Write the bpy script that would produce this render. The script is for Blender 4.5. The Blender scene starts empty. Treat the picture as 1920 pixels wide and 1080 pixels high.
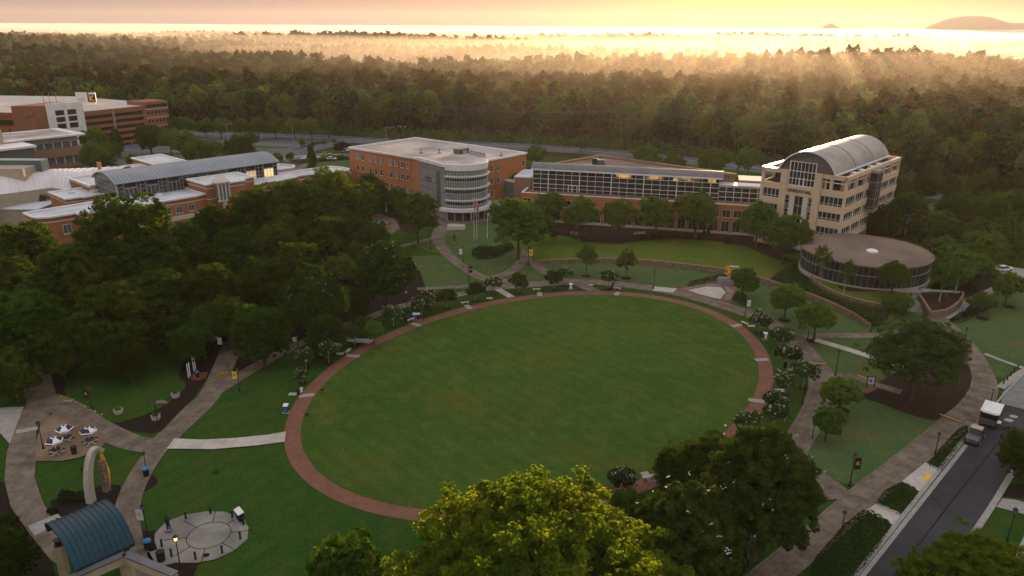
import bpy, bmesh, math, random
import numpy as np
from mathutils import Vector, Matrix
PI = math.pi
R = math.radians
scene = bpy.context.scene
col = scene.collection

# ---------------------------------------------------------------- camera
FPX, TH, RO, CH = 1400.0, R(19.4), R(0.35), 60.0
cd = bpy.data.cameras.new('camera')
cam = bpy.data.objects.new('camera', cd)
col.objects.link(cam)
cd.sensor_width = 36.0
cd.lens = 36.0 * FPX / 1920.0
cd.clip_start = 0.5
cd.clip_end = 60000
cam.location = (0, 0, CH)
cam.rotation_euler = (Matrix.Rotation(PI / 2 - TH, 3, 'X') @ Matrix.Rotation(RO, 3, 'Z')).to_euler()
scene.camera = cam

# ---------------------------------------------------------------- light
SUN_AZ, SUN_EL = R(18.8), R(3.7)
SDIR = Vector((math.sin(SUN_AZ) * math.cos(SUN_EL), math.cos(SUN_AZ) * math.cos(SUN_EL), math.sin(SUN_EL)))
world = bpy.data.worlds.new('World')
scene.world = world
world.use_nodes = True
wn = world.node_tree
wn.nodes.clear()
sky = wn.nodes.new('ShaderNodeTexSky')
sky.sky_type = 'NISHITA'
sky.sun_disc = False
sky.sun_elevation = SUN_EL
sky.sun_rotation = SUN_AZ
sky.altitude = 300
sky.air_density = 1.2
sky.dust_density = 1.0
sky.ozone_density = 1.0
bg = wn.nodes.new('ShaderNodeBackground')
bg.inputs['Strength'].default_value = 0.015
bg2 = wn.nodes.new('ShaderNodeBackground')
bg2.inputs['Strength'].default_value = 0.5
tcw = wn.nodes.new('ShaderNodeTexCoord')
sep = wn.nodes.new('ShaderNodeSeparateXYZ')
wn.links.new(tcw.outputs['Generated'], sep.inputs[0])
# warm veil of thin high cloud near the horizon, cooler overhead
rmp = wn.nodes.new('ShaderNodeValToRGB')
cr = rmp.color_ramp
cr.elements[0].position = 0.0
cr.elements[0].color = (0.24, 0.195, 0.235, 1)
cr.elements[1].position = 0.07
cr.elements[1].color = (0.30, 0.25, 0.27, 1)
for p, c in ((0.25, (0.74, 0.65, 0.60, 1)), (1.0, (0.82, 0.83, 0.90, 1))):
    e = cr.elements.new(p)
    e.color = c
wn.links.new(sep.outputs['Z'], rmp.inputs[0])
wn.links.new(rmp.outputs[0], bg2.inputs['Color'])
addw = wn.nodes.new('ShaderNodeAddShader')
wout = wn.nodes.new('ShaderNodeOutputWorld')
wn.links.new(sky.outputs[0], bg.inputs['Color'])
wn.links.new(bg.outputs[0], addw.inputs[0])
wn.links.new(bg2.outputs[0], addw.inputs[1])
wn.links.new(addw.outputs[0], wout.inputs[0])
sl = bpy.data.lights.new('sun', 'SUN')
sl.energy = 4.5
sl.angle = R(0.5)
sl.color = (1.0, 0.67, 0.38)
so = bpy.data.objects.new('sun', sl)
col.objects.link(so)
so.rotation_euler = SDIR.to_track_quat('Z', 'Y').to_euler()
so.location = (200, 600, 120)
scene.view_settings.view_transform = 'Standard'
scene.view_settings.look = 'None'
scene.view_settings.gamma = 1
scene.view_settings.exposure = 1.02
scene.cycles.max_bounces = 5
scene.cycles.diffuse_bounces = 2
scene.cycles.glossy_bounces = 2
scene.cycles.transmission_bounces = 3
scene.cycles.transparent_max_bounces = 6
scene.cycles.volume_bounces = 1
scene.cycles.caustics_reflective = False
scene.cycles.caustics_refractive = False

# ---------------------------------------------------------------- helpers
_ct, _st, _cr, _sr = math.cos(TH), math.sin(TH), math.cos(RO), math.sin(RO)
def RAY(px, py):
    u = (px - 960) / FPX
    v = -(py - 540) / FPX
    u, v = u * _cr - v * _sr, u * _sr + v * _cr
    return (u, _ct + v * _st, -_st + v * _ct)
def G(px, py, z=0.0):
    d = RAY(px, py)
    t = (CH - z) / -d[2]
    return (d[0] * t, d[1] * t)
def GV(px, py, z=0.0):
    g = G(px, py, z)
    return Vector((g[0], g[1], z))

class Fr:
    """local frame of a building: origin, heading of its x axis"""
    def __init__(s, o, ang):
        s.o = o; s.a = ang
        s.x = (math.cos(ang), math.sin(ang)); s.y = (-math.sin(ang), math.cos(ang))
    def loc(s, p):
        dx, dy = p[0] - s.o[0], p[1] - s.o[1]
        return (dx * s.x[0] + dy * s.x[1], dx * s.y[0] + dy * s.y[1])
    def w(s, x, y, z=0):
        return (s.o[0] + x * s.x[0] + y * s.y[0], s.o[1] + x * s.x[1] + y * s.y[1], z)
    def on(s, px, py, axis, val):
        """hit of the view ray with the local wall plane; gives (along, z)"""
        d = RAY(px, py)
        ax = s.x if axis == 'x' else s.y
        ot = s.x if axis == 'y' else s.y
        dn = d[0] * ax[0] + d[1] * ax[1]
        t = (val + s.o[0] * ax[0] + s.o[1] * ax[1]) / dn
        x, y = d[0] * t - s.o[0], d[1] * t - s.o[1]
        return (x * ot[0] + y * ot[1], CH + d[2] * t)

def mesh_obj(name, verts, faces, mats, fm=None, parent=None, smooth=False, uvs=None):
    me = bpy.data.meshes.new(name)
    me.from_pydata(verts, [], faces)
    if not isinstance(mats, (list, tuple)): mats = [mats]
    for m in mats: me.materials.append(m)
    if fm is not None: me.polygons.foreach_set('material_index', fm)
    if smooth: me.polygons.foreach_set('use_smooth', [True] * len(me.polygons))
    if uvs is not None:
        l = me.uv_layers.new(name='UVMap')
        fl = []
        for f in faces:
            for i in f: fl.extend(uvs[i])
        l.data.foreach_set('uv', fl)
    me.update()
    o = bpy.data.objects.new(name, me)
    col.objects.link(o)
    if parent: o.parent = parent
    return o

class MB:
    def __init__(s):
        s.v = []; s.f = []; s.m = []; s.uv = []; s.T = None
    def add(s, vs, fs, m=0, uv=None):
        n = len(s.v)
        if s.T is not None: vs = [tuple(s.T @ Vector(p)) for p in vs]
        s.v += [tuple(p) for p in vs]
        s.uv += uv if uv else [(0, 0)] * len(vs)
        for f in fs:
            s.f.append([i + n for i in f]); s.m.append(m)
        return s
    def box(s, x0, x1, y0, y1, z0, z1, m=0):
        return s.add([(x0, y0, z0), (x1, y0, z0), (x1, y1, z0), (x0, y1, z0), (x0, y0, z1), (x1, y0, z1), (x1, y1, z1), (x0, y1, z1)],
                     [(3, 2, 1, 0), (4, 5, 6, 7), (0, 1, 5, 4), (1, 2, 6, 5), (2, 3, 7, 6), (3, 0, 4, 7)], m)
    def bar(s, p0, p1, w, h, m=0):
        """box along a segment: w across (horizontal), h up"""
        p0, p1 = Vector(p0), Vector(p1)
        d = (p1 - p0); 
        if d.length < 1e-6: return s
        d.normalize()
        side = d.cross(Vector((0, 0, 1)))
        side = Vector((1, 0, 0)) if side.length < 1e-3 else side.normalized()
        up = side.cross(d)
        a, b = side * w / 2, up * h / 2
        vs = [p + q for p in (p0, p1) for q in (-a - b, a - b, a + b, -a + b)]
        return s.add(vs, [(0, 1, 2, 3), (7, 6, 5, 4), (0, 4, 5, 1), (1, 5, 6, 2), (2, 6, 7, 3), (3, 7, 4, 0)], m)
    def prism(s, poly, z0, z1, m=0, mt=None):
        a = sum(poly[i][0] * poly[(i + 1) % len(poly)][1] - poly[(i + 1) % len(poly)][0] * poly[i][1] for i in range(len(poly)))
        if a < 0: poly = poly[::-1]
        n = len(poly)
        vs = [(p[0], p[1], z0) for p in poly] + [(p[0], p[1], z1) for p in poly]
        s.add(vs, [(i, (i + 1) % n, n + (i + 1) % n, n + i) for i in range(n)] + [tuple(range(n))[::-1]], m)
        k = len(s.v) - n
        s.f.append(list(range(k, k + n))); s.m.append(m if mt is None else mt)
        return s
    def tube(s, p0, p1, r0, r1=None, n=8, m=0, cap=True):
        if r1 is None: r1 = r0
        p0, p1 = Vector(p0), Vector(p1)
        d = (p1 - p0).normalized()
        a = d.orthogonal().normalized(); b = d.cross(a)
        vs = []
        for p, r in ((p0, r0), (p1, r1)):
            for i in range(n):
                t = 2 * PI * i / n
                vs.append(p + a * math.cos(t) * r + b * math.sin(t) * r)
        fs = [(i, (i + 1) % n, n + (i + 1) % n, n + i) for i in range(n)]
        if cap: fs += [tuple(range(n))[::-1], tuple(range(n, 2 * n))]
        return s.add(vs, fs, m)
    def path(s, pts, r, n=6, m=0):
        for a, b in zip(pts[:-1], pts[1:]): s.tube(a, b, r, r, n, m)
        return s
    def lathe(s, prof, c=(0, 0, 0), n=12, m=0):
        vs = [(c[0] + r * math.cos(2 * PI * i / n), c[1] + r * math.sin(2 * PI * i / n), c[2] + z) for r, z in prof for i in range(n)]
        fs = [(k * n + i, k * n + (i + 1) % n, (k + 1) * n + (i + 1) % n, (k + 1) * n + i) for k in range(len(prof) - 1) for i in range(n)]
        fs += [tuple(range(n))[::-1], tuple(range((len(prof) - 1) * n, len(prof) * n))]
        return s.add(vs, fs, m)
    def sphere(s, c, r, n=8, m=0, sz=1.0):
        k = max(3, n // 2)
        return s.lathe([(max(0.001, r * math.sin(PI * j / k)), -r * sz * math.cos(PI * j / k)) for j in range(k + 1)], c, n, m)
    def grid(s, P, m=0, uv=None):
        nu, nv = len(P), len(P[0])
        vs = [p for row in P for p in row]
        fs = [(i * nv + j, (i + 1) * nv + j, (i + 1) * nv + j + 1, i * nv + j + 1) for i in range(nu - 1) for j in range(nv - 1)]
        return s.add(vs, fs, m, [q for row in uv for q in row] if uv else None)
    def build(s, name, mats, parent=None, smooth=False):
        return mesh_obj(name, s.v, s.f, mats, s.m, parent, smooth, s.uv)

def tag(o, label=None, cat=None, group=None, kind=None):
    if label: o['label'] = label
    if cat: o['category'] = cat
    if group: o['group'] = group
    if kind: o['kind'] = kind
    return o
def thing(name, label, cat, loc=(0, 0, 0), rz=0.0, group=None):
    o = bpy.data.objects.new(name, None)
    o.empty_display_size = 0.5
    col.objects.link(o)
    o.location = loc if len(loc) == 3 else (loc[0], loc[1], 0)
    o.rotation_euler = (0, 0, rz)
    return tag(o, label, cat, group)
def copy_tree(o, loc, rz=0.0, sc=None, label=None, group=None):
    c = o.copy(); col.objects.link(c)
    c.location = loc if len(loc) == 3 else (loc[0], loc[1], 0)
    c.rotation_euler = (0, 0, rz)
    if sc is not None: c.scale = sc if isinstance(sc, tuple) else (sc, sc, sc)
    if label: c['label'] = label
    if group: c['group'] = group
    for ch in KIDS.get(o.name, o.children):
        d = ch.copy(); col.objects.link(d); d.parent = c
        for g in ch.children:
            e = g.copy(); col.objects.link(e); e.parent = d
    return c
KIDS = {}
def struct(o): return tag(o, kind='structure')

def text_mesh(name, txt, size, depth, m, parent=None, mw=None, bold=0.0, align='CENTER'):
    cu = bpy.data.curves.new(name, 'FONT')
    cu.body = txt; cu.size = size; cu.extrude = depth; cu.align_x = align; cu.align_y = 'CENTER'; cu.offset = bold
    t = bpy.data.objects.new(name, cu)
    col.objects.link(t)
    bpy.context.view_layer.update()
    me = bpy.data.meshes.new_from_object(t.evaluated_get(bpy.context.evaluated_depsgraph_get()))
    bpy.data.objects.remove(t); 
    me.materials.clear(); me.materials.append(m)
    me.name = name
    o = bpy.data.objects.new(name, me); col.objects.link(o)
    if parent: o.parent = parent
    if mw is not None: o.matrix_local = mw
    return o

# ---------------------------------------------------------------- materials
def nodes_of(name):
    m = bpy.data.materials.new(name); m.use_nodes = True
    nt = m.node_tree; b = nt.nodes['Principled BSDF']
    return m, nt, b
def rgb(c): return (c[0], c[1], c[2], 1)
def mk(name, c1, c2=None, scale=1.0, rough=0.85, metal=0.0, bump=0.0, c3=None, scale3=0.05, sh=(0.35, 0.65), spec=0.3, stretch=None):
    m, nt, b = nodes_of(name)
    b.inputs['Roughness'].default_value = rough
    b.inputs['Metallic'].default_value = metal
    b.inputs['Specular IOR Level'].default_value = spec
    if c2 is None:
        c2 = tuple(x * 0.82 for x in c1)
    tc = nt.nodes.new('ShaderNodeTexCoord')
    src = tc.outputs['Object']
    if stretch:
        mp = nt.nodes.new('ShaderNodeMapping'); mp.inputs['Scale'].default_value = stretch
        nt.links.new(src, mp.inputs['Vector']); src = mp.outputs[0]
    n = nt.nodes.new('ShaderNodeTexNoise'); n.inputs['Scale'].default_value = scale; n.inputs['Detail'].default_value = 6; n.inputs['Roughness'].default_value = 0.65
    nt.links.new(src, n.inputs['Vector'])
    r = nt.nodes.new('ShaderNodeValToRGB')
    r.color_ramp.elements[0].position = sh[0]; r.color_ramp.elements[0].color = rgb(c1)
    r.color_ramp.elements[1].position = sh[1]; r.color_ramp.elements[1].color = rgb(c2)
    nt.links.new(n.outputs[0], r.inputs[0])
    out = r.outputs[0]
    if c3 is not None:
        n3 = nt.nodes.new('ShaderNodeTexNoise'); n3.inputs['Scale'].default_value = scale3; n3.inputs['Detail'].default_value = 3
        nt.links.new(tc.outputs['Object'], n3.inputs['Vector'])
        r3 = nt.nodes.new('ShaderNodeValToRGB'); r3.color_ramp.elements[0].position = 0.42; r3.color_ramp.elements[1].position = 0.62
        nt.links.new(n3.outputs[0], r3.inputs[0])
        mx = nt.nodes.new('ShaderNodeMix'); mx.data_type = 'RGBA'
        nt.links.new(r3.outputs[0], mx.inputs['Factor']); nt.links.new(out, mx.inputs['A']); mx.inputs['B'].default_value = rgb(c3)
        out = mx.outputs['Result']
    nt.links.new(out, b.inputs['Base Color'])
    if bump:
        bp = nt.nodes.new('ShaderNodeBump'); bp.inputs['Strength'].default_value = bump; bp.inputs['Distance'].default_value = 0.05
        nt.links.new(n.outputs[0], bp.inputs['Height']); nt.links.new(bp.outputs[0], b.inputs['Normal'])
    return m
def slabs(name, c1, c2, cj, w, h, scale=1.0, offset=0.0, mortar=0.03, rough=0.9, stain=None):
    """paving laid along a strip's UV (metres)"""
    m, nt, b = nodes_of(name)
    b.inputs['Roughness'].default_value = rough; b.inputs['Specular IOR Level'].default_value = 0.25
    tc = nt.nodes.new('ShaderNodeTexCoord')
    br = nt.nodes.new('ShaderNodeTexBrick')
    br.offset = offset
    br.inputs['Scale'].default_value = 1.0; br.inputs['Brick Width'].default_value = w; br.inputs['Row Height'].default_value = h
    br.inputs['Mortar Size'].default_value = mortar; br.inputs['Mortar Smooth'].default_value = 0.2
    br.inputs['Color1'].default_value = rgb(c1); br.inputs['Color2'].default_value = rgb(c2); br.inputs['Mortar'].default_value = rgb(cj)
    nt.links.new(tc.outputs['UV'], br.inputs['Vector'])
    n = nt.nodes.new('ShaderNodeTexNoise'); n.inputs['Scale'].default_value = 0.35 * scale; n.inputs['Detail'].default_value = 8; n.inputs['Roughness'].default_value = 0.7
    nt.links.new(tc.outputs['Object'], n.inputs['Vector'])
    r = nt.nodes.new('ShaderNodeValToRGB'); r.color_ramp.elements[0].position = 0.35; r.color_ramp.elements[1].position = 0.7
    r.color_ramp.elements[0].color = rgb(stain or (0.62, 0.6, 0.58)); r.color_ramp.elements[1].color = (1.1, 1.08, 1.05, 1)
    nt.links.new(n.outputs[0], r.inputs[0])
    mx = nt.nodes.new('ShaderNodeMix'); mx.data_type = 'RGBA'; mx.blend_type = 'MULTIPLY'; mx.inputs['Factor'].default_value = 1
    nt.links.new(br.outputs[0], mx.inputs['A']); nt.links.new(r.outputs[0], mx.inputs['B'])
    nt.links.new(mx.outputs['Result'], b.inputs['Base Color'])
    return m
def grass(name, ca, cb, cc, stripe=0.0, ang=0.0, big=0.03):
    m, nt, b = nodes_of(name)
    b.inputs['Roughness'].default_value = 1.0; b.inputs['Specular IOR Level'].default_value = 0.0
    tc = nt.nodes.new('ShaderNodeTexCoord')
    def noise(sc, det=5, ro=0.6):
        n = nt.nodes.new('ShaderNodeTexNoise'); n.inputs['Scale'].default_value = sc; n.inputs['Detail'].default_value = det; n.inputs['Roughness'].default_value = ro
        nt.links.new(tc.outputs['Object'], n.inputs['Vector']); return n.outputs[0]
    def mixc(f, a, bb, lo=0.4, hi=0.6, blend='MIX'):
        r = nt.nodes.new('ShaderNodeMapRange'); r.inputs[1].default_value = lo; r.inputs[2].default_value = hi
        nt.links.new(f, r.inputs[0])
        mx = nt.nodes.new('ShaderNodeMix'); mx.data_type = 'RGBA'; mx.blend_type = blend
        nt.links.new(r.outputs[0], mx.inputs['Factor'])
        for s_, v in (('A', a), ('B', bb)):
            if isinstance(v, tuple): mx.inputs[s_].default_value = rgb(v)
            else: nt.links.new(v, mx.inputs[s_])
        return mx.outputs['Result']
    c = mixc(noise(big, 3), ca, cb, 0.35, 0.65)
    c = mixc(noise(0.25, 6, 0.7), c, cc, 0.46, 0.68)
    c = mixc(noise(0.06, 5, 0.75), c, tuple(q * w for q, w in zip(cc, (1.2, 0.88, 0.75))), 0.5, 0.72)
    dk = mixc(noise(2.2, 6, 0.8), (1.25, 1.22, 1.2), (0.6, 0.64, 0.6), 0.35, 0.65)
    mx = nt.nodes.new('ShaderNodeMix'); mx.data_type = 'RGBA'; mx.blend_type = 'MULTIPLY'; mx.inputs['Factor'].default_value = 0.8
    nt.links.new(c, mx.inputs['A']); nt.links.new(dk, mx.inputs['B'])
    c = mx.outputs['Result']
    if stripe:
        mp = nt.nodes.new('ShaderNodeMapping'); mp.inputs['Rotation'].default_value = (0, 0, ang)
        nt.links.new(tc.outputs['Object'], mp.inputs['Vector'])
        w = nt.nodes.new('ShaderNodeTexWave'); w.inputs['Scale'].default_value = 0.11; w.inputs['Distortion'].default_value = 2.6; w.inputs['Detail'].default_value = 3; w.inputs['Detail Scale'].default_value = 1.2
        nt.links.new(mp.outputs[0], w.inputs['Vector'])
        c2 = mixc(w.outputs['Fac'], (1 - stripe,) * 3, (1 + stripe,) * 3, 0.2, 0.8)
        mx = nt.nodes.new('ShaderNodeMix'); mx.data_type = 'RGBA'; mx.blend_type = 'MULTIPLY'; mx.inputs['Factor'].default_value = 1
        nt.links.new(c, mx.inputs['A']); nt.links.new(c2, mx.inputs['B']); c = mx.outputs['Result']
    nt.links.new(c, b.inputs['Base Color'])
    bp = nt.nodes.new('ShaderNodeBump'); bp.inputs['Strength'].default_value = 0.5; bp.inputs['Distance'].default_value = 0.08
    nt.links.new(noise(5, 4, 0.8), bp.inputs['Height']); nt.links.new(bp.outputs[0], b.inputs['Normal'])
    return m
def leaf(name, c1, c2, c3=None, tr=0.42, scale=0.35, rnd=0.25, trc=None):
    m = bpy.data.materials.new(name); m.use_nodes = True
    nt = m.node_tree; nt.nodes.clear()
    out = nt.nodes.new('ShaderNodeOutputMaterial')
    tc = nt.nodes.new('ShaderNodeTexCoord'); oi = nt.nodes.new('ShaderNodeObjectInfo')
    n = nt.nodes.new('ShaderNodeTexNoise'); n.inputs['Scale'].default_value = scale; n.inputs['Detail'].default_value = 5; n.inputs['Roughness'].default_value = 0.7
    nt.links.new(tc.outputs['Object'], n.inputs['Vector'])
    r = nt.nodes.new('ShaderNodeValToRGB'); r.color_ramp.elements[0].position = 0.38; r.color_ramp.elements[0].color = rgb(c1)
    r.color_ramp.elements[1].position = 0.62; r.color_ramp.elements[1].color = rgb(c2)
    if c3:
        e = r.color_ramp.elements.new(0.74); e.color = rgb(c3)
    nt.links.new(n.outputs[0], r.inputs[0])
    hs = nt.nodes.new('ShaderNodeHueSaturation')
    mr = nt.nodes.new('ShaderNodeMapRange'); mr.inputs[3].default_value = 1 - rnd; mr.inputs[4].default_value = 1 + rnd
    nt.links.new(oi.outputs['Random'], mr.inputs[0]); nt.links.new(mr.outputs[0], hs.inputs['Value'])
    m2 = nt.nodes.new('ShaderNodeMath'); m2.operation = 'MULTIPLY'; m2.inputs[1].default_value = 7.31
    m3 = nt.nodes.new('ShaderNodeMath'); m3.operation = 'FRACT'
    nt.links.new(oi.outputs['Random'], m2.inputs[0]); nt.links.new(m2.outputs[0], m3.inputs[0])
    mh = nt.nodes.new('ShaderNodeMapRange'); mh.inputs[3].default_value = 0.475; mh.inputs[4].default_value = 0.515
    nt.links.new(m3.outputs[0], mh.inputs[0]); nt.links.new(mh.outputs[0], hs.inputs['Hue'])
    nt.links.new(r.outputs[0], hs.inputs['Color'])
    d = nt.nodes.new('ShaderNodeBsdfDiffuse'); t = nt.nodes.new('ShaderNodeBsdfTranslucent')
    nt.links.new(hs.outputs[0], d.inputs[0])
    tm = nt.nodes.new('ShaderNodeMix'); tm.data_type = 'RGBA'; tm.blend_type = 'MULTIPLY'; tm.inputs['Factor'].default_value = 1
    nt.links.new(hs.outputs[0], tm.inputs['A']); tm.inputs['B'].default_value = rgb(trc or (2.6, 2.1, 0.9))
    nt.links.new(tm.outputs['Result'], t.inputs[0])
    mix = nt.nodes.new('ShaderNodeMixShader'); mix.inputs[0].default_value = tr
    nt.links.new(d.outputs[0], mix.inputs[1]); nt.links.new(t.outputs[0], mix.inputs[2])
    nt.links.new(mix.outputs[0], out.inputs[0])
    return m
def emis(name, c, s):
    m, nt, b = nodes_of(name)
    b.inputs['Base Color'].default_value = rgb(c); b.inputs['Emission Color'].default_value = rgb(c); b.inputs['Emission Strength'].default_value = s
    return m
def volume(name, density, color, aniso):
    m = bpy.data.materials.new(name); m.use_nodes = True
    nt = m.node_tree; nt.nodes.clear()
    out = nt.nodes.new('ShaderNodeOutputMaterial')
    v = nt.nodes.new('ShaderNodeVolumePrincipled')
    v.inputs['Color'].default_value = rgb(color); v.inputs['Density'].default_value = density; v.inputs['Anisotropy'].default_value = aniso
    nt.links.new(v.outputs[0], out.inputs['Volume'])
    return m

M = {}
M['ground'] = grass('forest_floor', (0.030, 0.034, 0.012), (0.045, 0.040, 0.016), (0.06, 0.045, 0.02), big=0.01)
M['lawn'] = grass('lawn_grass', (0.022, 0.066, 0.010), (0.032, 0.074, 0.014), (0.048, 0.078, 0.017), stripe=0.03, ang=0.6)
M['lawn2'] = grass('dew_grass', (0.052, 0.096, 0.030), (0.066, 0.112, 0.042), (0.098, 0.112, 0.044))
M['lawn3'] = grass('terrace_grass', (0.062, 0.110, 0.014), (0.085, 0.135, 0.020), (0.115, 0.120, 0.030))
M['oval'] = grass('oval_grass', (0.038, 0.082, 0.014), (0.055, 0.100, 0.018), (0.074, 0.106, 0.026), stripe=0.04, ang=-0.72, big=0.02)
M['mulch'] = mk('mulch', (0.012, 0.009, 0.007), (0.026, 0.017, 0.012), 3.0, 1.0, bump=0.6, spec=0.1)
M['soil'] = mk('pine_straw', (0.022, 0.013, 0.009), (0.040, 0.022, 0.013), 1.5, 1.0, bump=0.5, spec=0.1)
M['brick_pave'] = slabs('brick_paving', (0.22, 0.098, 0.064), (0.175, 0.075, 0.05), (0.12, 0.07, 0.055), 0.42, 0.21, offset=0.5, mortar=0.012, stain=(0.78, 0.75, 0.72))
M['conc'] = slabs('aged_concrete', (0.180, 0.148, 0.114), (0.215, 0.176, 0.138), (0.10, 0.080, 0.062), 1.7, 2.2, mortar=0.03, stain=(0.46, 0.42, 0.38))
M['conc_w'] = slabs('new_concrete', (0.42, 0.39, 0.34), (0.46, 0.43, 0.38), (0.26, 0.25, 0.23), 1.5, 2.6, mortar=0.03, stain=(0.82, 0.80, 0.78))
M['conc_plain'] = mk('plain_concrete', (0.33, 0.31, 0.28), (0.24, 0.225, 0.20), 1.2, 0.9)
M['conc_grey'] = mk('washed_concrete', (0.20, 0.205, 0.19), (0.14, 0.145, 0.135), 0.8, 0.9)
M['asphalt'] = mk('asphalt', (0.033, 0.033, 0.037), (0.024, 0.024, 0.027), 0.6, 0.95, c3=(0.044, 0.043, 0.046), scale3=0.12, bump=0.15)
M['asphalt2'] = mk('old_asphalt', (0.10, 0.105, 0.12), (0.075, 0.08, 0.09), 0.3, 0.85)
M['paint_w'] = mk('white_paint', (0.70, 0.70, 0.68), (0.55, 0.55, 0.53), 2.0, 0.6)
M['paint_y'] = mk('yellow_paint', (0.75, 0.42, 0.03), (0.65, 0.36, 0.03), 2.0, 0.6)
M['brick'] = mk('red_brick', (0.33, 0.125, 0.055), (0.26, 0.095, 0.042), 1.6, 0.9, c3=(0.36, 0.15, 0.07), scale3=0.08, stretch=(1, 1, 4))
M['brick2'] = mk('orange_brick', (0.42, 0.165, 0.062), (0.34, 0.125, 0.046), 1.6, 0.9, c3=(0.42, 0.17, 0.075), scale3=0.08, stretch=(1, 1, 4))
M['brick3'] = mk('tan_brick', (0.27, 0.16, 0.10), (0.22, 0.125, 0.078), 1.6, 0.9, stretch=(1, 1, 4))
M['trim'] = mk('cast_stone_trim', (0.60, 0.56, 0.49), (0.50, 0.46, 0.40), 0.7, 0.8)
M['coping'] = mk('white_coping', (0.74, 0.72, 0.70), (0.60, 0.58, 0.57), 0.5, 0.6)
M['roof_w'] = mk('roof_membrane', (0.44, 0.405, 0.38), (0.33, 0.29, 0.27), 0.12, 0.7, c3=(0.25, 0.205, 0.185), scale3=0.09, stretch=(1, 2.4, 1))
M['roof_b'] = mk('pale_roof_membrane', (0.60, 0.62, 0.66), (0.50, 0.52, 0.56), 0.3, 0.6, c3=(0.40, 0.41, 0.44), scale3=0.10)
M['gravel'] = mk('roof_gravel', (0.215, 0.155, 0.115), (0.15, 0.105, 0.08), 2.5, 0.95, c3=(0.13, 0.092, 0.07), scale3=0.10, bump=0.4)
M['metal_roof'] = mk('standing_seam_metal', (0.27, 0.29, 0.32), (0.21, 0.23, 0.26), 0.15, 0.38, metal=0.55)
M['metal_dark'] = mk('dark_seam_metal', (0.16, 0.155, 0.16), (0.12, 0.115, 0.12), 0.3, 0.42, metal=0.5)
M['metal_aged'] = mk('weathered_sheet_metal', (0.34, 0.33, 0.31), (0.25, 0.24, 0.225), 0.5, 0.4, metal=0.5, c3=(0.22, 0.20, 0.18), scale3=0.12)
M['metal_w'] = mk('white_metal', (0.72, 0.73, 0.74), (0.64, 0.65, 0.66), 0.5, 0.45)
M['teal'] = mk('teal_metal', (0.010, 0.048, 0.068), (0.008, 0.036, 0.052), 0.4, 0.38, metal=0.3)
M['precast'] = mk('tan_precast', (0.64, 0.48, 0.33), (0.55, 0.41, 0.28), 0.4, 0.85, c3=(0.58, 0.43, 0.30), scale3=0.1)
M['panel'] = mk('grey_panel', (0.26, 0.25, 0.245), (0.215, 0.205, 0.20), 0.3, 0.75)
M['cream'] = mk('cream_stucco', (0.40, 0.33, 0.25), (0.34, 0.28, 0.21), 0.4, 0.9)
M['glass'] = mk('dark_glass', (0.020, 0.022, 0.024), (0.034, 0.034, 0.034), 0.25, 0.08, spec=0.7)
M['glass_b'] = mk('blue_green_glass', (0.070, 0.10, 0.105), (0.10, 0.135, 0.14), 0.4, 0.12, spec=0.8)
M['frit'] = mk('frosted_glass', (0.17, 0.195, 0.185), (0.12, 0.145, 0.14), 0.8, 0.3, spec=0.6)
M['deck_shade'] = mk('deck_shade_core', (0.018, 0.016, 0.015), (0.03, 0.026, 0.022), 0.4, 1.0)  # near-black colour standing for the shade inside the deck
M['black'] = mk('black_metal', (0.012, 0.012, 0.013), (0.018, 0.018, 0.019), 3, 0.5)
M['steel'] = mk('galvanised_steel', (0.42, 0.43, 0.44), (0.34, 0.35, 0.36), 2, 0.45, metal=0.4)
M['wood'] = mk('weathered_pole_wood', (0.14, 0.105, 0.075), (0.10, 0.075, 0.055), 2, 0.95, stretch=(1, 1, 0.1))
M['bark'] = mk('bark', (0.085, 0.065, 0.048), (0.055, 0.042, 0.032), 4, 1.0, bump=0.6, stretch=(1, 1, 0.25))
M['bark_l'] = mk('pale_bark', (0.33, 0.30, 0.25), (0.20, 0.17, 0.14), 4, 1.0, stretch=(1, 1, 0.3))
M['stone'] = mk('field_stone', (0.24, 0.175, 0.125), (0.11, 0.08, 0.06), 2.4, 0.95, bump=0.8, sh=(0.42, 0.58))
M['stone_g'] = mk('grey_granite', (0.23, 0.22, 0.235), (0.17, 0.165, 0.175), 2, 0.8)
M['stone_l'] = mk('pale_stone', (0.44, 0.39, 0.32), (0.34, 0.30, 0.25), 2, 0.9)
M['blue'] = mk('blue_plastic', (0.03, 0.20, 0.50), (0.025, 0.16, 0.42), 2, 0.4)
M['navy'] = mk('navy_fabric', (0.015, 0.03, 0.075), None, 2, 0.7)
M['gold'] = mk('gold_enamel', (0.85, 0.42, 0.02), (0.75, 0.36, 0.02), 2, 0.45)
M['yellow_f'] = mk('yellow_fabric', (0.78, 0.52, 0.05), (0.68, 0.44, 0.04), 1, 0.8)
M['white_f'] = mk('white_fabric', (0.74, 0.74, 0.76), (0.62, 0.62, 0.66), 1, 0.8)
M['white'] = mk('white_enamel', (0.80, 0.78, 0.74), (0.70, 0.68, 0.64), 1, 0.4)
M['car_d'] = mk('grey_car_paint', (0.10, 0.10, 0.105), None, 1, 0.25, spec=0.6)
M['red'] = mk('red_fabric', (0.45, 0.03, 0.03), None, 2, 0.8)
M['oak'] = leaf('broad_leaves', (0.030, 0.066, 0.010), (0.062, 0.108, 0.016), (0.115, 0.130, 0.018), tr=0.48, scale=0.3, rnd=0.35)
M['near'] = leaf('zelkova_leaves', (0.050, 0.092, 0.012), (0.105, 0.145, 0.014), (0.18, 0.17, 0.016), tr=0.6, scale=0.45, rnd=0.05, trc=(3.0, 2.6, 0.8))
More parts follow.
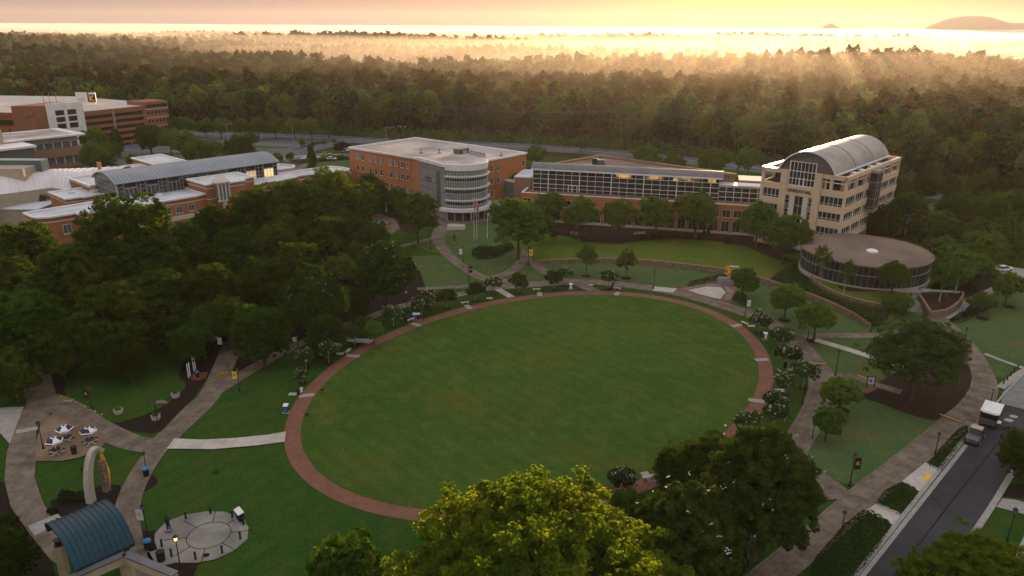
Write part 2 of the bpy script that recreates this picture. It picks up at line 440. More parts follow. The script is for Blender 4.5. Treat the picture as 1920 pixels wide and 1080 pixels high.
M['fresh'] = leaf('fresh_leaves', (0.055, 0.110, 0.018), (0.095, 0.155, 0.026), (0.13, 0.165, 0.028), scale=0.4)
M['magl'] = leaf('magnolia_leaves', (0.026, 0.056, 0.010), (0.048, 0.080, 0.014), (0.110, 0.098, 0.020), tr=0.4, scale=0.5, rnd=0.1)
M['myrtle'] = leaf('myrtle_leaves', (0.038, 0.068, 0.018), (0.058, 0.092, 0.024), None, scale=0.8)
M['blossom'] = leaf('white_blossom', (0.60, 0.58, 0.54), (0.75, 0.72, 0.66), None, tr=0.3, rnd=0.08, trc=(1, 0.95, 0.85))
M['pink'] = leaf('pink_blossom', (0.50, 0.28, 0.26), (0.55, 0.36, 0.30), None, tr=0.3, rnd=0.05, trc=(1, 0.8, 0.7))
M['wood_l'] = leaf('woodland_leaves', (0.070, 0.115, 0.034), (0.115, 0.175, 0.050), (0.17, 0.22, 0.065), tr=0.42, scale=0.16, rnd=0.3, trc=(1.9, 1.9, 0.8))
M['wood_b'] = leaf('yellowing_woodland_leaves', (0.10, 0.11, 0.028), (0.15, 0.165, 0.040), (0.21, 0.20, 0.05), tr=0.42, scale=0.2, rnd=0.25, trc=(1.9, 1.8, 0.8))
M['wood_c'] = leaf('dark_woodland_leaves', (0.035, 0.060, 0.020), (0.055, 0.085, 0.028), (0.08, 0.11, 0.03), tr=0.36, scale=0.2, rnd=0.25, trc=(1.8, 1.9, 0.8))
M['pine_l'] = leaf('pine_needles', (0.050, 0.052, 0.016), (0.075, 0.070, 0.020), (0.12, 0.085, 0.02), tr=0.35, scale=0.3, rnd=0.2)
M['hedge'] = leaf('hedge_leaves', (0.020, 0.032, 0.010), (0.030, 0.045, 0.013), None, tr=0.25, scale=1.5, rnd=0.1)
M['hedge_g'] = leaf('groundcover_leaves', (0.042, 0.080, 0.015), (0.060, 0.105, 0.020), None, tr=0.3, scale=1.0, rnd=0.1)
M['maroon'] = leaf('maroon_leaves', (0.040, 0.014, 0.014), (0.060, 0.020, 0.020), None, tr=0.3, scale=1.0, rnd=0.1)
M['lit'] = emis('warm_lit_ceiling', (1.0, 0.52, 0.10), 0.3)
_nt = M['lit'].node_tree; _n = _nt.nodes.new('ShaderNodeTexNoise'); _n.inputs['Scale'].default_value = 0.35; _r = _nt.nodes.new('ShaderNodeValToRGB')
_tc = _nt.nodes.new('ShaderNodeTexCoord'); _nt.links.new(_tc.outputs['Object'], _n.inputs['Vector']); _nt.links.new(_n.outputs[0], _r.inputs[0])
_r.color_ramp.elements[0].position = 0.4; _r.color_ramp.elements[0].color = (0.10, 0.05, 0.015, 1); _r.color_ramp.elements[1].position = 0.62; _r.color_ramp.elements[1].color = (1.0, 0.58, 0.14, 1)
_nt.links.new(_r.outputs[0], _nt.nodes['Principled BSDF'].inputs['Emission Color']); _nt.nodes['Principled BSDF'].inputs['Base Color'].default_value = (0.03, 0.03, 0.03, 1)
M['bulb'] = emis('lamp_bulb', (1.0, 0.45, 0.12), 2.5)
M['globe'] = mk('white_globe', (0.75, 0.75, 0.72), (0.7, 0.7, 0.68), 1, 0.3)
M['smoke'] = volume('rising_steam', 0.012, (1.0, 0.93, 0.80), 0.4)

# ---------------------------------------------------------------- strips and sheets
def cmr(P, n=8, closed=False):
    """Catmull-Rom through points"""
    out = []
    N = len(P)
    for i in range(N if closed else N - 1):
        g = lambda k: np.array(P[k % N] if closed else P[min(max(k, 0), N - 1)], float)
        a, b, c, d = g(i - 1), g(i), g(i + 1), g(i + 2)
        for j in range(n):
            t = j / n
            out.append(tuple(0.5 * ((2 * b) + (-a + c) * t + (2 * a - 5 * b + 4 * c - d) * t * t + (-a + 3 * b - 3 * c + d) * t ** 3)))
    if not closed: out.append(tuple(P[-1]))
    return out
def strip(name, pts, width, z, m, world_pts=False, closed=False, kind='structure', n=8, label=None, cat=None, thick=0.0):
    W = [p if world_pts else G(p[0], p[1], z) for p in pts]
    C_ = cmr(W, n, closed)
    ws = width if isinstance(width, (list, tuple)) else [width] * len(pts)
    N = len(C_)
    vs, uv, fs = [], [], []
    s = 0.0
    for i, p in enumerate(C_):
        a = C_[(i - 1) % N] if (closed or i > 0) else p
        b = C_[(i + 1) % N] if (closed or i < N - 1) else p
        t = np.array(b) - np.array(a); t /= max(1e-9, np.linalg.norm(t))
        nrm = np.array([-t[1], t[0]])
        k = i / (N - (0 if closed else 1)) * (len(ws) - (0 if closed else 1))
        k0 = int(k) % len(ws); k1 = (int(k) + 1) % len(ws) if closed else min(int(k) + 1, len(ws) - 1)
        w = ws[k0] * (1 - (k - int(k))) + ws[k1] * (k - int(k))
        if i: s += math.hypot(p[0] - C_[i - 1][0], p[1] - C_[i - 1][1])
        for q in (-1, 1):
            vs.append((p[0] + nrm[0] * q * w / 2, p[1] + nrm[1] * q * w / 2, z)); uv.append((s, q * w / 2 + 50))
    for i in range(N if closed else N - 1):
        j = (i + 1) % N
        fs.append((2 * i, 2 * i + 1, 2 * j + 1, 2 * j)[::-1])
    o = mesh_obj(name, vs, fs, m, uvs=uv)
    if kind: struct(o)
    return o
def sheet(name, pts, z, m, world_pts=False, smooth=0, kind='structure', zs=None):
    W = [p if world_pts else G(p[0], p[1], z) for p in pts]
    if smooth: W = cmr(W, smooth, True)
    vs = [(p[0], p[1], zs[i] if zs else z) for i, p in enumerate(W)]
    bm = bmesh.new()
    bv = [bm.verts.new(v) for v in vs]
    es = [bm.edges.new((bv[i], bv[(i + 1) % len(bv)])) for i in range(len(bv))]
    bmesh.ops.triangle_fill(bm, use_beauty=True, use_dissolve=False, edges=es, normal=(0, 0, 1))
    uvl = bm.loops.layers.uv.new('UVMap')
    for f in bm.faces:
        if f.normal.z < 0: f.normal_flip()
        for l in f.loops: l[uvl].uv = (l.vert.co.x, l.vert.co.y)
    me = bpy.data.meshes.new(name); bm.to_mesh(me); bm.free()
    me.materials.append(m)
    o = bpy.data.objects.new(name, me); col.objects.link(o)
    if kind: struct(o)
    return o
# ================================================================ GROUND
def hz(x, y):
    r = math.hypot(x, y)
    k = min(1.0, max(0.0, (r - 480) / 420.0))
    k = k * k * (3 - 2 * k)
    w = 55 * math.sin(x / 330 + 0.7) + 32 * math.sin(x / 143 + 2.1) + x * 0.10
    h = 6.5 * math.sin((y + w) / 62 * (1 - 0.00006 * y)) + 4.0 * math.sin(x / 150 + y / 210 + 1.0) + 2.2 * math.sin(x / 61 - y / 77) + 3.5 * math.sin(x / 420 - y / 330 + 2.0) - 5 - 9 * min(1, max(0, (r - 900) / 900))
    h += 17 * math.exp(-(((x - 820) / 520) ** 2 + ((y - 2500) / 230) ** 2))
    h += 9 * math.exp(-(((x + 620) / 700) ** 2 + ((y - 1900) / 300) ** 2))
    far = min(1.0, max(0.0, (r - 2900) / 900.0))
    return k * (h - 2 + 1) * (1 - 0.6 * far) - 22 * far * far

def ground():
    rs = [0.0] + [12 * (1.062 ** i) for i in range(112)]
    rs = [r for r in rs if r < 9300] + [9300]
    na = 150
    vs = [(0, 0, 0)]
    for r in rs[1:]:
        for i in range(na):
            a = 2 * PI * i / na
            x, y = r * math.sin(a), r * math.cos(a)
            vs.append((x, y, hz(x, y)))
    fs = [(0, 1 + (i + 1) % na, 1 + i) for i in range(na)]
    for k in range(len(rs) - 2):
        b0, b1 = 1 + k * na, 1 + (k + 1) * na
        for i in range(na):
            j = (i + 1) % na
            fs.append((b0 + i, b0 + j, b1 + j, b1 + i))
    struct(mesh_obj('ground', vs, fs, M['ground'], smooth=True))
ground()
struct(mesh_obj('campus_lawn', [(-175, 35, .02), (135, 35, .02), (230, 150, .02), (200, 262, .02), (120, 330, .02), (-60, 385, .02), (-250, 350, .02), (-250, 60, .02)], [tuple(range(8))], M['lawn']))
sheet('upper_lawn', [(755, 462), (800, 450), (870, 415), (985, 405), (1005, 440), (1470, 530), (1640, 600), (1750, 560), (1800, 545), (1930, 520), (2100, 600), (2200, 760), (1990, 740), (1920, 720), (1845, 700), (1760, 790), (1640, 910), (1555, 905), (1488, 840), (1528, 768), (1545, 715), (1500, 650), (1455, 612), (1400, 583), (1300, 553), (1225, 541), (1130, 528), (1060, 528), (990, 534), (920, 540), (785, 545)], .035, M['lawn2'])
# the brick ring: an ellipse fitted in metres
EC, EA, EB, ET = (6.9, 124.1), 50.0, 36.4, R(47.4)
def ell(a, b, n=120, z=0.0):
    return [(EC[0] + a * math.cos(t) * math.cos(ET) - b * math.sin(t) * math.sin(ET), EC[1] + a * math.cos(t) * math.sin(ET) + b * math.sin(t) * math.cos(ET)) for t in [2 * PI * i / n for i in range(n)]]
sheet('oval_lawn', ell(EA - 2.4, EB - 2.4), .05, M['oval'], world_pts=True)
strip('brick_ring_path', ell(EA - 1.25, EB - 1.25, 100), 2.5, .065, M['brick_pave'], world_pts=True, closed=True, n=2)

# mulch and planting beds
Z = .08
sheet('mulch_bed', [(-160, 745), (-20, 742), (60, 700), (90, 690), (150, 655), (240, 640), (330, 628), (440, 650), (500, 655), (560, 640), (640, 610), (700, 590), (762, 566), (800, 545), (788, 510), (752, 470), (700, 452), (690, 425), (600, 400), (430, 400), (120, 440), (-150, 480)], Z, M['mulch'])
sheet('mulch_bed', [(98, 738), (95, 690), (150, 655), (330, 626), (430, 640), (437, 655), (400, 695), (345, 770), (308, 806), (285, 812), (235, 806), (170, 780), (120, 757)], Z + .01, M['mulch'])
sheet('garden_lawn', [(122, 735), (160, 770), (184, 788), (222, 792), (300, 765), (348, 725), (335, 705), (345, 675), (320, 650), (240, 650), (180, 672), (135, 700)], Z + .025, M['lawn'], smooth=4)
sheet('mulch_bed', [(-60, 900), (8, 905), (22, 955), (60, 1003), (95, 1045), (110, 1100), (-80, 1100)], Z, M['mulch'])
sheet('mulch_bed', [(95, 938), (140, 930), (165, 915), (225, 910), (212, 955), (205, 1000), (160, 1010), (112, 968)], Z, M['mulch'], smooth=3)
sheet('mulch_bed', [(258, 996), (300, 994), (308, 1010), (292, 1038), (280, 1042), (268, 1035)], Z, M['mulch'])
sheet('mulch_bed', [(305, 1052), (340, 1056), (376, 1050), (360, 1085), (310, 1090)], Z, M['mulch'])
sheet('mulch_bed', [(268, 920), (275, 893), (290, 893), (295, 905), (284, 914)], Z, M['mulch'], smooth=4)
sheet('mulch_bed', [(410, 700), (408, 722), (425, 725), (460, 708), (485, 690), (470, 672), (450, 668)], Z, M['mulch'])
sheet('mulch_bed', [(1604, 738), (1640, 722), (1700, 690), (1800, 680), (1852, 700), (1838, 735), (1800, 775), (1782, 783), (1745, 787), (1692, 772), (1650, 756)], Z, M['soil'], smooth=3)
sheet('mulch_bed', [(1800, 545), (1820, 520), (1870, 515), (1880, 540), (1850, 552), (1810, 556)], Z, M['soil'], smooth=3)
sheet('mulch_bed', [(1766, 592), (1800, 580), (1850, 568), (1862, 578), (1800, 598), (1785, 602)], Z, M['mulch'], smooth=3)
sheet('mulch_bed', [(1890, 908), (1990, 905), (1990, 942), (1876, 930)], Z, M['mulch'])
sheet('mulch_bed', [(1420, 1010), (1545, 940), (1550, 915), (1535, 895), (1490, 900), (1300, 960), (1250, 1080), (1390, 1080)], Z, M['mulch'], smooth=3)
sheet('mulch_bed', [(840, 478), (800, 470), (770, 455), (735, 455), (700, 470), (760, 480)], Z, M['lawn'])
sheet('mulch_bed', [(690, 395), (770, 400), (800, 425), (770, 440), (742, 425)], Z, M['soil'])

# paths
Z = .11
strip('walkway', [(437, 640), (418, 690), (390, 745), (345, 790), (302, 830)], 3.8, Z, M['conc'])
strip('walkway', [(330, 800), (380, 750), (450, 705), (550, 650), (640, 613), (700, 592), (760, 572), (860, 552), (920, 540), (990, 534), (1060, 529), (1130, 530), (1225, 541), (1300, 556), (1400, 587), (1455, 612), (1490, 640), (1528, 683), (1546, 720), (1530, 770), (1503, 815), (1480, 850)], [3.2, 3.2, 3.0, 2.6, 2.6, 2.6, 2.6, 2.6, 3.4, 4.2, 4.2, 4.0, 4.2, 4.2, 4.2, 4.2, 4.6, 4.6, 5.4, 4.6, 4.2, 4.2], Z + .015, M['conc'])
strip('walkway', [(320, 815), (280, 862), (250, 915), (238, 960), (240, 1005), (256, 1050), (285, 1100)], 3.1, Z + .03, M['conc'])
strip('walkway', [(75, 748), (125, 765), (180, 800), (250, 830), (305, 836)], [4.5, 4.5, 4.2, 3.8, 4.0], Z + .045, M['conc'])
sheet('walkway', [(95, 700), (40, 712), (50, 755), (28, 800), (12, 850), (8, 900), (20, 950), (55, 1000), (95, 1050), (112, 1060), (118, 1010), (80, 940), (65, 895), (67, 860), (68, 800), (110, 760)], Z + .06, M['conc'])
sheet('terrace_paving', [(79, 783), (112, 772), (135, 778), (206, 820), (185, 843), (150, 857), (115, 864), (66, 864), (68, 830)], Z + .075, mk('brown_aggregate', (0.25, 0.175, 0.12), (0.18, 0.115, 0.075), 0.35, 0.9, c3=(0.12, 0.075, 0.05), scale3=0.18))
sheet('walkway', [(-60, 768), (45, 762), (28, 805), (18, 832), (-10, 800), (-60, 770)], Z + .09, M['conc_plain'])
sheet('walkway', [(30, 806), (72, 799), (70, 806), (30, 813)], Z + .09, M['conc_plain'])
sheet('walkway', [(52, 986), (108, 963), (120, 975), (65, 1005)], Z + .09, M['conc_plain'])
sheet('connector_path', [(327, 822), (380, 824), (440, 821), (500, 815), (536, 809), (534, 828), (480, 835), (400, 842), (312, 841)], Z + .09, M['conc_w'])
sheet('connector_path', [(632, 631), (645, 629), (665, 634), (704, 636), (692, 644), (660, 641), (640, 638)], Z + .09, M['conc_w'])
sheet('connector_path', [(927, 543), (940, 541), (966, 556), (952, 558)], Z + .09, M['conc_w'])
sheet('connector_path', [(1076, 534), (1098, 531), (1128, 546), (1100, 545)], Z + .09, M['conc'])
sheet('connector_path', [(1224, 545), (1228, 537), (1270, 541), (1262, 548)], Z + .09, M['conc_w'])
strip('walkway', [(960, 528), (905, 520), (872, 502), (838, 475), (822, 450), (828, 430), (855, 416), (900, 408), (960, 404)], [3.6, 3.4, 3.2, 3.2, 3.6, 4.6, 4.6, 4.4, 4.4], Z + .03, M['conc'])
strip('walkway', [(915, 524), (955, 510), (978, 490), (992, 462), (995, 440)], [2.8, 2.8, 3.0, 3.4, 2.8], Z + .045, M['conc'])
strip('walkway', [(1070, 528), (1030, 515), (1005, 495), (997, 475)], [2.8, 2.8, 3.0, 2.0], Z + .06, M['conc'])
strip('walkway', [(782, 542), (830, 539), (880, 536), (930, 531)], 1.9, Z, M['conc'])
strip('walkway', [(750, 462), (790, 452), (822, 444)], 2.4, Z, M['conc'])
strip('walkway', [(640, 520), (672, 495), (700, 470), (740, 462)], 3.0, Z + .015, M['conc'])
sheet('walkway', [(688, 405), (712, 400), (742, 412), (750, 428), (722, 446), (706, 440)], Z, M['conc'])
sheet('entrance_paving', [(815, 412), (850, 400), (988, 396), (996, 406), (940, 412), (870, 420), (842, 432)], Z + .045, M['conc'])
strip('walkway', [(1492, 632), (1560, 629), (1650, 628), (1700, 620)], 2.6, Z, M['conc'])
strip('connector_path', [(1528, 637), (1580, 652), (1650, 674), (1700, 690)], 2.0, Z + .03, M['conc_w'])
strip('walkway', [(1728, 583), (1760, 600), (1808, 645), (1838, 690), (1846, 725), (1828, 762), (1792, 792), (1720, 850), (1620, 930), (1540, 1000), (1450, 1075), (1370, 1145)], [5.0, 4.6, 4.0, 3.6, 4.2, 4.6, 4.4, 3.9, 4.0, 4.0, 4.0, 4.0], Z + .045, M['conc'])
strip('walkway', [(1545, 715), (1600, 706), (1645, 722), (1690, 735)], [4.0, 2.4, 2.2, 2.2], Z, M['conc'])
strip('walkway', [(1515, 880), (1550, 903), (1580, 935)], [2.8, 2.6, 4.6], Z + .06, M['conc'])
strip('walkway', [(1846, 663), (1880, 676), (1920, 690), (1990, 712)], 1.0, Z + .06, M['conc_plain'])
strip('walkway', [(1875, 727), (1905, 705), (1930, 690)], 1.4, Z + .075, M['conc_plain'])
strip('walkway', [(1750, 598), (1790, 590), (1812, 567), (1850, 548), (1885, 535), (1960, 520)], 2.0, Z, M['conc_plain'])
sheet('walkway', [(1865, 495), (1925, 505), (1980, 520), (1930, 530), (1880, 515)], Z, M['conc_plain'])
sheet('brick_pad', [(1613, 733), (1634, 722), (1645, 730), (1624, 738)], Z + .06, M['brick_pave'])
# ring crossings, small stone slabs where benches meet the ring
for i, q in enumerate([(575, 742), (662, 668), (780, 609), (878, 576), (1012, 552), (1157, 551), (1381, 611), (1428, 675), (1418, 752), (1215, 895)]):
    g = G(*q); a = math.atan2(g[1] - EC[1], g[0] - EC[0]); c, s = math.cos(a), math.sin(a)
    pts = [(g[0] + c * u - s * v, g[1] + s * u + c * v) for u, v in ((-1.3, -.6), (1.3, -.6), (1.3, .6), (-1.3, .6))]
    sheet('stone_slab', pts, .10, M['conc_plain'], world_pts=True)
for q, w, h in [((549, 740), .7, .5), ((638, 664), .7, .5), ((918, 560), .7, .5), ((1107, 535), .6, .5), ((1462, 733), .8, .6), ((1408, 612), .8, .5), ((1106, 535), .5, .4)]:
    g = G(*q)
    sheet('concrete_pad', [(g[0] - w, g[1] - h), (g[0] + w, g[1] - h), (g[0] + w, g[1] + h), (g[0] - w, g[1] + h)], .13 + .001 * w, M['conc_w'], world_pts=True)
for q in [(405, 887), (604, 733), (576, 779), (387, 1043), (1376, 560), (1345, 562)]:
    g = G(*q)
    sheet('drain_cover', [(g[0] + .4 * math.cos(t * PI / 5), g[1] + .35 * math.sin(t * PI / 5)) for t in range(10)], .20, M['mulch'], world_pts=True)

# street on the right, with kerbs
Z = .10
sheet('street', [(1540, 1160), (1604, 1080), (1803, 830), (1845, 780), (1877, 758), (2050, 800), (1960, 850), (1899, 887), (1816, 1016), (1720, 1160)], Z, M['asphalt'])
sheet('driveway_apron', [(1877, 757), (1880, 735), (1925, 695), (2050, 730), (2050, 798)], Z, M['conc_grey'])
strip('asphalt_seam', [(1640, 1120), (1700, 1050), (1765, 965), (1820, 895), (1868, 835), (1895, 800)], .14, Z + .02, M['mulch'])
strip('asphalt_patch', [(1880, 960), (1850, 985), (1800, 1045)], .5, Z + .02, M['conc_grey']) if False else None
def kerb(pts, w=.35, h=.14, name='kerb', m='conc_plain'):
    W = cmr([G(*p) for p in pts], 4)
    mb = MB()
    for a, b in zip(W[:-1], W[1:]):
        mb.bar((a[0], a[1], h / 2 + .04), (b[0], b[1], h / 2 + .04), w, h + .1)
    struct(mb.build(name, M[m]))
kerb([(1590, 1098), (1640, 1035), (1700, 960), (1760, 884), (1803, 830), (1838, 788)], .55)
kerb([(1868, 757), (1890, 732), (1925, 697)], .3)
kerb([(1740, 1130), (1812, 1022), (1860, 950), (1899, 887), (1925, 860)], .75)
sheet('gutter', [(1600, 1094), (1808, 832), (1815, 836), (1612, 1094)], Z + .015, M['conc_plain'])
sheet('walkway', [(1880, 934), (1905, 937), (2000, 965), (2000, 985), (1868, 950)], Z, M['conc_plain'])
sheet('walkway', [(1925, 992), (1960, 1000), (1935, 1060), (1885, 1085)], Z, M['conc_plain'])
sheet('ramp_paving', [(1690, 903), (1735, 867), (1762, 878), (1726, 922)], Z + .06, M['conc_w'])
sheet('ramp_paving', [(1625, 957), (1645, 942), (1694, 964), (1674, 984)], Z + .06, M['conc_w'])
sheet('tactile_pad', [(1729, 899), (1735, 888), (1747, 889), (1742, 903)], Z + .09, M['paint_y'])
for q, rr in (((1891, 789), .55), ((1900, 782), .5)):
    g = G(*q)
    sheet('manhole_patch', [(g[0] + rr * 1.3 * math.cos(t * PI / 8), g[1] + rr * math.sin(t * PI / 8)) for t in range(16)], Z + .03, M['stone_l'], world_pts=True)

# round bollard plaza
pc = G(375, 1007)
sheet('plaza_paving', [(290, 1000), (312, 978), (345, 965), (385, 959), (420, 959), (452, 970), (466, 988), (464, 1010), (440, 1032), (405, 1048), (370, 1055), (330, 1055), (306, 1060), (296, 1065), (282, 1050), (274, 1037), (295, 1030), (290, 1015)], .14, mk('plaza_concrete', (0.26, 0.245, 0.205), (0.20, 0.19, 0.16), 0.6, 0.9, c3=(0.15, 0.145, 0.125), scale3=0.25))
mb = MB()
ci = G(392, 1005)
for k in range(8):
    a = k * PI / 4 + .2
    mb.bar((ci[0] + 2.6 * math.cos(a), ci[1] + 2.6 * math.sin(a), .15), (ci[0] + 5.2 * math.cos(a), ci[1] + 5.2 * math.sin(a), .15), .09, .012)
for k in range(24):
    a, b = k * PI / 12, (k + 1) * PI / 12
    mb.bar((ci[0] + 2.6 * math.cos(a), ci[1] + 2.6 * math.sin(a), .15), (ci[0] + 2.6 * math.cos(b), ci[1] + 2.6 * math.sin(b), .15), .09, .013)
struct(mb.build('paving_joints', M['mulch']))
# monument plaza of brick and pale concrete
sheet('monument_paving', [(1266, 543), (1300, 533), (1345, 524), (1380, 528), (1382, 545), (1370, 568), (1320, 556), (1285, 549)], .14, M['brick_pave'])
sheet('monument_paving', [(1290, 544), (1325, 537), (1352, 539), (1361, 548), (1350, 561), (1310, 551)], .155, M['conc_w'])
sheet('monument_paving', [(1280, 541), (1304, 535), (1340, 532), (1354, 534), (1348, 537), (1322, 535), (1288, 542)], .155, M['conc_grey'])
sheet('monument_paving', [(1359, 535), (1376, 545), (1374, 551), (1364, 549)], .155, M['conc_grey'])
sheet('monument_paving', [(1364, 551), (1374, 553), (1368, 563), (1356, 560)], .155, M['conc_grey'])

# roads and car parks behind the buildings
def wl(pts): return [G(*p) for p in pts]
RW = [(-620, 500), (-420, 480), (-270, 450), (-169, 432), (-107, 420), (-58, 406), (10, 392), (62, 368), (95, 345), (125, 322), (168, 276), (182, 252), (215, 190), (260, 120)]
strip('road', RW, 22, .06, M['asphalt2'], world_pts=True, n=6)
mb = MB()
for off in (-5.5, -.15, .15, 5.5):
    C_ = cmr(RW, 6)
    for i in range(1, len(C_) - 2):
        if abs(off) > 1 and i % 2: continue
        a, b = np.array(C_[i]), np.array(C_[i + 1]); t = (b - a) / np.linalg.norm(b - a); nn = np.array([-t[1], t[0]])
        b2 = a + (b - a) * (1.0 if abs(off) < 1 else .6)
        mb.bar((*(a + nn * off), .068), (*(b2 + nn * off), .068), .16, .01)
struct(mb.build('lane_markings', M['paint_w']))
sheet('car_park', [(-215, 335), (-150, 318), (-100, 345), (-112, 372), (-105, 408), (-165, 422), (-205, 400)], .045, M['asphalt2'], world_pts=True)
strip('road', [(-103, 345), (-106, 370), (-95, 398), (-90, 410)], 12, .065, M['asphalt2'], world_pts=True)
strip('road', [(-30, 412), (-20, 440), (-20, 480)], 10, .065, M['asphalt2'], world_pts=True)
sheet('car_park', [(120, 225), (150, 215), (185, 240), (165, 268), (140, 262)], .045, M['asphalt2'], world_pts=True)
for P_ in ([(-160, 388), (-118, 380), (-112, 385), (-150, 398)], [(-170, 362), (-130, 352), (-128, 357), (-168, 368)], [(-190, 350), (-150, 336), (-145, 341), (-188, 356)]):
    sheet('verge_grass', P_, .075, M['lawn2'], world_pts=True)
mb = MB()
for k in range(22):
    x = -195 + k * 2.8
    mb.bar((x, 372 - k * .6, .06), (x + 1.2, 377 - k * .6, .06), .14, .02)
for k in range(16):
    x = -160 + k * 2.8
    mb.bar((x, 402 - k * .8, .06), (x + 1.2, 407 - k * .8, .06), .14, .02)
for k in range(5): mb.bar((-100 + k * 1.6, 352, .08), (-99 + k * 1.6, 359, .08), .7, .02)
struct(mb.build('parking_lines', M['paint_w']))
cc = G(610, 307)
sheet('circle_lawn', [(cc[0] + 24 * math.cos(t * PI / 20), cc[1] + 24 * math.sin(t * PI / 20)) for t in range(40)], .06, M['lawn2'], world_pts=True)
strip('walkway', [(cc[0] + 26 * math.cos(t * PI / 10), cc[1] + 26 * math.sin(t * PI / 10)) for t in range(20)], 2.6, .075, M['conc_plain'], world_pts=True, closed=True, n=3)
strip('walkway', [(540, 330), (556, 318), (575, 308), (600, 302)], 3.5, .07, M['conc'])
sheet('mulch_bed', [(545, 300), (600, 297), (650, 294), (652, 300), (600, 304), (560, 307)], .09, M['mulch'], smooth=3)

# terraces with dry-stone walls in front
T1, T2 = 1.2, 2.5
t1f = [(1003, 487), (1060, 488), (1140, 488), (1220, 492), (1300, 500), (1360, 508), (1400, 517), (1440, 528), (1500, 547), (1560, 571), (1605, 592), (1632, 609)]
t1w = [G(p[0], p[1] - 3, T1) for p in t1f]
ins = [(p[0] * 1.0008, p[1] * 1.0008) for p in t1w]
bk = [G(1665, 600, T1), G(1700, 575, T1), G(1718, 545, T1), (118, 190), (118, 240), (3, 240), (-1, 222)]
zs = [T1 * (.35 if i == 0 else .8 if i == 1 else 1) for i in range(len(ins))] + [.5, .7, T1, T1, T1, .3, .05]
sheet('terrace_lawn', ins + bk, T1, M['lawn3'], world_pts=True, zs=zs)
def stone_wall(name, W, zb, zt, w, label, cap=True, n=5, m='stone'):
    C_ = cmr(W, n)
    N = len(C_)
    mb = MB()
    random.seed(N)
    for i, (a, b) in enumerate(zip(C_[:-1], C_[1:])):
        k = i / (N - 1) * (len(W) - 1)
        top = zt[int(k)] * (1 - k + int(k)) + zt[min(int(k) + 1, len(W) - 1)] * (k - int(k)) if isinstance(zt, list) else zt
        mb.bar((a[0], a[1], (zb + top) / 2), (b[0], b[1], (zb + top) / 2), w, top - zb, 0)
        if cap: mb.bar((a[0], a[1], top + .05), (b[0], b[1], top + .05), w + .12, .1, 1)
    o = mb.build(name, [M[m], M['stone_l'] if m != 'stone' else M['brick3']])
    return tag(o, label, 'wall')
stone_wall('retaining_wall', t1w, -.1, [T1 * .5, T1 * .9] + [T1 + .08] * 8 + [T1 * .9, T1 * .75], .55, 'long curved fieldstone retaining wall along the front of the raised lawn')
t2f = [(1518, 515), (1530, 530), (1560, 548), (1600, 562), (1640, 572), (1668, 574)]
t2w = [G(p[0], p[1] - 3, T2) for p in t2f]
sheet('terrace_lawn', t2w + [G(1695, 568, T2), G(1712, 548, T2), (112, 178), (105, 198), (72, 192), G(1506, 500, T2)], T2, M['lawn3'], world_pts=True)
stone_wall('retaining_wall', [G(1512, 503, T2)] + t2w, T1 - .1, T2 + .08, .45, 'short brown fieldstone wall on the slope below the round glass pavilion')
sheet('mulch_bed', [(1573, 540), (1580, 528), (1620, 530), (1655, 540), (1650, 545), (1600, 547)], T2 + .02, M['soil'], smooth=3)
mw_ = [(1022, 434), (1060, 440), (1100, 452), (1160, 455), (1200, 450), (1260, 447), (1330, 450), (1400, 462), (1450, 485), (1490, 492), (1505, 500), (1515, 470), (1420, 425), (1200, 415), (1000, 412)]
sheet('mulch_bed', mw_, T1 + .03, M['soil'])
# apron behind: plant bed on the slope between the two walls
sheet('planting_slope', [(1442, 524), (1500, 542), (1560, 566), (1605, 587), (1632, 604), (1665, 598), (1668, 577), (1640, 575), (1600, 566), (1560, 552), (1530, 535), (1514, 512), (1490, 495), (1470, 505)], T1 + .045, M['mulch'], world_pts=False)

# steps up to the pavilion
st = thing('staircase', 'two flights of wide pale concrete steps beside the curved stone planter', 'staircase', (*G(1722, 586), 0))
p0, p1 = Vector((*G(1722, 586), 0)), Vector((*G(1706, 545, T2), 0))
L_ = (p1 - p0).length; dr = (p1 - p0).normalized()
st.rotation_euler = (0, 0, math.atan2(dr.y, dr.x) - PI / 2)
mb = MB()
nst = 14
for k in range(nst):
    f = k / nst
    y0 = f * L_ * .8 + (L_ * .2 if k >= 7 else 0)
    mb.box(-2.2, 2.2, y0, y0 + (L_ * .8 / nst) + (L_ * .2 if k == 6 else 0) + .0, 0 if k == 0 else -.02, .02 + (k + 1) * T2 / nst, 0)
mb.build('step_flight', M['conc_plain'], st)
for sx in (-1.9, 1.9):
    mb = MB(); mb.path([(sx, 0, .1), (sx, 0, 1.0), (sx, L_ * .4, 1.0 + T2 * .5), (sx, L_, 1.0 + T2), (sx, L_, T2)], .035, 5)
    mb.build('handrail', M['black'], st)
sheet('walkway', [(1655, 541), (1690, 548), (1722, 549), (1745, 547), (1745, 541), (1700, 541), (1660, 536)], T2 + .03, M['conc_plain'])
sheet('walkway', [(1718, 541), (1800, 546), (1800, 549), (1718, 545)], T2 + .04, M['conc_plain'])
# planter
pw = [G(1723, 551, 2.7), G(1732, 565, 2.2), G(1742, 580, 1.8), G(1746, 584, 1.7), G(1775, 580, 1.7), G(1796, 567, 1.8), G(1806, 552, 2.2), G(1803, 545, 2.6)]
stone_wall('planter_wall', pw, -.1, [2.7, 2.3, 1.8, 1.7, 1.7, 1.8, 2.2, 2.5], .4, 'low curved brown stone planter wall right of the pavilion steps')
sheet('mulch_bed', pw, 1.6, M['soil'], world_pts=True, zs=[2.5, 2.1, 1.6, 1.5, 1.5, 1.6, 2.0, 2.3])

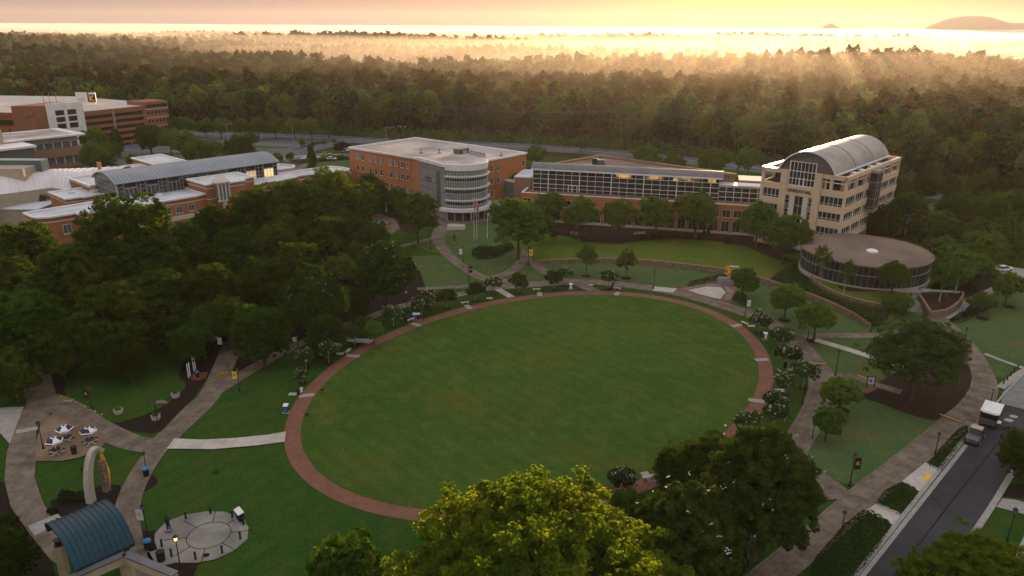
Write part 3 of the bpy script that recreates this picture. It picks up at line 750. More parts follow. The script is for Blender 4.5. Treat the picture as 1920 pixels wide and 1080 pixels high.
# far hill, islands in the fog, faint ridges
def hill(name, x, y, L, Wd, hgt, base, seed, m, bumps=1.0, kind='structure'):
    rng = random.Random(seed)
    ph = [rng.uniform(0, 6) for _ in range(6)]
    P = []
    nx, ny = 60, 14
    for i in range(nx + 1):
        row = []
        for j in range(ny + 1):
            u, v = i / nx * 2 - 1, j / ny * 2 - 1
            f = max(0, 1 - abs(u) ** 2.2) * (0.45 + .55 * math.exp(-((u + .65) / .3) ** 2)) * max(0, 1 - v * v)
            h = base + hgt * f * (1 + .05 * bumps * math.sin(9 * u + ph[0]) + .03 * bumps * math.sin(23 * u + ph[1])) + hgt * .035 * bumps * f * math.sin(61 * u + 9 * v + ph[2])
            row.append((x + u * L / 2, y + v * Wd / 2 + .1 * u * L, h))
        P.append(row)
    mb = MB(); mb.grid(P)
    o = mb.build(name, m, smooth=True)
    tag(o, kind=kind)
    return o
M['far_hill'] = mk('far_wooded_hill', (0.045, 0.055, 0.05), (0.035, 0.045, 0.04), 0.01, 1.0)
hill('hill', 4650, 7000, 2600, 900, 240, -12, 1, M['far_hill'])
hill('hill', 3120, 7400, 700, 300, 138, -12, 2, M['far_hill'])
# ================================================================ BUILDINGS
def part(mb, name, mats, par, smooth=False): return mb.build(name, mats, par, smooth)
def window(par, axis, val, a, z, w, h, out, bars=(1, 1), frame='trim', glass='glass', name='window', sill=True, d=.10, sillm=None):
    """a window unit on a local wall plane (axis='x' -> wall x=val, a runs along y)."""
    mb = MB()
    def bx(a0, a1, z0, z1, p0, p1, m):
        v0, v1 = sorted((val + out * p0, val + out * p1))
        if axis == 'x': mb.box(v0, v1, a0, a1, z0, z1, m)
        else: mb.box(a0, a1, v0, v1, z0, z1, m)
    t = .09
    bx(a - w / 2, a + w / 2, z - h / 2, z + h / 2, -.02, .03, 1)
    bx(a - w / 2 - t, a - w / 2, z - h / 2, z + h / 2, -.02, d, 0); bx(a + w / 2, a + w / 2 + t, z - h / 2, z + h / 2, -.02, d, 0)
    bx(a - w / 2 - t, a + w / 2 + t, z + h / 2, z + h / 2 + t, -.02, d + .01, 0); bx(a - w / 2 - t, a + w / 2 + t, z - h / 2 - t, z - h / 2, -.02, d + .02, 0)
    for i in range(1, bars[0]): bx(a - w / 2 + w * i / bars[0] - .035, a - w / 2 + w * i / bars[0] + .035, z - h / 2, z + h / 2, .03, .07, 0)
    for i in range(1, bars[1]): bx(a - w / 2, a + w / 2, z - h / 2 + h * i / bars[1] - .035, z - h / 2 + h * i / bars[1] + .035, .03, .075, 0)
    if sill: bx(a - w / 2 - .2, a + w / 2 + .2, z - h / 2 - t - .14, z - h / 2 - t, -.02, .16, 2)
    return mb.build(name, [M[frame], M[glass], M[sillm or 'trim']], par)
def barrel(name, par, x0, x1, y0, y1, ze, zc, m, ribs=1.2, over=.4, thick=.25, n=14, ribh=.1, rm=None, skew=0.0):
    """barrel roof with axis along x, springing at ze, crown at zc"""
    prof = []
    w = (y1 - y0) / 2; rise = zc - ze; rr = (w * w + rise * rise) / (2 * rise); cy = (y0 + y1) / 2; czz = zc - rr
    a0 = math.asin(min(1, w / rr))
    for i in range(n + 1):
        t = -a0 + 2 * a0 * i / n
        prof.append((cy + rr * math.sin(t), czz + rr * math.cos(t), math.sin(t), math.cos(t)))
    mb = MB()
    xa, xb = x0 - over, x1 + over
    P = [[(x, p[0], p[1]) for p in prof] for x in (xa, xb)]
    Q = [[(x, p[0] - p[2] * thick, p[1] - p[3] * thick) for p in prof] for x in (xb, xa)]
    mb.grid(P); mb.grid(Q)
    for x, s_ in ((xa, 1), (xb, -1)):
        for i in range(n):
            a, b = prof[i], prof[i + 1]
            q = [(x, a[0], a[1]), (x, b[0], b[1]), (x, b[0] - b[2] * thick, b[1] - b[3] * thick), (x, a[0] - a[2] * thick, a[1] - a[3] * thick)]
            mb.add(q, [(0, 1, 2, 3) if s_ < 0 else (3, 2, 1, 0)], 1)
    for p in (prof[0], prof[-1]):
        mb.add([(xa, p[0], p[1]), (xb, p[0], p[1]), (xb, p[0] - p[2] * thick, p[1] - p[3] * thick), (xa, p[0] - p[2] * thick, p[1] - p[3] * thick)], [(0, 1, 2, 3)], 1)
    k = int((xb - xa) / ribs)
    for j in range(k + 1):
        x = xa + .03 + (xb - xa - .06) * j / k
        for i in range(n):
            a, b = prof[i], prof[i + 1]
            h = ribh
            vs = [(x + q, p[0] + p[2] * hh, p[1] + p[3] * hh) for p in (a, b) for q, hh in ((-.04, 0), (-.03, h), (.03, h), (.04, 0))]
            mb.add(vs, [(0, 1, 5, 4), (1, 2, 6, 5), (2, 3, 7, 6)], 0)
    return mb.build(name, [M[m], M[rm or 'metal_w']], par), prof
def parapet(mb, poly, z, w=.5, h=.6, m=0):
    n = len(poly)
    for i in range(n):
        a, b = Vector((*poly[i], 0)), Vector((*poly[(i + 1) % n], 0))
        d = (b - a).normalized() * (w * .48)
        mb.bar((a.x - d.x, a.y - d.y, z + h / 2 + .001 * i), (b.x + d.x, b.y + d.y, z + h / 2 + .001 * i), w, h, m)
def inset(poly, k):
    c = (sum(p[0] for p in poly) / len(poly), sum(p[1] for p in poly) / len(poly))
    return [(c[0] + (p[0] - c[0]) * k, c[1] + (p[1] - c[1]) * k) for p in poly]

# ---------------------------------------------------------------- A: tan hall with the big barrel roof
HZ = 23.0
f_r, f_l = G(1591, 333, HZ), G(1430, 312, HZ)
ang = math.atan2(f_r[1] - f_l[1], f_r[0] - f_l[0])
HW = math.hypot(f_r[0] - f_l[0], f_r[1] - f_l[1])
FA = Fr((f_r[0], f_r[1]), ang)
HL = 45.0
hall = thing('office_hall', 'tan precast office block of five storeys with a large grey barrel roof on top', 'building', (f_r[0], f_r[1], 0), ang)
x0, x1 = -HW, 0.0
# levels (floor spandrels) measured from the photograph
lev = [3.2, 7.2, 11.2, 15.1]
mb = MB()
mb.box(x0 + .16, x1 - .16, .2, HL - .2, 0, 17.5, 0)
part(mb, 'glazing', [M['glass']], hall)
pil = [(-.9, 0.0), (-HW, -HW + .9)]
px_ = lambda px, py: FA.on(px, py, 'y', 0.0)[0]
pa = px_(1532, 360); pb = px_(1469, 352)
WIN = ((2.3, 4.9), (6.7, 8.9), (10.9, 13.0), (14.9, 17.3))
SPN = ((0, 2.3), (4.9, 6.7), (8.9, 10.9), (13.0, 14.9), (17.3, 19.1))
mb = MB()
for z0, z1 in SPN:
    for a, b in ((x0, pb - 1.0), (pa + 1.0, x1)):
        mb.box(a, b, 0, .5 if z1 == 19.1 else 1.4, z0, z1)
    w_ = .5 if z1 == 19.1 else 1.4
    mb.box(x1 - w_, x1, w_, HL, z0, z1); mb.box(x0, x0 + w_, w_, HL, z0, z1); mb.box(x0, x1, HL - w_, HL, z0, z1)
part(mb, 'spandrel', [M['precast']], hall)
mb = MB()
for c in (pa, pb): mb.box(c - .95, c + .95, -.5, 1.6, 0, 22.0)
mb.box(x0 - .02, x0 + .8, -.02, 1.0, 0, 17.3)
for k in range(6):
    y = 8 + k * 7.1
    mb.box(x1 - 1.3, x1 + .02, y - .42, y + .42, 0, 17.3); mb.box(x0 - .02, x0 + 1.3, y - .5, y + .5, 0, 17.3)
mb.box(x1 - .6, x1 + .03, -.03, .6, 0, 17.3)
part(mb, 'pier', [M['precast']], hall)
mb = MB()
for a, b in ((x0, pb - 1.0), (pa + 1.0, x1)): mb.box(a, b, -.08, .9, 21.9, HZ)
mb.box(x1 - .9, x1 + .08, -.08, HL, 21.903, HZ + .003); mb.box(x0 - .08, x0 + .9, -.08, HL, 21.903, HZ + .003); mb.box(x0 - .08, x1 + .08, HL - .9, HL, 21.9, HZ)
for c in (pa, pb): mb.box(c - .98, c + .98, -.52, 1.6, 22.0, HZ + .05)
part(mb, 'cornice', [M['precast']], hall)
for k in range(7):
    y = .45 + k * (HL - .9) / 6
    for xa_, xb_ in ((x1 - .75, x1), (x0, x0 + .75)):
        mb = MB(); mb.box(xa_, xb_, y - .38, y + .38, 19.1, 21.9); part(mb, 'column', [M['precast']], hall)
mb = MB(); mb.box(pa + 3.0, pa + 3.7, .05, .8, 19.1, 21.9); part(mb, 'column', [M['precast']], hall)
mb = MB()
mb.box(x0 + 3.4, x1 - 3.6, 5.0, HL - 2, 17.9, 21.6, 1)
mb.box(x0 + 3.6, x1 - 4.2, 1.2, 5.1, 17.9, 21.6, 1)
for k in range(7): mb.box(x1 - 3.62, x1 - 3.4, 6 + k * 5.6, 8.2 + k * 5.6, 17.9, 21.6, 0)
mb.box(pa + 1.2, pa + 1.9, 1.0, 1.3, 17.9, 21.6, 0)
part(mb, 'penthouse_wall', [M['precast'], M['glass']], hall)
mb = MB()
mb.box(x0 + .4, x1 - .4, .4, HL - .4, 17.6, 17.9)
part(mb, 'terrace_floor', [M['roof_b']], hall)
mb = MB()
mb.box(x0 + .9, x1 - .9, 2.5, HL - .9, 21.6, 21.85)
part(mb, 'roof', [M['gravel']], hall)
mb = MB()
mb.box(pa + 1, x1 - .7, .3, .42, 20.9, 21.15); mb.box(x1 - .42, x1 - .3, .9, HL - 1, 20.9, 21.15)
part(mb, 'terrace_rail', [M['metal_w']], hall)
mb = MB()
for z0, z1 in WIN:
    for a, b, n in ((x0 + 1, pb - 1.0, 4), (pa + 1.0, x1 - .6, 5)):
        for k in range(n + 1):
            x = a + (b - a) * k / n
            mb.box(x - .045, x + .045, .12, .22, z0, z1)
        mb.box(a, b, .12, .21, z0 + .45, z0 + .53)
    for k in range(25):
        y = 1.2 + k * 1.775
        for xx in (x1 - .18, x0 + .08): mb.box(xx, xx + .09, y - .04, y + .04, z0, z1)
    mb.box(x1 - .17, x1 - .1, 1, HL - 1, z0 + .45, z0 + .53)
part(mb, 'window_frame', [M['metal_w']], hall)
# central bay: recessed cream wall with two column strips, sign band, tall atrium window
mb = MB()
mb.box(pb + .95, pa - .95, -.35, .9, 16.3, 18.9, 0)
mb.box(pb + .95, pa - .95, .2, .95, 0, 16.3, 1)
part(mb, 'entrance_wall', [M['precast'], M['cream']], hall)
cx_ = (pa + pb) / 2
mb = MB()
for c in (cx_ - 1.9, cx_ + 1.9): mb.box(c - .7, c + .7, -.25, .25, 0, 16.3)
part(mb, 'pilaster', [M['trim']], hall)
for z in (11.2, 14.9, 7.2):
    for c in (cx_ - 3.75, cx_ + 3.75): window(hall, 'y', .2, c, z, 2.0, 2.1, -1, (2, 2), 'metal_w', sill=False)
window(hall, 'y', .2, cx_, 11.0, 2.3, 10.2, -1, (2, 4), 'metal_w', sill=False)
aw0, aw1 = pb + 1.1, pa - 1.1
mb = MB(); mb.box(aw0, aw1, .3, .5, 18.9, 25.5)
aw = part(mb, 'atrium_window', [M['glass']], hall)
mb = MB()
for k in range(8):
    x = aw0 + (aw1 - aw0) * k / 7; mb.box(x - .05, x + .05, .15, .3, 18.9, 25.5)
for z in (19.0, 20.9, 22.9, 25.45): mb.box(aw0, aw1, .12, .3, z - .09, z + .09)
for x in (aw0, aw1): mb.box(x - .12, x + .12, .1, .32, 18.9, 25.6)
for x in (cx_ - .6, cx_ + .6): mb.box(x - .14, x + .14, .08, .3, 18.9, 21.2)
part(mb, 'frame', [M['metal_w']], aw)
# barrel roof across the front; axis runs along y, so build it turned
bar_h = bpy.data.objects.new('barrel_roof', None)
bx0, bx1 = -18.7, -3.15
bc, bw = (bx0 + bx1) / 2, (bx1 - bx0) / 2
ze, zc = 23.3, 28.7
mb = MB()
rise = zc - ze; rr = (bw * bw + rise * rise) / (2 * rise); a0 = math.asin(bw / rr); n = 22
prof = [(bc + rr * math.sin(-a0 + 2 * a0 * i / n), zc - rr + rr * math.cos(-a0 + 2 * a0 * i / n)) for i in range(n + 1)]
ins_ = [(bc + (rr - .35) * math.sin(-a0 + 2 * a0 * i / n), zc - rr + (rr - .35) * math.cos(-a0 + 2 * a0 * i / n)) for i in range(n + 1)]
ya, yb = -.6, HL - 1.5
mb.grid([[(p[0], y, p[1]) for p in prof] for y in (yb, ya)])
mb.grid([[(p[0], y, p[1]) for p in ins_] for y in (ya, yb)])
for y, fl in ((ya, 1), (yb, 0)):
    for i in range(n):
        q = [(prof[i][0], y, prof[i][1]), (prof[i + 1][0], y, prof[i + 1][1]), (ins_[i + 1][0], y, ins_[i + 1][1]), (ins_[i][0], y, ins_[i][1])]
        mb.add(q, [(3, 2, 1, 0) if fl else (0, 1, 2, 3)], 1)
for yj in (HL * .33, HL * .66):
    for i in range(n):
        a, b = prof[i], prof[i + 1]
        mb.bar((a[0], yj, a[1] + .02), (b[0], yj, b[1] + .02), .25, .12, 2)
for i in (0, -1): mb.box(prof[i][0] - .35, prof[i][0] + .35, ya, yb, ze - .35, ze + .05, 1)
part(mb, 'barrel_roof', [M['metal_aged'], M['metal_w'], M['metal_dark']], hall)
mb = MB()
for y in (.5, HL - 2.2):
    vs = [(p[0], y, p[1]) for p in ins_] + [(p[0], y, ze - 1.6) for p in ins_]
    mb.add(vs, [(i, i + 1, n + 2 + i, n + 1 + i) for i in range(n)])
for x in (prof[0][0] + .4, prof[-1][0] - .4): mb.box(x - .15, x + .15, .5, HL - 2.2, 21.8, ze)
part(mb, 'gable_wall', [M['metal_dark']], hall)
# grey glazed oriel on the right side
mb = MB(); mb.box(.0, 2.0, 18.2, 22.0, 11.6, 21.8, 0); mb.box(-.1, 2.15, 18.0, 22.2, 21.8, 22.5, 1); mb.box(-.1, 2.15, 18.0, 22.2, 11.0, 11.6, 1)
for y in (18.2, 20.1, 22.0): mb.box(1.95, 2.08, y - .08, y + .08, 11.6, 21.8, 1)
for z in (12.2, 14.6, 17.0, 19.2): mb.box(-.02, 2.06, 18.14, 22.06, z - .08, z + .08, 1)
part(mb, 'oriel_window', [M['glass'], M['panel']], hall)
tm = text_mesh('sign_lettering', 'KENNESAW HALL', 1.25, .05, mk('bronze_letters', (0.05, 0.035, 0.025), None, 2, 0.6), hall, Matrix.Translation((cx_, -.42, 17.6)) @ Matrix.Rotation(PI / 2, 4, 'X'), bold=.02)
tm.scale = (.66, 1, 1)
for y in (10, 16, 24, 30): mb = MB(); mb.box(x1 - 3.0, x1 - 1.6, y, y + 2.2, 21.85, 22.6); part(mb, 'roof_vent', [M['metal_w']], hall)
mb = MB(); mb.box(x0 - .1, x0 + 1.0, .0, HL, HZ + .01, HZ + .06); mb.box(x0 + 1.0, pb - 1.0, -.1, .95, HZ + .01, HZ + .06); part(mb, 'glint_cap', [mk('glint_metal', (0.75, 0.72, 0.68), None, 1, 0.15, metal=0.9)], hall)  # polished metal strip added on the left cornice to throw a sun glint

# ---------------------------------------------------------------- B: long glass-fronted building on a brick podium
P0 = G(978, 361, 10.2)
ab = math.atan2(-.243, .970)
FB = Fr(P0, ab)
lib = thing('glass_gallery', 'long low building with white-framed glass gallery above a brick podium', 'building', (P0[0], P0[1], 0), ab)
PL = 73.0
mb = MB()
mb.box(0, PL, 0, 30, 0, 9.6, 0)
part(mb, 'podium_wall', [M['brick2']], lib)
mb = MB()
mb.box(.5, PL - .1, .5, 7.3, 9.6, 9.65); part(mb, 'podium_roof', [M['gravel']], lib)
mb = MB()
mb.box(-.12, PL, -.12, .5, 9.3, 10.2, 0); mb.box(-.12, .5, .5, 8.5, 9.3, 10.2, 0); mb.box(-.2, PL, -.2, .56, 10.2, 10.32, 1); mb.box(-.2, .56, .56, 8.5, 10.2, 10.32, 1)
part(mb, 'podium_parapet', [M['brick2'], M['trim']], lib)
GX0, GX1, GY = 2.0, 60.0, 7.4
mb = MB(); mb.box(GX0, GX1, GY, 12, 9.6, 16.5, 0); mb.box(GX1, PL + .5, GY + .6, 12, 9.6, 14.2, 0)
part(mb, 'gallery_glazing', [M['glass']], lib)
mb = MB()
nb = 23
for k in range(nb + 1):
    x = GX0 + (GX1 - GX0) * k / nb
    w = .12 if k % 4 == 2 else .05
    mb.box(x - w, x + w, GY - .2 - (.15 if k % 4 == 2 else 0), GY, 9.6, 16.5)
for z, w in ((10.6, .05), (11.9, .07), (13.5, .07), (15.0, .07), (16.4, .12)): mb.box(GX0, GX1, GY - .18, GY, z - w, z + w)
for k in range(6):
    x = GX1 + 2.2 + k * 2.3
    mb.box(x - .08, x + .08, GY + .4, GY + .6, 9.6, 14.2)
for z in (10.8, 12.4, 13.9): mb.box(GX1, PL, GY + .42, GY + .6, z - .08, z + .08)
for k in range(3):
    y = GY + 1.5 + k * 1.5; mb.box(GX0 - .15, GX0, y - .06, y + .06, 9.6, 16.5)
mb.box(GX0 + 11.5, GX0 + 14.5, GY - .26, GY - .05, 11.7, 11.85); mb.box(GX0 + 11.5, GX0 + 11.7, GY - .26, GY - .05, 9.65, 11.8); mb.box(GX0 + 14.3, GX0 + 14.5, GY - .26, GY - .05, 9.65, 11.8); mb.box(GX0 + 12.9, GX0 + 13.05, GY - .26, GY - .05, 9.65, 11.8)
part(mb, 'mullions', [M['metal_w']], lib)
for i, (q0, q1, zz) in enumerate([(1155, 1185, 15.7), (1205, 1245, 15.7), (1262, 1312, 15.5), (1328, 1343, 15.6)]):
    a = FB.on(q0, 335, 'y', GY)[0]; b = FB.on(q1, 335, 'y', GY)[0]
    mb = MB(); mb.box(a, b, GY - .05, GY - .01, zz - .55, zz + .65); part(mb, 'lit_window', [M['lit']], lib)
barrel('barrel_roof', lib, GX0, GX1 + .5, GY - 1.0, GY + 5.2, 16.6, 18.3, 'metal_dark', 1.0, .5, .3, 10, .05)
mb = MB(); mb.box(GX0 - .5, GX1 + 1, GY - 1.15, GY - .9, 16.35, 16.75); part(mb, 'eave_trim', [M['metal_w']], lib)
mb = MB(); mb.box(GX1, PL + .5, GY + .2, 12.5, 14.2, 14.6); part(mb, 'link_roof', [M['metal_w']], lib)
bk_ = [(5.5, 12.2), (8.4, 15), (19.6, 34.7), (65.5, 10.3), (66, 12.2)]
bk_ = [(5.5, 12.1), (8.8, 17.2), (19.6, 35.0), (64.6, 12.1)]
mb = MB(); mb.prism(bk_, 9, 16.7, 0, 1); part(mb, 'rear_wall', [M['brick3'], M['gravel']], lib)
mb = MB(); parapet(mb, bk_, 16.7, .7, .7); part(mb, 'rear_parapet', [M['brick3']], lib)
mb = MB(); u, v = FB.loc(G(1124, 308, 17)); mb.box(u - 1.8, u + 1.8, v - 1.2, v + 1.2, 16.7, 18.6, 0); mb.box(u - 2.3, u - .5, v - 1.8, v + .4, 17.2, 19.0, 1)
part(mb, 'rooftop_unit', [M['metal_dark'], M['teal']], lib)
mb = MB(); u, v = FB.loc(G(1157, 312, 17)); mb.box(u - 2.2, u + 2.2, v - .8, v + .8, 16.7, 16.95); part(mb, 'skylight', [M['metal_w']], lib)
mb = MB(); mb.box(66, 73, 14, 22, 9, 14.8, 0); mb.box(65.9, 73.1, 13.9, 22.1, 14.8, 15.1, 1); part(mb, 'stair_block', [M['brick2'], M['trim']], lib)
mb = MB(); mb.box(-4.5, 1.2, 8.6, 22, 0, 13.2, 0); mb.box(-4.6, 1.3, 8.5, 22.1, 13.2, 13.5, 1); part(mb, 'side_block', [M['brick3'], M['roof_b']], lib)
for k in range(22):
    x = 1.8 + k * 3.2
    if x > 70: break
    window(lib, 'y', 0, x, 3.6, 2.1, 3.1, -1, (2, 1), 'trim')
for k in range(22):
    x = 1.8 + k * 3.2
    if k % 4 in (0,) or k > 16:
        window(lib, 'y', 0, x, 7.5, 2.2, 2.1, -1, (2, 1), 'trim')
mb = MB(); x = FB.on(1324, 440, 'y', 0)[0]; mb.box(x - 1.1, x + 1.1, -.14, 0, T1, 4.6, 0); mb.box(x - .06, x + .06, -.2, 0, T1, 4.6, 1); part(mb, 'door', [M['glass'], M['metal_w']], lib)
mb = MB(); mb.box(0, PL, -.06, 0, 1.2, 1.75); part(mb, 'base_course', [M['trim']], lib)

# ---------------------------------------------------------------- C: brick building with the round glass corner
OC = (-16.2, 236.3); ac = math.atan2(.775, .633)
FC = Fr(OC, ac)
ZC = 18.0
sci = thing('drum_corner_building', 'four storey orange brick building with a curved glass drum at its corner', 'building', (*OC, 0), ac)
foot = [(.6, 20), (0, 55.5), (33, 55.5), (33, 0), (12.2, .5), (10, 6), (2, 9)]
mb = MB(); mb.prism(foot, 0, ZC - .5, 0, 1); part(mb, 'brick_wall', [M['brick2'], M['roof_w']], sci)
dc, drr = (5.3, 4.9), 8.3
arc = [(dc[0] + drr * math.cos(t), dc[1] + drr * math.sin(t)) for t in [R(184 + (328 - 184) * i / 26) for i in range(27)]]
mb = MB()
mb.prism([(p[0], p[1]) for p in arc] + [(12.2, 6), (2, 9), (-2, 8)], 0, 17.49, 0, 1)
part(mb, 'drum_glazing', [M['glass'], M['roof_w']], sci)
def arcring(mb, r0, r1, z0, z1, a0=184, a1=328, n=28, m=0, c=dc):
    A = [R(a0 + (a1 - a0) * i / n) for i in range(n + 1)]
    o = [(c[0] + r1 * math.cos(t), c[1] + r1 * math.sin(t)) for t in A]; i_ = [(c[0] + r0 * math.cos(t), c[1] + r0 * math.sin(t)) for t in A]
    for k in range(n):
        q = [o[k], o[k + 1], i_[k + 1], i_[k]]
        vs = [(p[0], p[1], z0) for p in q] + [(p[0], p[1], z1) for p in q]
        mb.add(vs, [(3, 2, 1, 0), (4, 5, 6, 7), (0, 1, 5, 4), (2, 3, 7, 6)] + ([(3, 0, 4, 7)] if k == 0 else []) + ([(1, 2, 6, 5)] if k == n - 1 else []), m)
mb = MB()
arcring(mb, drr - .3, drr + .35, 16.3, 18.3)
part(mb, 'drum_coping', [M['coping']], sci)
for z in (14.4, 10.6, 6.7):
    mb = MB()
    arcring(mb, drr, drr + .9, z, z + .18); arcring(mb, drr, drr + .25, z - .45, z - .1); arcring(mb, drr + .55, drr + .7, z - .3, z - .2)
    part(mb, 'sun_shelf', [M['metal_w']], sci)
for z0, z1 in ((14.6, 16.1), (10.8, 12.7), (6.9, 8.8), (4.4, 4.9)):
    mb = MB(); arcring(mb, drr - .1, drr + .06, z0, z1); part(mb, 'frosted_band', [M['frit']], sci)
mb = MB()
for i in range(0, 27):
    t = R(184 + (328 - 184) * i / 26); w = .05
    c, s = math.cos(t), math.sin(t)
    mb.bar((dc[0] + (drr + .1) * c, dc[1] + (drr + .1) * s, 4.3), (dc[0] + (drr + .1) * c + .001, dc[1] + (drr + .1) * s, 16.3), .05, .05)
for z in (12.8, 8.9, 5.0): arcring(mb, drr, drr + .12, z - .05, z + .05)
part(mb, 'mullions', [M['metal_w']], sci)
mb = MB()
arcring(mb, drr - 1, drr + 1.9, 3.2, 4.2, 176, 336)
part(mb, 'entrance_canopy', [M['coping']], sci)
for i in range(9):
    mb = MB(); t = R(190 + 134 * i / 8); mb.tube((dc[0] + (drr + .9) * math.cos(t), dc[1] + (drr + .9) * math.sin(t), 0), (dc[0] + (drr + .9) * math.cos(t), dc[1] + (drr + .9) * math.sin(t), 3.3), .16 if i % 3 else .3); part(mb, 'canopy_column', [M['steel']], sci)
# grey panel wall between brick and drum
ga, gb_ = Vector((.55, 20.2, 0)), Vector((-3.05, 4.5, 0))
mb = MB()
mb.prism([(.6, 20.2), (-3.05, 4.6), (-1.2, 4.4), (2.6, 12), (2.6, 20)], 0, 17.48, 0, 1)
part(mb, 'panel_wall', [M['panel'], M['roof_w']], sci)
mb = MB()
d = (gb_ - ga).normalized(); nrm = Vector((d.y, -d.x, 0)); nrm = nrm if nrm.x < 0 else -nrm
for z in (4.4, 6.6, 8.8, 11.0, 13.2, 15.4):
    mb.bar(ga + nrm * .02 + Vector((0, 0, z)), gb_ + nrm * .02 + Vector((0, 0, z)), .05, .07)
part(mb, 'panel_joint', [M['black']], sci)
mb = MB()
w0 = ga + (gb_ - ga) * .68; w1 = ga + (gb_ - ga) * .82
mb.bar(w0 + Vector((0, 0, 9.6)), w1 + Vector((0, 0, 9.6)), .2, 11.6)
part(mb, 'slot_window', [M['glass_b']], sci)
mb = MB()
mb.bar(ga + nrm * .25 + Vector((0, 0, 17.8)), gb_ + nrm * .25 + Vector((0, 0, 17.8)), .7, 1.1)
parapet(mb, [(0, 20.3), (0, 55.5), (33, 55.5), (33, 0), (12.5, .2), (12.5, .3)][:4], ZC - .5, .7, .62)
mb.v = mb.v[:-8]; mb.f = mb.f[:-6]; mb.m = mb.m[:-6]; mb.uv = mb.uv[:-8]
mb.bar((33.2, 0, 17.8), (12.2, 0.25, 17.8), .7, .62)
part(mb, 'parapet_coping', [M['coping']], sci)
mt = Matrix.Translation((ga + (gb_ - ga) * .38 + nrm * .08 + Vector((0, 0, 12.2)))) @ Matrix.Rotation(math.atan2(d.y, d.x), 4, 'Z') @ Matrix.Rotation(PI / 2, 4, 'X')
text_mesh('sign_lettering', 'SCIENCE', .95, .04, M['black'], sci, mt)
text_mesh('sign_lettering', 'LABORATORY', .55, .04, M['black'], sci, Matrix.Translation((0, 0, -.95)) @ mt)
for q in [(145, 300), (193, 315), (262, 325), (310, 335), (358, 345), (443, 360), (493, 368), (546, 378), (597, 385),
          (150, 408), (197, 415), (266, 435), (314, 443), (362, 450), (448, 468), (499, 475), (549, 487), (600, 495),
          (455, 573), (500, 580), (550, 592), (606, 605)]:
    a, z = FC.on(640 + q[0] / 4.8, 230 + q[1] / 4.8, 'x', 0.0)
    window(sci, 'x', 0, a, z, 1.25, 1.7, -1, (1, 2), 'trim', 'frit' if q[0] in (145, 262, 310, 358, 443, 493, 597, 499, 550, 606) else 'glass')
for q in [(1352, 410), (1411, 405), (1636, 365), (1354, 525), (1411, 515), (1355, 637)]:
    a, z = FC.on(640 + q[0] / 4.8, 230 + q[1] / 4.8, 'y', 0.0)
    window(sci, 'y', 0, a, z, 1.25, 1.8, -1, (1, 2), 'trim', 'glass')
for q in [(162, 240), (303, 262), (457, 288), (645, 320)]:
    a, z = FC.on(640 + q[0] / 4.8, 230 + q[1] / 4.8, 'x', 0.0)
    mb = MB(); mb.box(-.35, 0, a - .4, a + .4, z - .15, z + .15); part(mb, 'wall_light', [M['white']], sci)
mb = MB()
u, v = FC.loc(G(640 + 1080 / 4.8, 230 + 262 / 4.8, ZC)); mb.box(u - 2.4, u + 2.4, v - 1.5, v + 1.5, 17.5, 19.2, 1)
mb.box(u - 1.2, u + .4, v - 2.2, v - 1.2, 17.5, 18.6, 0)
part(mb, 'rooftop_unit', [M['steel'], M['metal_dark']], sci)
for k in range(5):
    u, v = FC.loc(G(640 + (1172 + 27 * k) / 4.8, 230 + (272 + 6 * k) / 4.8, ZC))
    mb = MB(); mb.box(u - .6, u + .6, v - .6, v + .6, 17.5, 18.5, 0); mb.tube((u, v, 18.5), (u, v, 18.75), .42, .42, 10, 1); part(mb, 'condenser', [M['steel'], M['black']], sci)
for q in ((717, 262), (881, 262), (1438, 288)):
    u, v = FC.loc(G(640 + q[0] / 4.8, 230 + q[1] / 4.8, ZC)); mb = MB(); mb.tube((u, v, 17.5), (u, v, 19.2), .12); mb.box(u - .6, u + .6, v - .4, v + .4, 17.5, 17.7); part(mb, 'vent_pipe', [M['black']], sci)
# side canopies
mb = MB(); mb.box(-9, 0, 26, 48, 4.2, 5.0, 0); mb.box(-8.5, -.2, 26.5, 47.5, 5.0, 5.05, 1); part(mb, 'side_canopy', [M['coping'], M['metal_dark']], sci)
mb = MB(); mb.box(14, 17.5, -6, 0, 3.0, 3.6, 0); part(mb, 'side_canopy', [M['coping']], sci)
for y in (27, 34, 41): mb = MB(); mb.tube((-8.6, y, 0), (-8.6, y, 4.2), .22); part(mb, 'canopy_column', [M['coping']], sci)
mb = MB(); mb.box(21, 25, -7, 0, 0, 9.8, 0); mb.box(20.8, 25.2, -7.2, 0, 9.8, 10.1, 1); part(mb, 'link_bridge', [M['frit'], M['roof_b']], sci)

# ---------------------------------------------------------------- D: long brick building with a barrel clerestory
OD = (-130.2, 197.8); ad = R(48.0)
FD = Fr(OD, ad)
bld = thing('clerestory_building', 'long red brick building with rounded ends and a silver barrel roof behind', 'building', (*OD, 0), ad)
left = [(3 + 4.2 * math.cos(t) - .2, -3 + 4.4 * math.sin(t)) for t in [PI + PI / 2 * i / 7 for i in range(8)]]
fr_l = left + [(8.3, -7.4), (8.3, -9), (16.5, -9.2), (16.5, -10.3), (28, -10.4), (40.6, -10.2), (44, -9.5)]
mainf = [(-1.4, 2.8)] + fr_l + [(44, 6), (30, 4.5)]
ZD = 11.0
def block(poly, z, name='wall', roof='roof_b', band=(2.4,), cop=True, m='brick'):
    mb = MB(); mb.prism(poly, 0, z - .4, 0, 1)
    part(mb, name, [M[m], M[roof]], bld)
    mb = MB(); parapet(mb, poly, z - .4, .75, .45); part(mb, 'coping', [M['coping']], bld)
    mb = MB()
    for b in band: parapet(mb, poly, z - b, .10, .28)
    if band: part(mb, 'stone_band', [M['trim']], bld)
block(mainf, ZD, band=(1.7,))
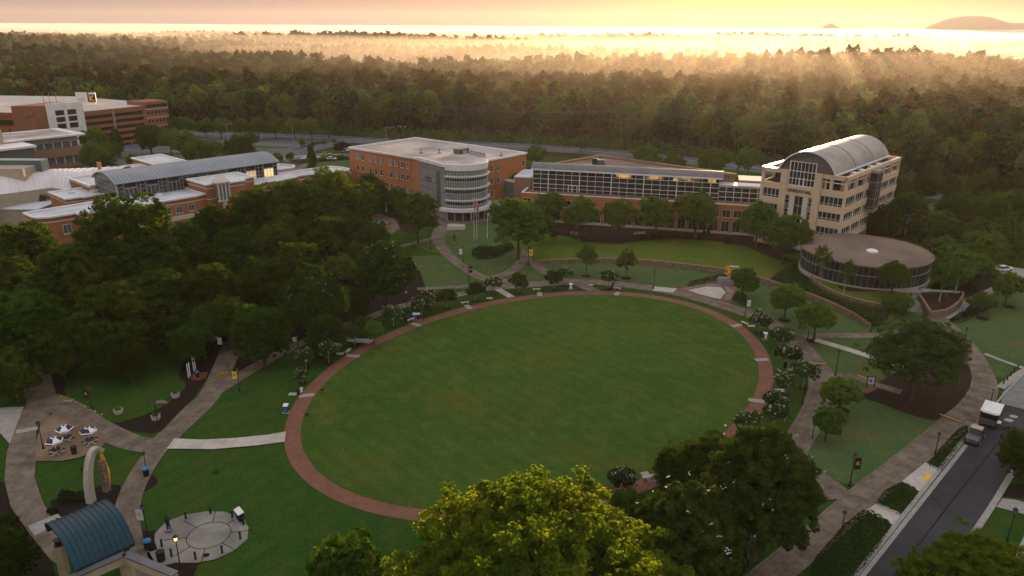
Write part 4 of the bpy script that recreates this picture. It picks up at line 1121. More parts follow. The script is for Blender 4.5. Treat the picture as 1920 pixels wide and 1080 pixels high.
right = [(57.5, -7.8), (70, -6.2), (70, -7.2), (78, -5.8), (78, -4.6), (84, -5.0), (92, -7.2), (97.5, -8.4), (99.5, -6), (99.5, -2), (97.8, 2.4), (84, 4), (57.5, 5)]
block(right, ZD, band=(1.7,))
block([(44, -11), (49, -11), (49, -12.6), (55.5, -12.6), (55.5, -10.4), (60.5, -9.4), (60.5, 1.5), (44, 1.5)], 14.0, band=(1.5, 4.8))
block([(12.5, 13), (17, 13), (17, 12), (26, 13), (26, 27), (12.5, 27)], ZD + .01, band=(1.4,))
block([(22, 20), (40, 20), (40, 38), (22, 38)], ZD + 1.6, band=(1.0,))
block([(52, 39), (63, 38), (63, 64), (52, 63)], ZD + 1.5, band=())
block([(45, 44), (51.5, 44), (51.5, 55), (45, 55)], ZD + .3, band=())
block([(76.8, 5), (84, 4.8), (86, 8), (84, 14), (76.8, 14)], ZD + 1.2, band=(1.0,))
# clerestory
cx0, cx1, cy0, cy1 = 23.2, 76.5, 3.2, 19.0
mb = MB(); mb.box(cx0, cx1, cy0, cy1, 9.5, 15.2, 0); part(mb, 'clerestory_glazing', [M['glass']], bld)
_, pr = barrel('barrel_roof', bld, cx0, cx1, cy0 - .9, cy1 + .6, 15.2, 17.7, 'metal_roof', 1.15, .6, .25, 14, .1, 'metal_dark')
mb = MB()
for x in (cx0, cx1):
    vs = [(x, p[0], p[1] - .25) for p in pr] + [(x, p[0], 15.0) for p in pr]
    k = len(pr); mb.add(vs, [(i, i + 1, k + i + 1, k + i) for i in range(k - 1)])
part(mb, 'gable_glazing', [M['glass_b']], bld)
mb = MB()
nb = 8
for k in range(nb):
    a = cx0 + .5 + (cx1 - cx0 - 1) * k / nb; b = cx0 + .5 + (cx1 - cx0 - 1) * (k + 1) / nb
    for x in (a, a + 1.5, a + 1.9, b - 1.0): mb.box(x - .045, x + .045, cy0 - .18, cy0, 10, 15.2)
    mb.box(a + 2.0, b - 1.1, cy0 - .16, cy0, 13.3, 13.5)
    mb.box(a + 3.0, a + 3.14, cy0 - .14, cy0, 10, 13.3); mb.box(b - 2.2, b - 2.06, cy0 - .14, cy0, 10, 13.3)
    for z in (11.4, 12.7, 14.0): mb.box(a, a + 1.5, cy0 - .15, cy0, z - .035, z + .035); mb.box(b - 1.0, b, cy0 - .15, cy0, z - .035, z + .035)
mb.box(cx0, cx1, cy0 - .22, cy0, 14.95, 15.2); mb.box(cx0 - .1, cx0 + .3, cy0 - .35, cy0 + .05, 9.6, 15.2)
for z in (11.5, 13.0, 14.5, 16.0): 
    hw = (cy1 - cy0) / 2 * (1 if z < 15.3 else math.sqrt(max(.05, 1 - ((z - 15.2) / 2.5) ** 2)))
    c_ = (cy0 + cy1) / 2
    mb.box(cx0 - .12, cx0, c_ - hw, c_ + hw, z - .035, z + .035)
for k in range(1, 8):
    y = cy0 + (cy1 - cy0) * k / 8; h = 15.2 + 2.3 * math.sqrt(max(0, 1 - ((y - (cy0 + cy1) / 2) / 8.4) ** 2))
    mb.box(cx0 - .12, cx0, y - .035, y + .035, 10, h - .1)
part(mb, 'clerestory_frame', [M['steel']], bld)
for k in (5, 6, 7):
    a = cx0 + .5 + (cx1 - cx0 - 1) * k / nb; b = cx0 + .5 + (cx1 - cx0 - 1) * (k + 1) / nb
    mb = MB(); mb.box(a + 2.05, b - 1.1, cy0 - .06, cy0 - .01, 10.4, 13.2); part(mb, 'lit_window', [emis('dim_lit_room', (1.0, .72, .32), .12 if k < 7 else .32)], bld)
# lantern bay with pyramid cap
lx = FD.loc(G(412, 352, 12))[0]
lx = 48.0
mb = MB()
mb.box(lx - 1.7, lx + 1.7, -13.6, -10.5, 9.4, 14.2, 0)
part(mb, 'lantern_glazing', [M['frit']], bld)
mb = MB()
for x in (lx - 1.7, lx - .6, lx + .6, lx + 1.7): mb.box(x - .2, x + .2, -13.85, -13.5, 9.0, 14.0)
mb.box(lx - 2.0, lx + 2.0, -13.9, -10.5, 14.0, 14.5); mb.box(lx - 2.0, lx + 2.0, -13.9, -12.7, 8.6, 9.1); mb.box(lx - .5, lx + .5, -13.6, -12.5, 6.4, 8.6)
part(mb, 'lantern_frame', [M['trim']], bld)
mb = MB(); mb.add([(lx - 2.3, -14.2, 14.5), (lx + 2.3, -14.2, 14.5), (lx + 2.3, -9.9, 14.5), (lx - 2.3, -9.9, 14.5), (lx, -12.0, 16.8)], [(0, 1, 4), (1, 2, 4), (2, 3, 4), (3, 0, 4), (3, 2, 1, 0)])
part(mb, 'lantern_cap', [M['trim']], bld)
for px, py, w, h, g in [(594 / 4.7 + 0, 429, 1.9, 2.4, 'glass_b'), (336, 393, 1.8, 1.8, 'glass_b'), (359, 389, 1.6, 1.8, 'glass_b'), (314, 396, 1.8, 1.8, 'glass'), (463, 372, 1.6, 2.0, 'glass'), (484, 368, 1.6, 2.0, 'glass'), (502, 363, 1.6, 1.8, 'glass'), (451, 374, 1.3, 2.4, 'glass'), (417, 372, 1.9, 3, 'glass'), (340, 422, 1.8, 2.0, 'glass')]:
    yy = -9.3 if px < 150 else (-10.3 if px < 400 else -12.6 if px < 425 else -7.4)
    a, z = FD.on(px, py, 'y', yy)
    window(bld, 'y', yy - .05, a, z, w, h, -1, (2, 1), 'trim', g)
mb = MB(); mb.box(12, 30, -10.6, -10.0, 4.6, 5.9); mb.box(32, 44, -10.55, -10.0, 4.6, 5.9); part(mb, 'stone_course', [M['trim']], bld)
for q in ((640 / 4.8, 230 + 628 / 4.8), (845 / 4.8, 230 + 615 / 4.8), (800 / 4.8, 230 + 535 / 4.8), (1430 / 4.8, 230 + 650 / 4.8), (1180 / 4.8, 230 + 685 / 4.8), (570 / 4.8 + 380, 230 + 508 / 4.8)):
    u, v = FD.loc(G(*q, ZD)); mb = MB(); mb.box(u - .9, u + .9, v - .5, v + .5, ZD - .4, ZD + .35); mb.tube((u, v, ZD), (u, v, ZD + 1.0), .12); part(mb, 'roof_vent', [M['coping']], bld)

# ---------------------------------------------------------------- E: white sweeping roof
e0 = G(120, 350, 9)
aud = thing('auditorium', 'low cream auditorium under a broad sweeping white metal roof', 'building', (*e0, 0), 0)
def eg(px, py, z): g = G(px, py, z); return (g[0] - e0[0], g[1] - e0[1], z)
back = [(-60, 322, 13), (25, 320, 13.4), (90, 317, 13.4), (160, 315, 13.2), (245, 311, 12.8)]
front = [(-60, 372, 10.5), (38, 360, 9), (97, 352, 9.2), (130, 357, 9), (215, 340, 9)]
mb = MB()
P = []
for i in range(len(back) * 6 - 5):
    k = min(i // 6, len(back) - 2); t = i / 6 - k
    b = [back[k][j] * (1 - t) + back[k + 1][j] * t for j in range(3)]; f = [front[k][j] * (1 - t) + front[k + 1][j] * t for j in range(3)]
    B_, F_ = Vector(eg(*b)), Vector(eg(*f))
    row = []
    for j in range(9):
        s_ = j / 8; q = F_.lerp(B_, s_); q.z += 1.6 * math.sin(PI * s_) ** 1.2
        row.append(tuple(q))
    P.append(row)
mb.grid(P)
for row in P:
    for a, b in zip(row[:-1], row[1:]): mb.bar((a[0], a[1], a[2] + .06), (b[0], b[1], b[2] + .06), .12, .12)
part(mb, 'roof', [mk('white_seam_roof', (0.66, 0.62, 0.60), (0.58, 0.55, 0.54), 0.2, 0.5)], aud)
mb = MB()
for a, b in zip(P[:-1], P[1:]):
    for j in (0, 8):
        p, q = a[j], b[j]
        mb.add([(p[0], p[1], 0), (q[0], q[1], 0), (q[0], q[1], q[2] - .1), (p[0], p[1], p[2] - .1)], [(0, 1, 2, 3)])
part(mb, 'wall', [M['cream']], aud)
mb = MB()
u = eg(14, 322, 14); mb.box(u[0] - 9, u[0] + 7, u[1] - 3, u[1] + 5, 9, 15.5, 0); mb.box(u[0] - 10, u[0] + 9, u[1] + 4, u[1] + 8, 12, 17, 1)
part(mb, 'plant_room', [M['cream'], M['glass_b']], aud)
mb = MB(); u = eg(15, 385, 5); mb.box(u[0] - 14, u[0] + 13, u[1] - 6, u[1] + 12, 0, 5, 0); mb.box(u[0] - 14.3, u[0] + 13.3, u[1] - 6.3, u[1] + 12.3, 5, 5.3, 1)
part(mb, 'side_wing', [M['cream'], M['roof_b']], aud)
mb = MB()
for k in range(2): 
    u = eg(184 + k * 4, 312, 14); mb.tube((u[0], u[1], 12.5), (u[0], u[1], 15.5), .35, .35, 8)
part(mb, 'chimney_pipe', [mk('copper_flue', (0.62, 0.30, 0.14), None, 1, 0.4, metal=.4)], aud)

# ---------------------------------------------------------------- F: brown banded building at far left
OF = G(160, 250, 14); af = math.atan2(.78, .62)
FF = Fr(OF, af)
off = thing('banded_office', 'three storey brick office with white overhanging flat roof and ribbon windows', 'building', (*OF, 0), af)
mb = MB()
mb.box(-62, -3, 2.5, 26, 0, 13, 0)
part(mb, 'ribbon_glazing', [M['glass_b']], off)
mb = MB()
mb.box(-62, -2, 1.6, 27, 0, 1.8, 0); mb.box(-62, -2, 1.6, 27, 4.8, 8.6, 0)
part(mb, 'brick_spandrel', [M['brick3']], off)
mb = MB(); mb.box(-62, -3, 1.9, 26.6, 11.0, 13.3, 0); part(mb, 'grey_fascia', [M['panel']], off)
mb = MB(); mb.box(-62, 0, 0, 28, 13.3, 14.0, 0); mb.box(-60, -4, 3, 25, 14.0, 14.06, 1); part(mb, 'roof', [M['coping'], M['roof_w']], off)
mb = MB()
for k in range(16): mb.box(-60 + k * 3.6, -59.6 + k * 3.6, 2.2, 2.5, 1.8, 4.8); mb.box(-60 + k * 3.6, -59.6 + k * 3.6, 2.2, 2.5, 8.6, 11)
for k in range(5): mb.box(-3.1, -2.8, 4 + k * 5, 4.5 + k * 5, 1.8, 4.8); mb.box(-3.1, -2.8, 4 + k * 5, 4.5 + k * 5, 8.6, 11)
part(mb, 'window_frame', [M['trim']], off)
mb = MB(); mb.tube((-1.2, 3, 0), (-1.2, 3, 4.8), .6, .6, 12); mb.tube((-1.2, 12, 0), (-1.2, 12, 4.8), .6, .6, 12); part(mb, 'column', [M['trim']], off)
mb = MB(); mb.box(-3, 3.5, 0, 14, 1.6, 2.4); part(mb, 'terrace_slab', [M['precast']], off)
u, v = FF.loc(G(20, 268, 13)); mb = MB(); mb.box(u - 20, u + 3, v - 14, v - 1, 0, 12.2, 0); mb.box(u - 20, u + 4.2, v - 15, v - .5, 12.2, 13.0, 1); part(mb, 'front_wing', [M['glass_b'], M['coping']], off)
mb = MB(); mb.box(u - 20, u - 3, v - 2, v + 6, 13, 19, 0); part(mb, 'stair_tower', [M['cream']], off)

# ---------------------------------------------------------------- G: parking deck
OG = (-212.0, 369.7); ag = math.atan2(.876, .48)
FG = Fr(OG, ag)
M['deckb'] = mk('deck_brick', (0.27, 0.115, 0.060), (0.21, 0.088, 0.046), 1.2, 0.9, stretch=(1, 1, 4))
dk = thing('parking_deck', 'long brick parking deck with open dark storeys and a square end block', 'parking deck', (*OG, 0), ag)
LG, DG, ZG = 50.6, 62.0, 20.0
mb = MB(); mb.box(1, LG - 1, 1, DG, 0, 18.4, 0); part(mb, 'deck_shade_core', [M['deck_shade']], dk)  # solid block; shade of the open storeys is put into its colour
mb = MB()
for k in range(6):
    z = 1.0 + k * 3.1
    mb.box(0, 37, 0, .9, z, z + 1.35 if k < 5 else z + 2.3)
    mb.box(LG - .9, LG, 1, DG, z, z + 1.3)
for x in (.5, 19, 36.5): mb.box(x - .6, x + .6, -.1, 1, 0, 18.6)
for k in range(8): mb.box(LG - 1, LG + .05, 3 + k * 8, 4 + k * 8, 0, 17)
part(mb, 'brick_spandrel', [M['deckb']], dk)
mb = MB(); mb.box(18.6, 19.4, -.2, -.1, 1, 18.4); part(mb, 'concrete_pier', [M['panel']], dk)
mb = MB(); mb.box(37, LG + .2, -.4, 14, 0, 20.6); part(mb, 'end_block', [M['deckb']], dk)
mb = MB()
for z in (3.5, 8.0, 12.4, 16.9): mb.box(36.9, LG + .3, -.5, 14.1, z - .12, z + .12)
part(mb, 'stone_band', [M['trim']], dk)
for r_ in range(3):
    for k in range(6):
        window(dk, 'y', -.4, 38.6 + k * 2.2, 15.0 - r_ * 4.4, 1.0, 1.3, -1, (1, 1), 'black', 'glass', sill=False)
mb = MB(); mb.box(37.6, LG - .4, -.46, -.38, 17.5, 19.2); part(mb, 'louvre_band', [M['glass']], dk)
mb = MB(); mb.box(0, LG, .5, DG, 18.4, 18.7); part(mb, 'top_deck', [mk('top_deck_concrete', (0.50, 0.44, 0.38), (0.42, 0.37, 0.32), 0.1, 0.8)], dk)
mb = MB(); mb.prism([FG.loc(p) for p in [(-212, 371), (-224, 355), (-262, 360), (-330, 366), (-340, 460), (-250, 455)]], 0, 18.55, 0, 1)
part(mb, 'side_wing', [M['brick'], mk('wing_deck_concrete', (0.54, 0.47, 0.41), (0.46, 0.40, 0.35), 0.1, 0.8)], dk)
mb = MB()
W_ = [FG.loc(p) for p in [(-224, 354.8), (-262, 359.8), (-330, 365.8)]]
for a, b in zip(W_[:-1], W_[1:]):
    mb.bar((*a, 19.2), (*b, 19.2), .9, 1.6)
part(mb, 'parapet', [M['deckb']], dk)
mb = MB()
a, b = Vector((*FG.loc((-262, 359.3)), 0)), Vector((*FG.loc((-235, 355.6)), 0))
mb.bar(a + Vector((0, 0, 15.6)), b + Vector((0, 0, 15.6)), .3, 2.2, 0)
for k in range(6):
    p = a.lerp(b, (k + .5) / 6); q = a.lerp(b, (k + .62) / 6); mb.bar(p + Vector((0, 0, 11.7)), q + Vector((0, 0, 11.7)), .3, 1.2, 0)
part(mb, 'window_strip', [M['glass']], dk)
# stair tower: brick and white glazed slab
mb = MB(); u, v = FG.loc((-219, 361)); 
mb.prism([FG.loc(p) for p in [(-233, 354), (-217, 357), (-212, 372), (-227, 374)]], 0, 23.2); part(mb, 'stair_tower', [M['deckb']], dk)
tw0, tw1 = Vector((*FG.loc((-217.5, 355.5)), 0)), Vector((*FG.loc((-208.5, 369.5)), 0))
mb = MB(); mb.bar(tw0 + Vector((0, 0, 12)), tw1 + Vector((0, 0, 12)), 1.2, 24); tw = part(mb, 'white_slab', [M['coping']], dk)
mb = MB(); dd = (tw1 - tw0); dn = dd.normalized(); nn = Vector((dn.y, -dn.x, 0)) * .65
for z in (13.5, 16.6, 19.7):
    for f0, f1 in ((.2, .44), (.54, .78)): mb.bar(tw0 + dd * f0 + nn + Vector((0, 0, z)), tw0 + dd * f1 + nn + Vector((0, 0, z)), .12, 2.3)
part(mb, 'window', [M['glass']], tw)
# roof-top sign on the deck
sg = thing('rooftop_sign', 'white and black rooftop panel sign with a gold letter K above the parking deck', 'sign', (*G(163, 192, 20), 20))
sg.location.z = 18.55
mb = MB(); mb.box(-5.2, 5.2, -.4, .4, 1.6, 6.6, 0); mb.box(1.0, 5.2, -.46, -.4, 1.6, 5.6, 1); mb.add([(1.0, -.47, 5.6), (2.4, -.47, 6.6), (1.0, -.47, 6.6)], [(0, 1, 2)], 1)
part(mb, 'panel', [M['metal_w'], M['black']], sg)
mb = MB(); mb.box(-4.6, -4.2, -.2, .2, 0, 1.6); mb.box(4.2, 4.6, -.2, .2, 0, 1.6); part(mb, 'leg', [M['steel']], sg)
text_mesh('letter', 'K', 4.2, .1, M['gold'], sg, Matrix.Translation((3.1, -.6, 3.4)) @ Matrix.Rotation(PI / 2, 4, 'X'), bold=.12)
for k, (xx, ch) in enumerate(((-3.7, 'K'), (-2.5, 'S'), (-1.3, 'U'))): text_mesh('letter', ch, 1.6, .05, M['steel'], sg, Matrix.Translation((xx, -.5, 3.0)) @ Matrix.Rotation(PI / 2, 4, 'X'))

# ---------------------------------------------------------------- H: round pavilion
RC = (87.6, 178.0); RR_, RZ = 15.2, 8.0
pav = thing('round_pavilion', 'round single storey glass pavilion with a flat brown gravel roof', 'pavilion', (*RC, 0))
mb = MB(); mb.lathe([(RR_ - .5, T2 - .6), (RR_ - .5, RZ - .3)], n=72); part(mb, 'curved_glazing', [M['glass']], pav)
mb = MB()
for k in range(72):
    a = 2 * PI * k / 72; c, s = math.cos(a), math.sin(a)
    mb.tube(((RR_ - .42) * c, (RR_ - .42) * s, T2), ((RR_ - .42) * c, (RR_ - .42) * s, RZ - .3), .035, n=4)
def ring(mb, r0, r1, z0, z1, n=72, m=0):
    for k in range(n):
        a, b = 2 * PI * k / n, 2 * PI * (k + 1) / n
        q = [(r1 * math.cos(a), r1 * math.sin(a)), (r1 * math.cos(b), r1 * math.sin(b)), (r0 * math.cos(b), r0 * math.sin(b)), (r0 * math.cos(a), r0 * math.sin(a))]
        mb.add([(p[0], p[1], z0) for p in q] + [(p[0], p[1], z1) for p in q], [(3, 2, 1, 0), (4, 5, 6, 7), (0, 1, 5, 4), (2, 3, 7, 6)], m)
ring(mb, RR_ - .5, RR_ - .36, 5.5, 5.66)
part(mb, 'mullions', [M['steel']], pav)
mb = MB(); ring(mb, RR_ - .5, RR_ - .2, T2 - .8, T2 + .35); part(mb, 'base_course', [M['stone_l']], pav)
mb = MB(); mb.lathe([(RR_ - .2, RZ - .3), (RR_, RZ - .3), (RR_, RZ + .05), (RR_ - .25, RZ + .05), (RR_ - .3, RZ - .02), (0.01, RZ + .35)], n=72); part(mb, 'roof', [M['gravel']], pav)
u = G(1635, 472, RZ + .3); mb = MB(); mb.T = Matrix.Translation((u[0] - RC[0], u[1] - RC[1], 0)); mb.lathe([(1.4, RZ), (1.4, RZ + .6), (1.0, RZ + .85), (.3, RZ + .9)], n=20); part(mb, 'skylight', [M['metal_w']], pav)
mb = MB(); u = G(1695, 540, T2); ux, uy = u[0] - RC[0], u[1] - RC[1]; mb.box(ux - 3.4, ux + .5, uy - .1, uy + 3.2, 5.6, 5.9); mb.box(ux - 3.3, ux - 3.0, uy, uy + .3, T2 - .4, 5.6); part(mb, 'entrance_canopy', [M['metal_w']], pav)

# ---------------------------------------------------------------- I: distant buildings in the mist
def far_block(px, py, w, d, h, ang, label, cat='building', gable=False, wall='coping', roof='coping', base=None):
    g = G(px, py, 0)
    zb = hz(*g) - 1 if base is None else base
    t = thing('warehouse' if gable else 'distant_office', label, cat, (g[0], g[1], zb), ang)
    mb = MB(); mb.box(-w / 2, w / 2, -d / 2, d / 2, 0, h)
    part(mb, 'wall', [M[wall]], t)
    mb = MB()
    if gable:
        r_ = h * .35
        mb.add([(-w / 2 - 1, -d / 2 - 1, h), (w / 2 + 1, -d / 2 - 1, h), (w / 2 + 1, d / 2 + 1, h), (-w / 2 - 1, d / 2 + 1, h), (-w / 2 - 1, 0, h + r_), (w / 2 + 1, 0, h + r_)], [(0, 1, 5, 4), (2, 3, 4, 5), (0, 4, 3), (1, 2, 5), (3, 2, 1, 0)])
    else: mb.box(-w / 2 - .5, w / 2 + .5, -d / 2 - .5, d / 2 + .5, h, h + .8)
    part(mb, 'roof', [M[roof]], t)
    if not gable:
        mb = MB()
        for k in range(int(h // 5)): mb.box(-w / 2 + 1, w / 2 - 1, -d / 2 - .2, -d / 2, 2 + k * 5, 4.2 + k * 5)
        part(mb, 'window_strip', [M['glass']], t)
    return t
far_block(1835, 152, 62, 30, 21, R(-8), 'wide pale office block with banded windows standing in the mist', base=0)
far_block(1858, 143, 28, 18, 28, R(-8), 'taller pale block directly behind the wide misty office', base=0)
far_block(1905, 148, 36, 22, 24, R(-8), 'pale office block cut by the right edge of the photo', base=0)
far_block(1672, 150, 34, 22, 20, R(10), 'large gabled white warehouse roof left of two smaller ones in the mist', 'warehouse', True, base=0)
far_block(1703, 156, 18, 12, 16, R(10), 'middle one of three small white gabled roofs in the mist', 'warehouse', True, base=0)
far_block(1763, 160, 20, 14, 17, R(15), 'small white gabled roof just left of the wide misty office', 'warehouse', True, base=0)
far_block(1520, 143, 60, 20, 18, R(5), 'long low white roof half sunk in golden mist', 'warehouse', True, base=0)
# ================================================================ TREES
def quads_mesh(name, cen, nrm, size, mat, seed, elong=1.5):
    """many leaf-sized faces: centres, normals, sizes as numpy arrays"""
    rng = np.random.default_rng(seed)
    n = len(cen)
    nrm = nrm / np.maximum(1e-6, np.linalg.norm(nrm, axis=1))[:, None]
    r = rng.normal(size=(n, 3))
    a = np.cross(nrm, r); a /= np.maximum(1e-6, np.linalg.norm(a, axis=1))[:, None]
    b = np.cross(nrm, a)
    s = size[:, None] * 0.5
    V = np.empty((n, 4, 3))
    V[:, 0] = cen - a * s * elong; V[:, 1] = cen - b * s * .9 + a * s * .1; V[:, 2] = cen + a * s * elong + nrm * s * .3; V[:, 3] = cen + b * s * .9 + a * s * .1
    me = bpy.data.meshes.new(name)
    me.vertices.add(n * 4); me.vertices.foreach_set('co', V.reshape(-1).astype(np.float32))
    me.loops.add(n * 4); me.loops.foreach_set('vertex_index', np.arange(n * 4, dtype=np.int32))
    me.polygons.add(n); me.polygons.foreach_set('loop_start', np.arange(0, n * 4, 4, dtype=np.int32))
    me.update(calc_edges=True)
    me.materials.append(mat)
    return me
def rdir(rng, n, zmin=-1.0):
    z = rng.uniform(zmin, 1, n); t = rng.uniform(0, 2 * PI, n); q = np.sqrt(1 - z * z)
    return np.stack([q * np.cos(t), q * np.sin(t), z], 1)
def crown(seed, Rx, Rz, zc, nl, nc, nf, ls, mat, name='crown', cone=0.0, lr=.42, cr=.16, flat=.7, fill=.12, up=.5, zmin=-.55, ragged=.15):
    """nl lobes, nc twig clumps a lobe, nf leaves a clump"""
    rng = np.random.default_rng(seed)
    L = rdir(rng, nl, zmin) * rng.uniform(.45, .68, (nl, 1))
    L[0] = (0, 0, .45); 
    lrad = lr * rng.uniform(.7, 1.15, nl)
    cc, rad = [], []
    for i in range(nl):
        d = rdir(rng, nc, -.7)
        cc.append(L[i] + d * lrad[i] * (1 + ragged * rng.normal(size=(nc, 1)))); 
    cc = np.concatenate(cc)
    # drop clumps buried inside the crown
    dist = np.linalg.norm(cc, axis=1)
    keep = (dist > .5) | (rng.random(len(cc)) < fill)
    cc = cc[keep]
    m = len(cc)
    off = rng.normal(size=(m, nf, 3)); off /= np.linalg.norm(off, axis=2)[:, :, None]
    off *= (rng.random((m, nf, 1)) ** .4) * cr * rng.uniform(.6, 1.25, (m, 1, 1))
    off[:, :, 2] *= flat
    P = (cc[:, None, :] + off).reshape(-1, 3)
    N = (cc[:, None, :] * .35 + off / cr * .45 + rng.normal(size=(m, nf, 3)) * .45).reshape(-1, 3); N[:, 2] += up
    if cone:
        k = 1 - cone * np.clip((P[:, 2] + .8) / 1.8, 0, 1); P[:, 0] *= k; P[:, 1] *= k
    P = P * np.array([Rx, Rx, Rz]); P[:, 2] += zc
    sz = ls * rng.uniform(.6, 1.35, len(P))
    return quads_mesh(name, P, N, sz, mat, seed), cc * np.array([Rx, Rx, Rz]) + np.array([0, 0, zc])
def trunk_mesh(seed, h, r, cc, mat, nb=6, lean=.04, name='trunk'):
    rng = random.Random(seed)
    mb = MB()
    pts = [Vector((rng.uniform(-lean, lean) * h * k, rng.uniform(-lean, lean) * h * k, h * k)) for k in (0, .25, .5, .75, 1)]
    pts[0].z = -.25
    rr_ = [r * 1.35, r, r * .8, r * .55, r * .2]
    for i in range(4): mb.tube(pts[i], pts[i + 1], rr_[i], rr_[i + 1], 7, cap=False)
    for k in range(nb):
        s = pts[1].lerp(pts[3], rng.random()); e = Vector(cc[rng.randrange(len(cc))])
        mid = s.lerp(e, .5); mid.z -= .1 * (e - s).length
        mb.tube(s, mid, r * .42, r * .25, 5, cap=False); mb.tube(mid, e, r * .25, r * .06, 5, cap=False)
    o = mb.build(name, [mat], None, True)
    me = o.data; bpy.data.objects.remove(o)
    return me
KIND = {}
def defkind(k, n, Rx, Rz, zc, crownkw, tr_r, mat='oak', bark='bark', th=None, nb=7, extra=None):
    KIND[k] = dict(R=Rx, zc=zc, top=zc + Rz, v=[])
    for i in range(n):
        sd = (sum(ord(c) for c in k) * 13 + i * 101) % 99991
        cm, cc = crown(sd, Rx, Rz, zc, mat=M[mat], name='crown', **crownkw)
        tm_ = trunk_mesh(sd, th or zc + Rz * .5, tr_r, cc, M[bark], nb)
        ex = []
        if extra:
            rng = np.random.default_rng(sd + 5)
            top = cc[cc[:, 2] > zc - Rz * .35]
            for (nm, mt, cnt, s_, sp) in extra:
                sel = top[rng.integers(0, len(top), cnt)]
                d = sel - np.array([0, 0, zc]); d /= np.linalg.norm(d, axis=1)[:, None]
                nq = 3 if k == 'magnolia' else 7
                P = (sel + d * Rx * sp)[:, None, :] + rng.normal(size=(cnt, nq, 3)) * s_ * .55
                ex.append((nm, quads_mesh(nm, P.reshape(-1, 3), rng.normal(size=(cnt * nq, 3)) + np.array([0, 0, .6]), np.full(cnt * nq, s_), M[mt], sd)))
        KIND[k]['v'].append((cm, tm_, ex))
defkind('near', 2, 12.0, 8.2, 9.8, dict(nl=50, nc=52, nf=76, ls=.215, lr=.27, cr=.056, fill=.05, up=.45, zmin=-.35), .55, 'near', nb=16)
defkind('big', 4, 8.0, 8.6, 9.4, dict(nl=36, nc=44, nf=64, ls=.27, lr=.31, cr=.085, fill=.05, zmin=-.85, up=.3), .42)
defkind('mid', 4, 4.0, 3.9, 5.6, dict(nl=16, nc=34, nf=56, ls=.25, lr=.44, cr=.13), .2, 'fresh')
defkind('magnolia', 2, 6.0, 6.3, 7.6, dict(nl=26, nc=44, nf=60, ls=.24, lr=.36, cr=.10, cone=.42, fill=.06), .35, 'magl', extra=[('blossom', 'blossom', 44, .13, .03)])
defkind('myrtle', 4, 2.0, 1.5, 2.8, dict(nl=12, nc=24, nf=46, ls=.17, lr=.45, cr=.16), .07, 'myrtle', 'bark_l', nb=5, extra=[('blossom', 'blossom', 62, .17, .09)])
defkind('greenmyrtle', 2, 2.1, 1.5, 2.8, dict(nl=12, nc=24, nf=46, ls=.17, lr=.45, cr=.16), .07, 'myrtle', 'bark_l', nb=5)
defkind('small', 3, 2.2, 2.2, 3.7, dict(nl=12, nc=18, nf=36, ls=.20, lr=.45, cr=.17), .10, 'fresh', nb=5)
defkind('birch', 3, 1.9, 3.4, 5.6, dict(nl=14, nc=14, nf=26, ls=.20, lr=.36, cr=.15, fill=.2, ragged=.3), .10, 'fresh', 'bark_l', nb=8)
defkind('willow', 1, 6.0, 5.2, 7.2, dict(nl=24, nc=44, nf=38, ls=.22, lr=.38, cr=.10, fill=.15, ragged=.25), .3, 'myrtle', nb=14)
defkind('cone', 2, 2.0, 3.6, 4.0, dict(nl=14, nc=20, nf=34, ls=.22, lr=.42, cr=.15, cone=.7), .12, 'oak', nb=4)
defkind('shrub', 3, 1.2, .9, .85, dict(nl=9, nc=14, nf=30, ls=.15, lr=.5, cr=.2, fill=.1), .05, 'hedge', nb=3, th=.9)
defkind('maroonk', 1, 3.2, 2.0, 3.0, dict(nl=12, nc=16, nf=30, ls=.26, lr=.45, cr=.17), .12, 'maroon', nb=5)
defkind('pinkm', 1, 2.4, 2.2, 3.6, dict(nl=12, nc=18, nf=30, ls=.2, lr=.45, cr=.17), .1, 'myrtle', nb=5, extra=[('blossom', 'pink', 70, .22, .08)])
defkind('wood', 6, 6.2, 8.6, 12.8, dict(nl=26, nc=15, nf=14, ls=.78, lr=.34, cr=.12, fill=.05, ragged=.07, up=.55, zmin=-.95), .35, 'wood_l', nb=4)
for _i, _m in ((1, 'wood_b'), (4, 'wood_b'), (2, 'wood_c'), (5, 'wood_c')): KIND['wood']['v'][_i][0].materials[0] = M[_m]
defkind('pine', 3, 4.4, 6.0, 19.5, dict(nl=15, nc=10, nf=12, ls=.75, lr=.26, cr=.13, fill=.6, ragged=.3, flat=.5), .28, 'pine_l', nb=8)
_cnt = {}
def tree(kind, x, y, z, sc, label=None, group=None, name='broadleaf_tree', cat='tree', rz=None, szf=1.0):
    i = _cnt.get(kind, 0); _cnt[kind] = i + 1
    vs = KIND[kind]['v']; cm, tm_, ex = vs[i % len(vs)]
    t = thing(name, label, cat, (x, y, z), rz if rz is not None else (i * 2.399 + x) % 6.28, group)
    t.scale = (sc, sc, sc * szf)
    for nm, me in [('trunk', tm_), ('crown', cm)] + ex:
        o = bpy.data.objects.new(nm, me); col.objects.link(o); o.parent = t
    return t
def TP(kind, cx, cy, rpx, label, z0=0.0, group=None, name='broadleaf_tree', cat='tree', szf=1.0):
    """a tree whose crown is centred on the photograph's (cx,cy) with radius rpx"""
    K = KIND[kind]; zc = z0 + K['zc']; s = 1.0
    for _ in range(12):
        g = G(cx, cy, min(50, zc)); d = math.sqrt(g[0] ** 2 + g[1] ** 2 + (CH - zc) ** 2)
        fwd = g[1] * _ct + (CH - zc) * _st
        s = rpx / FPX * fwd / K['R']; zc = z0 + K['zc'] * s * szf
    return tree(kind, g[0], g[1], z0, s, label, group, name, cat, szf=szf)
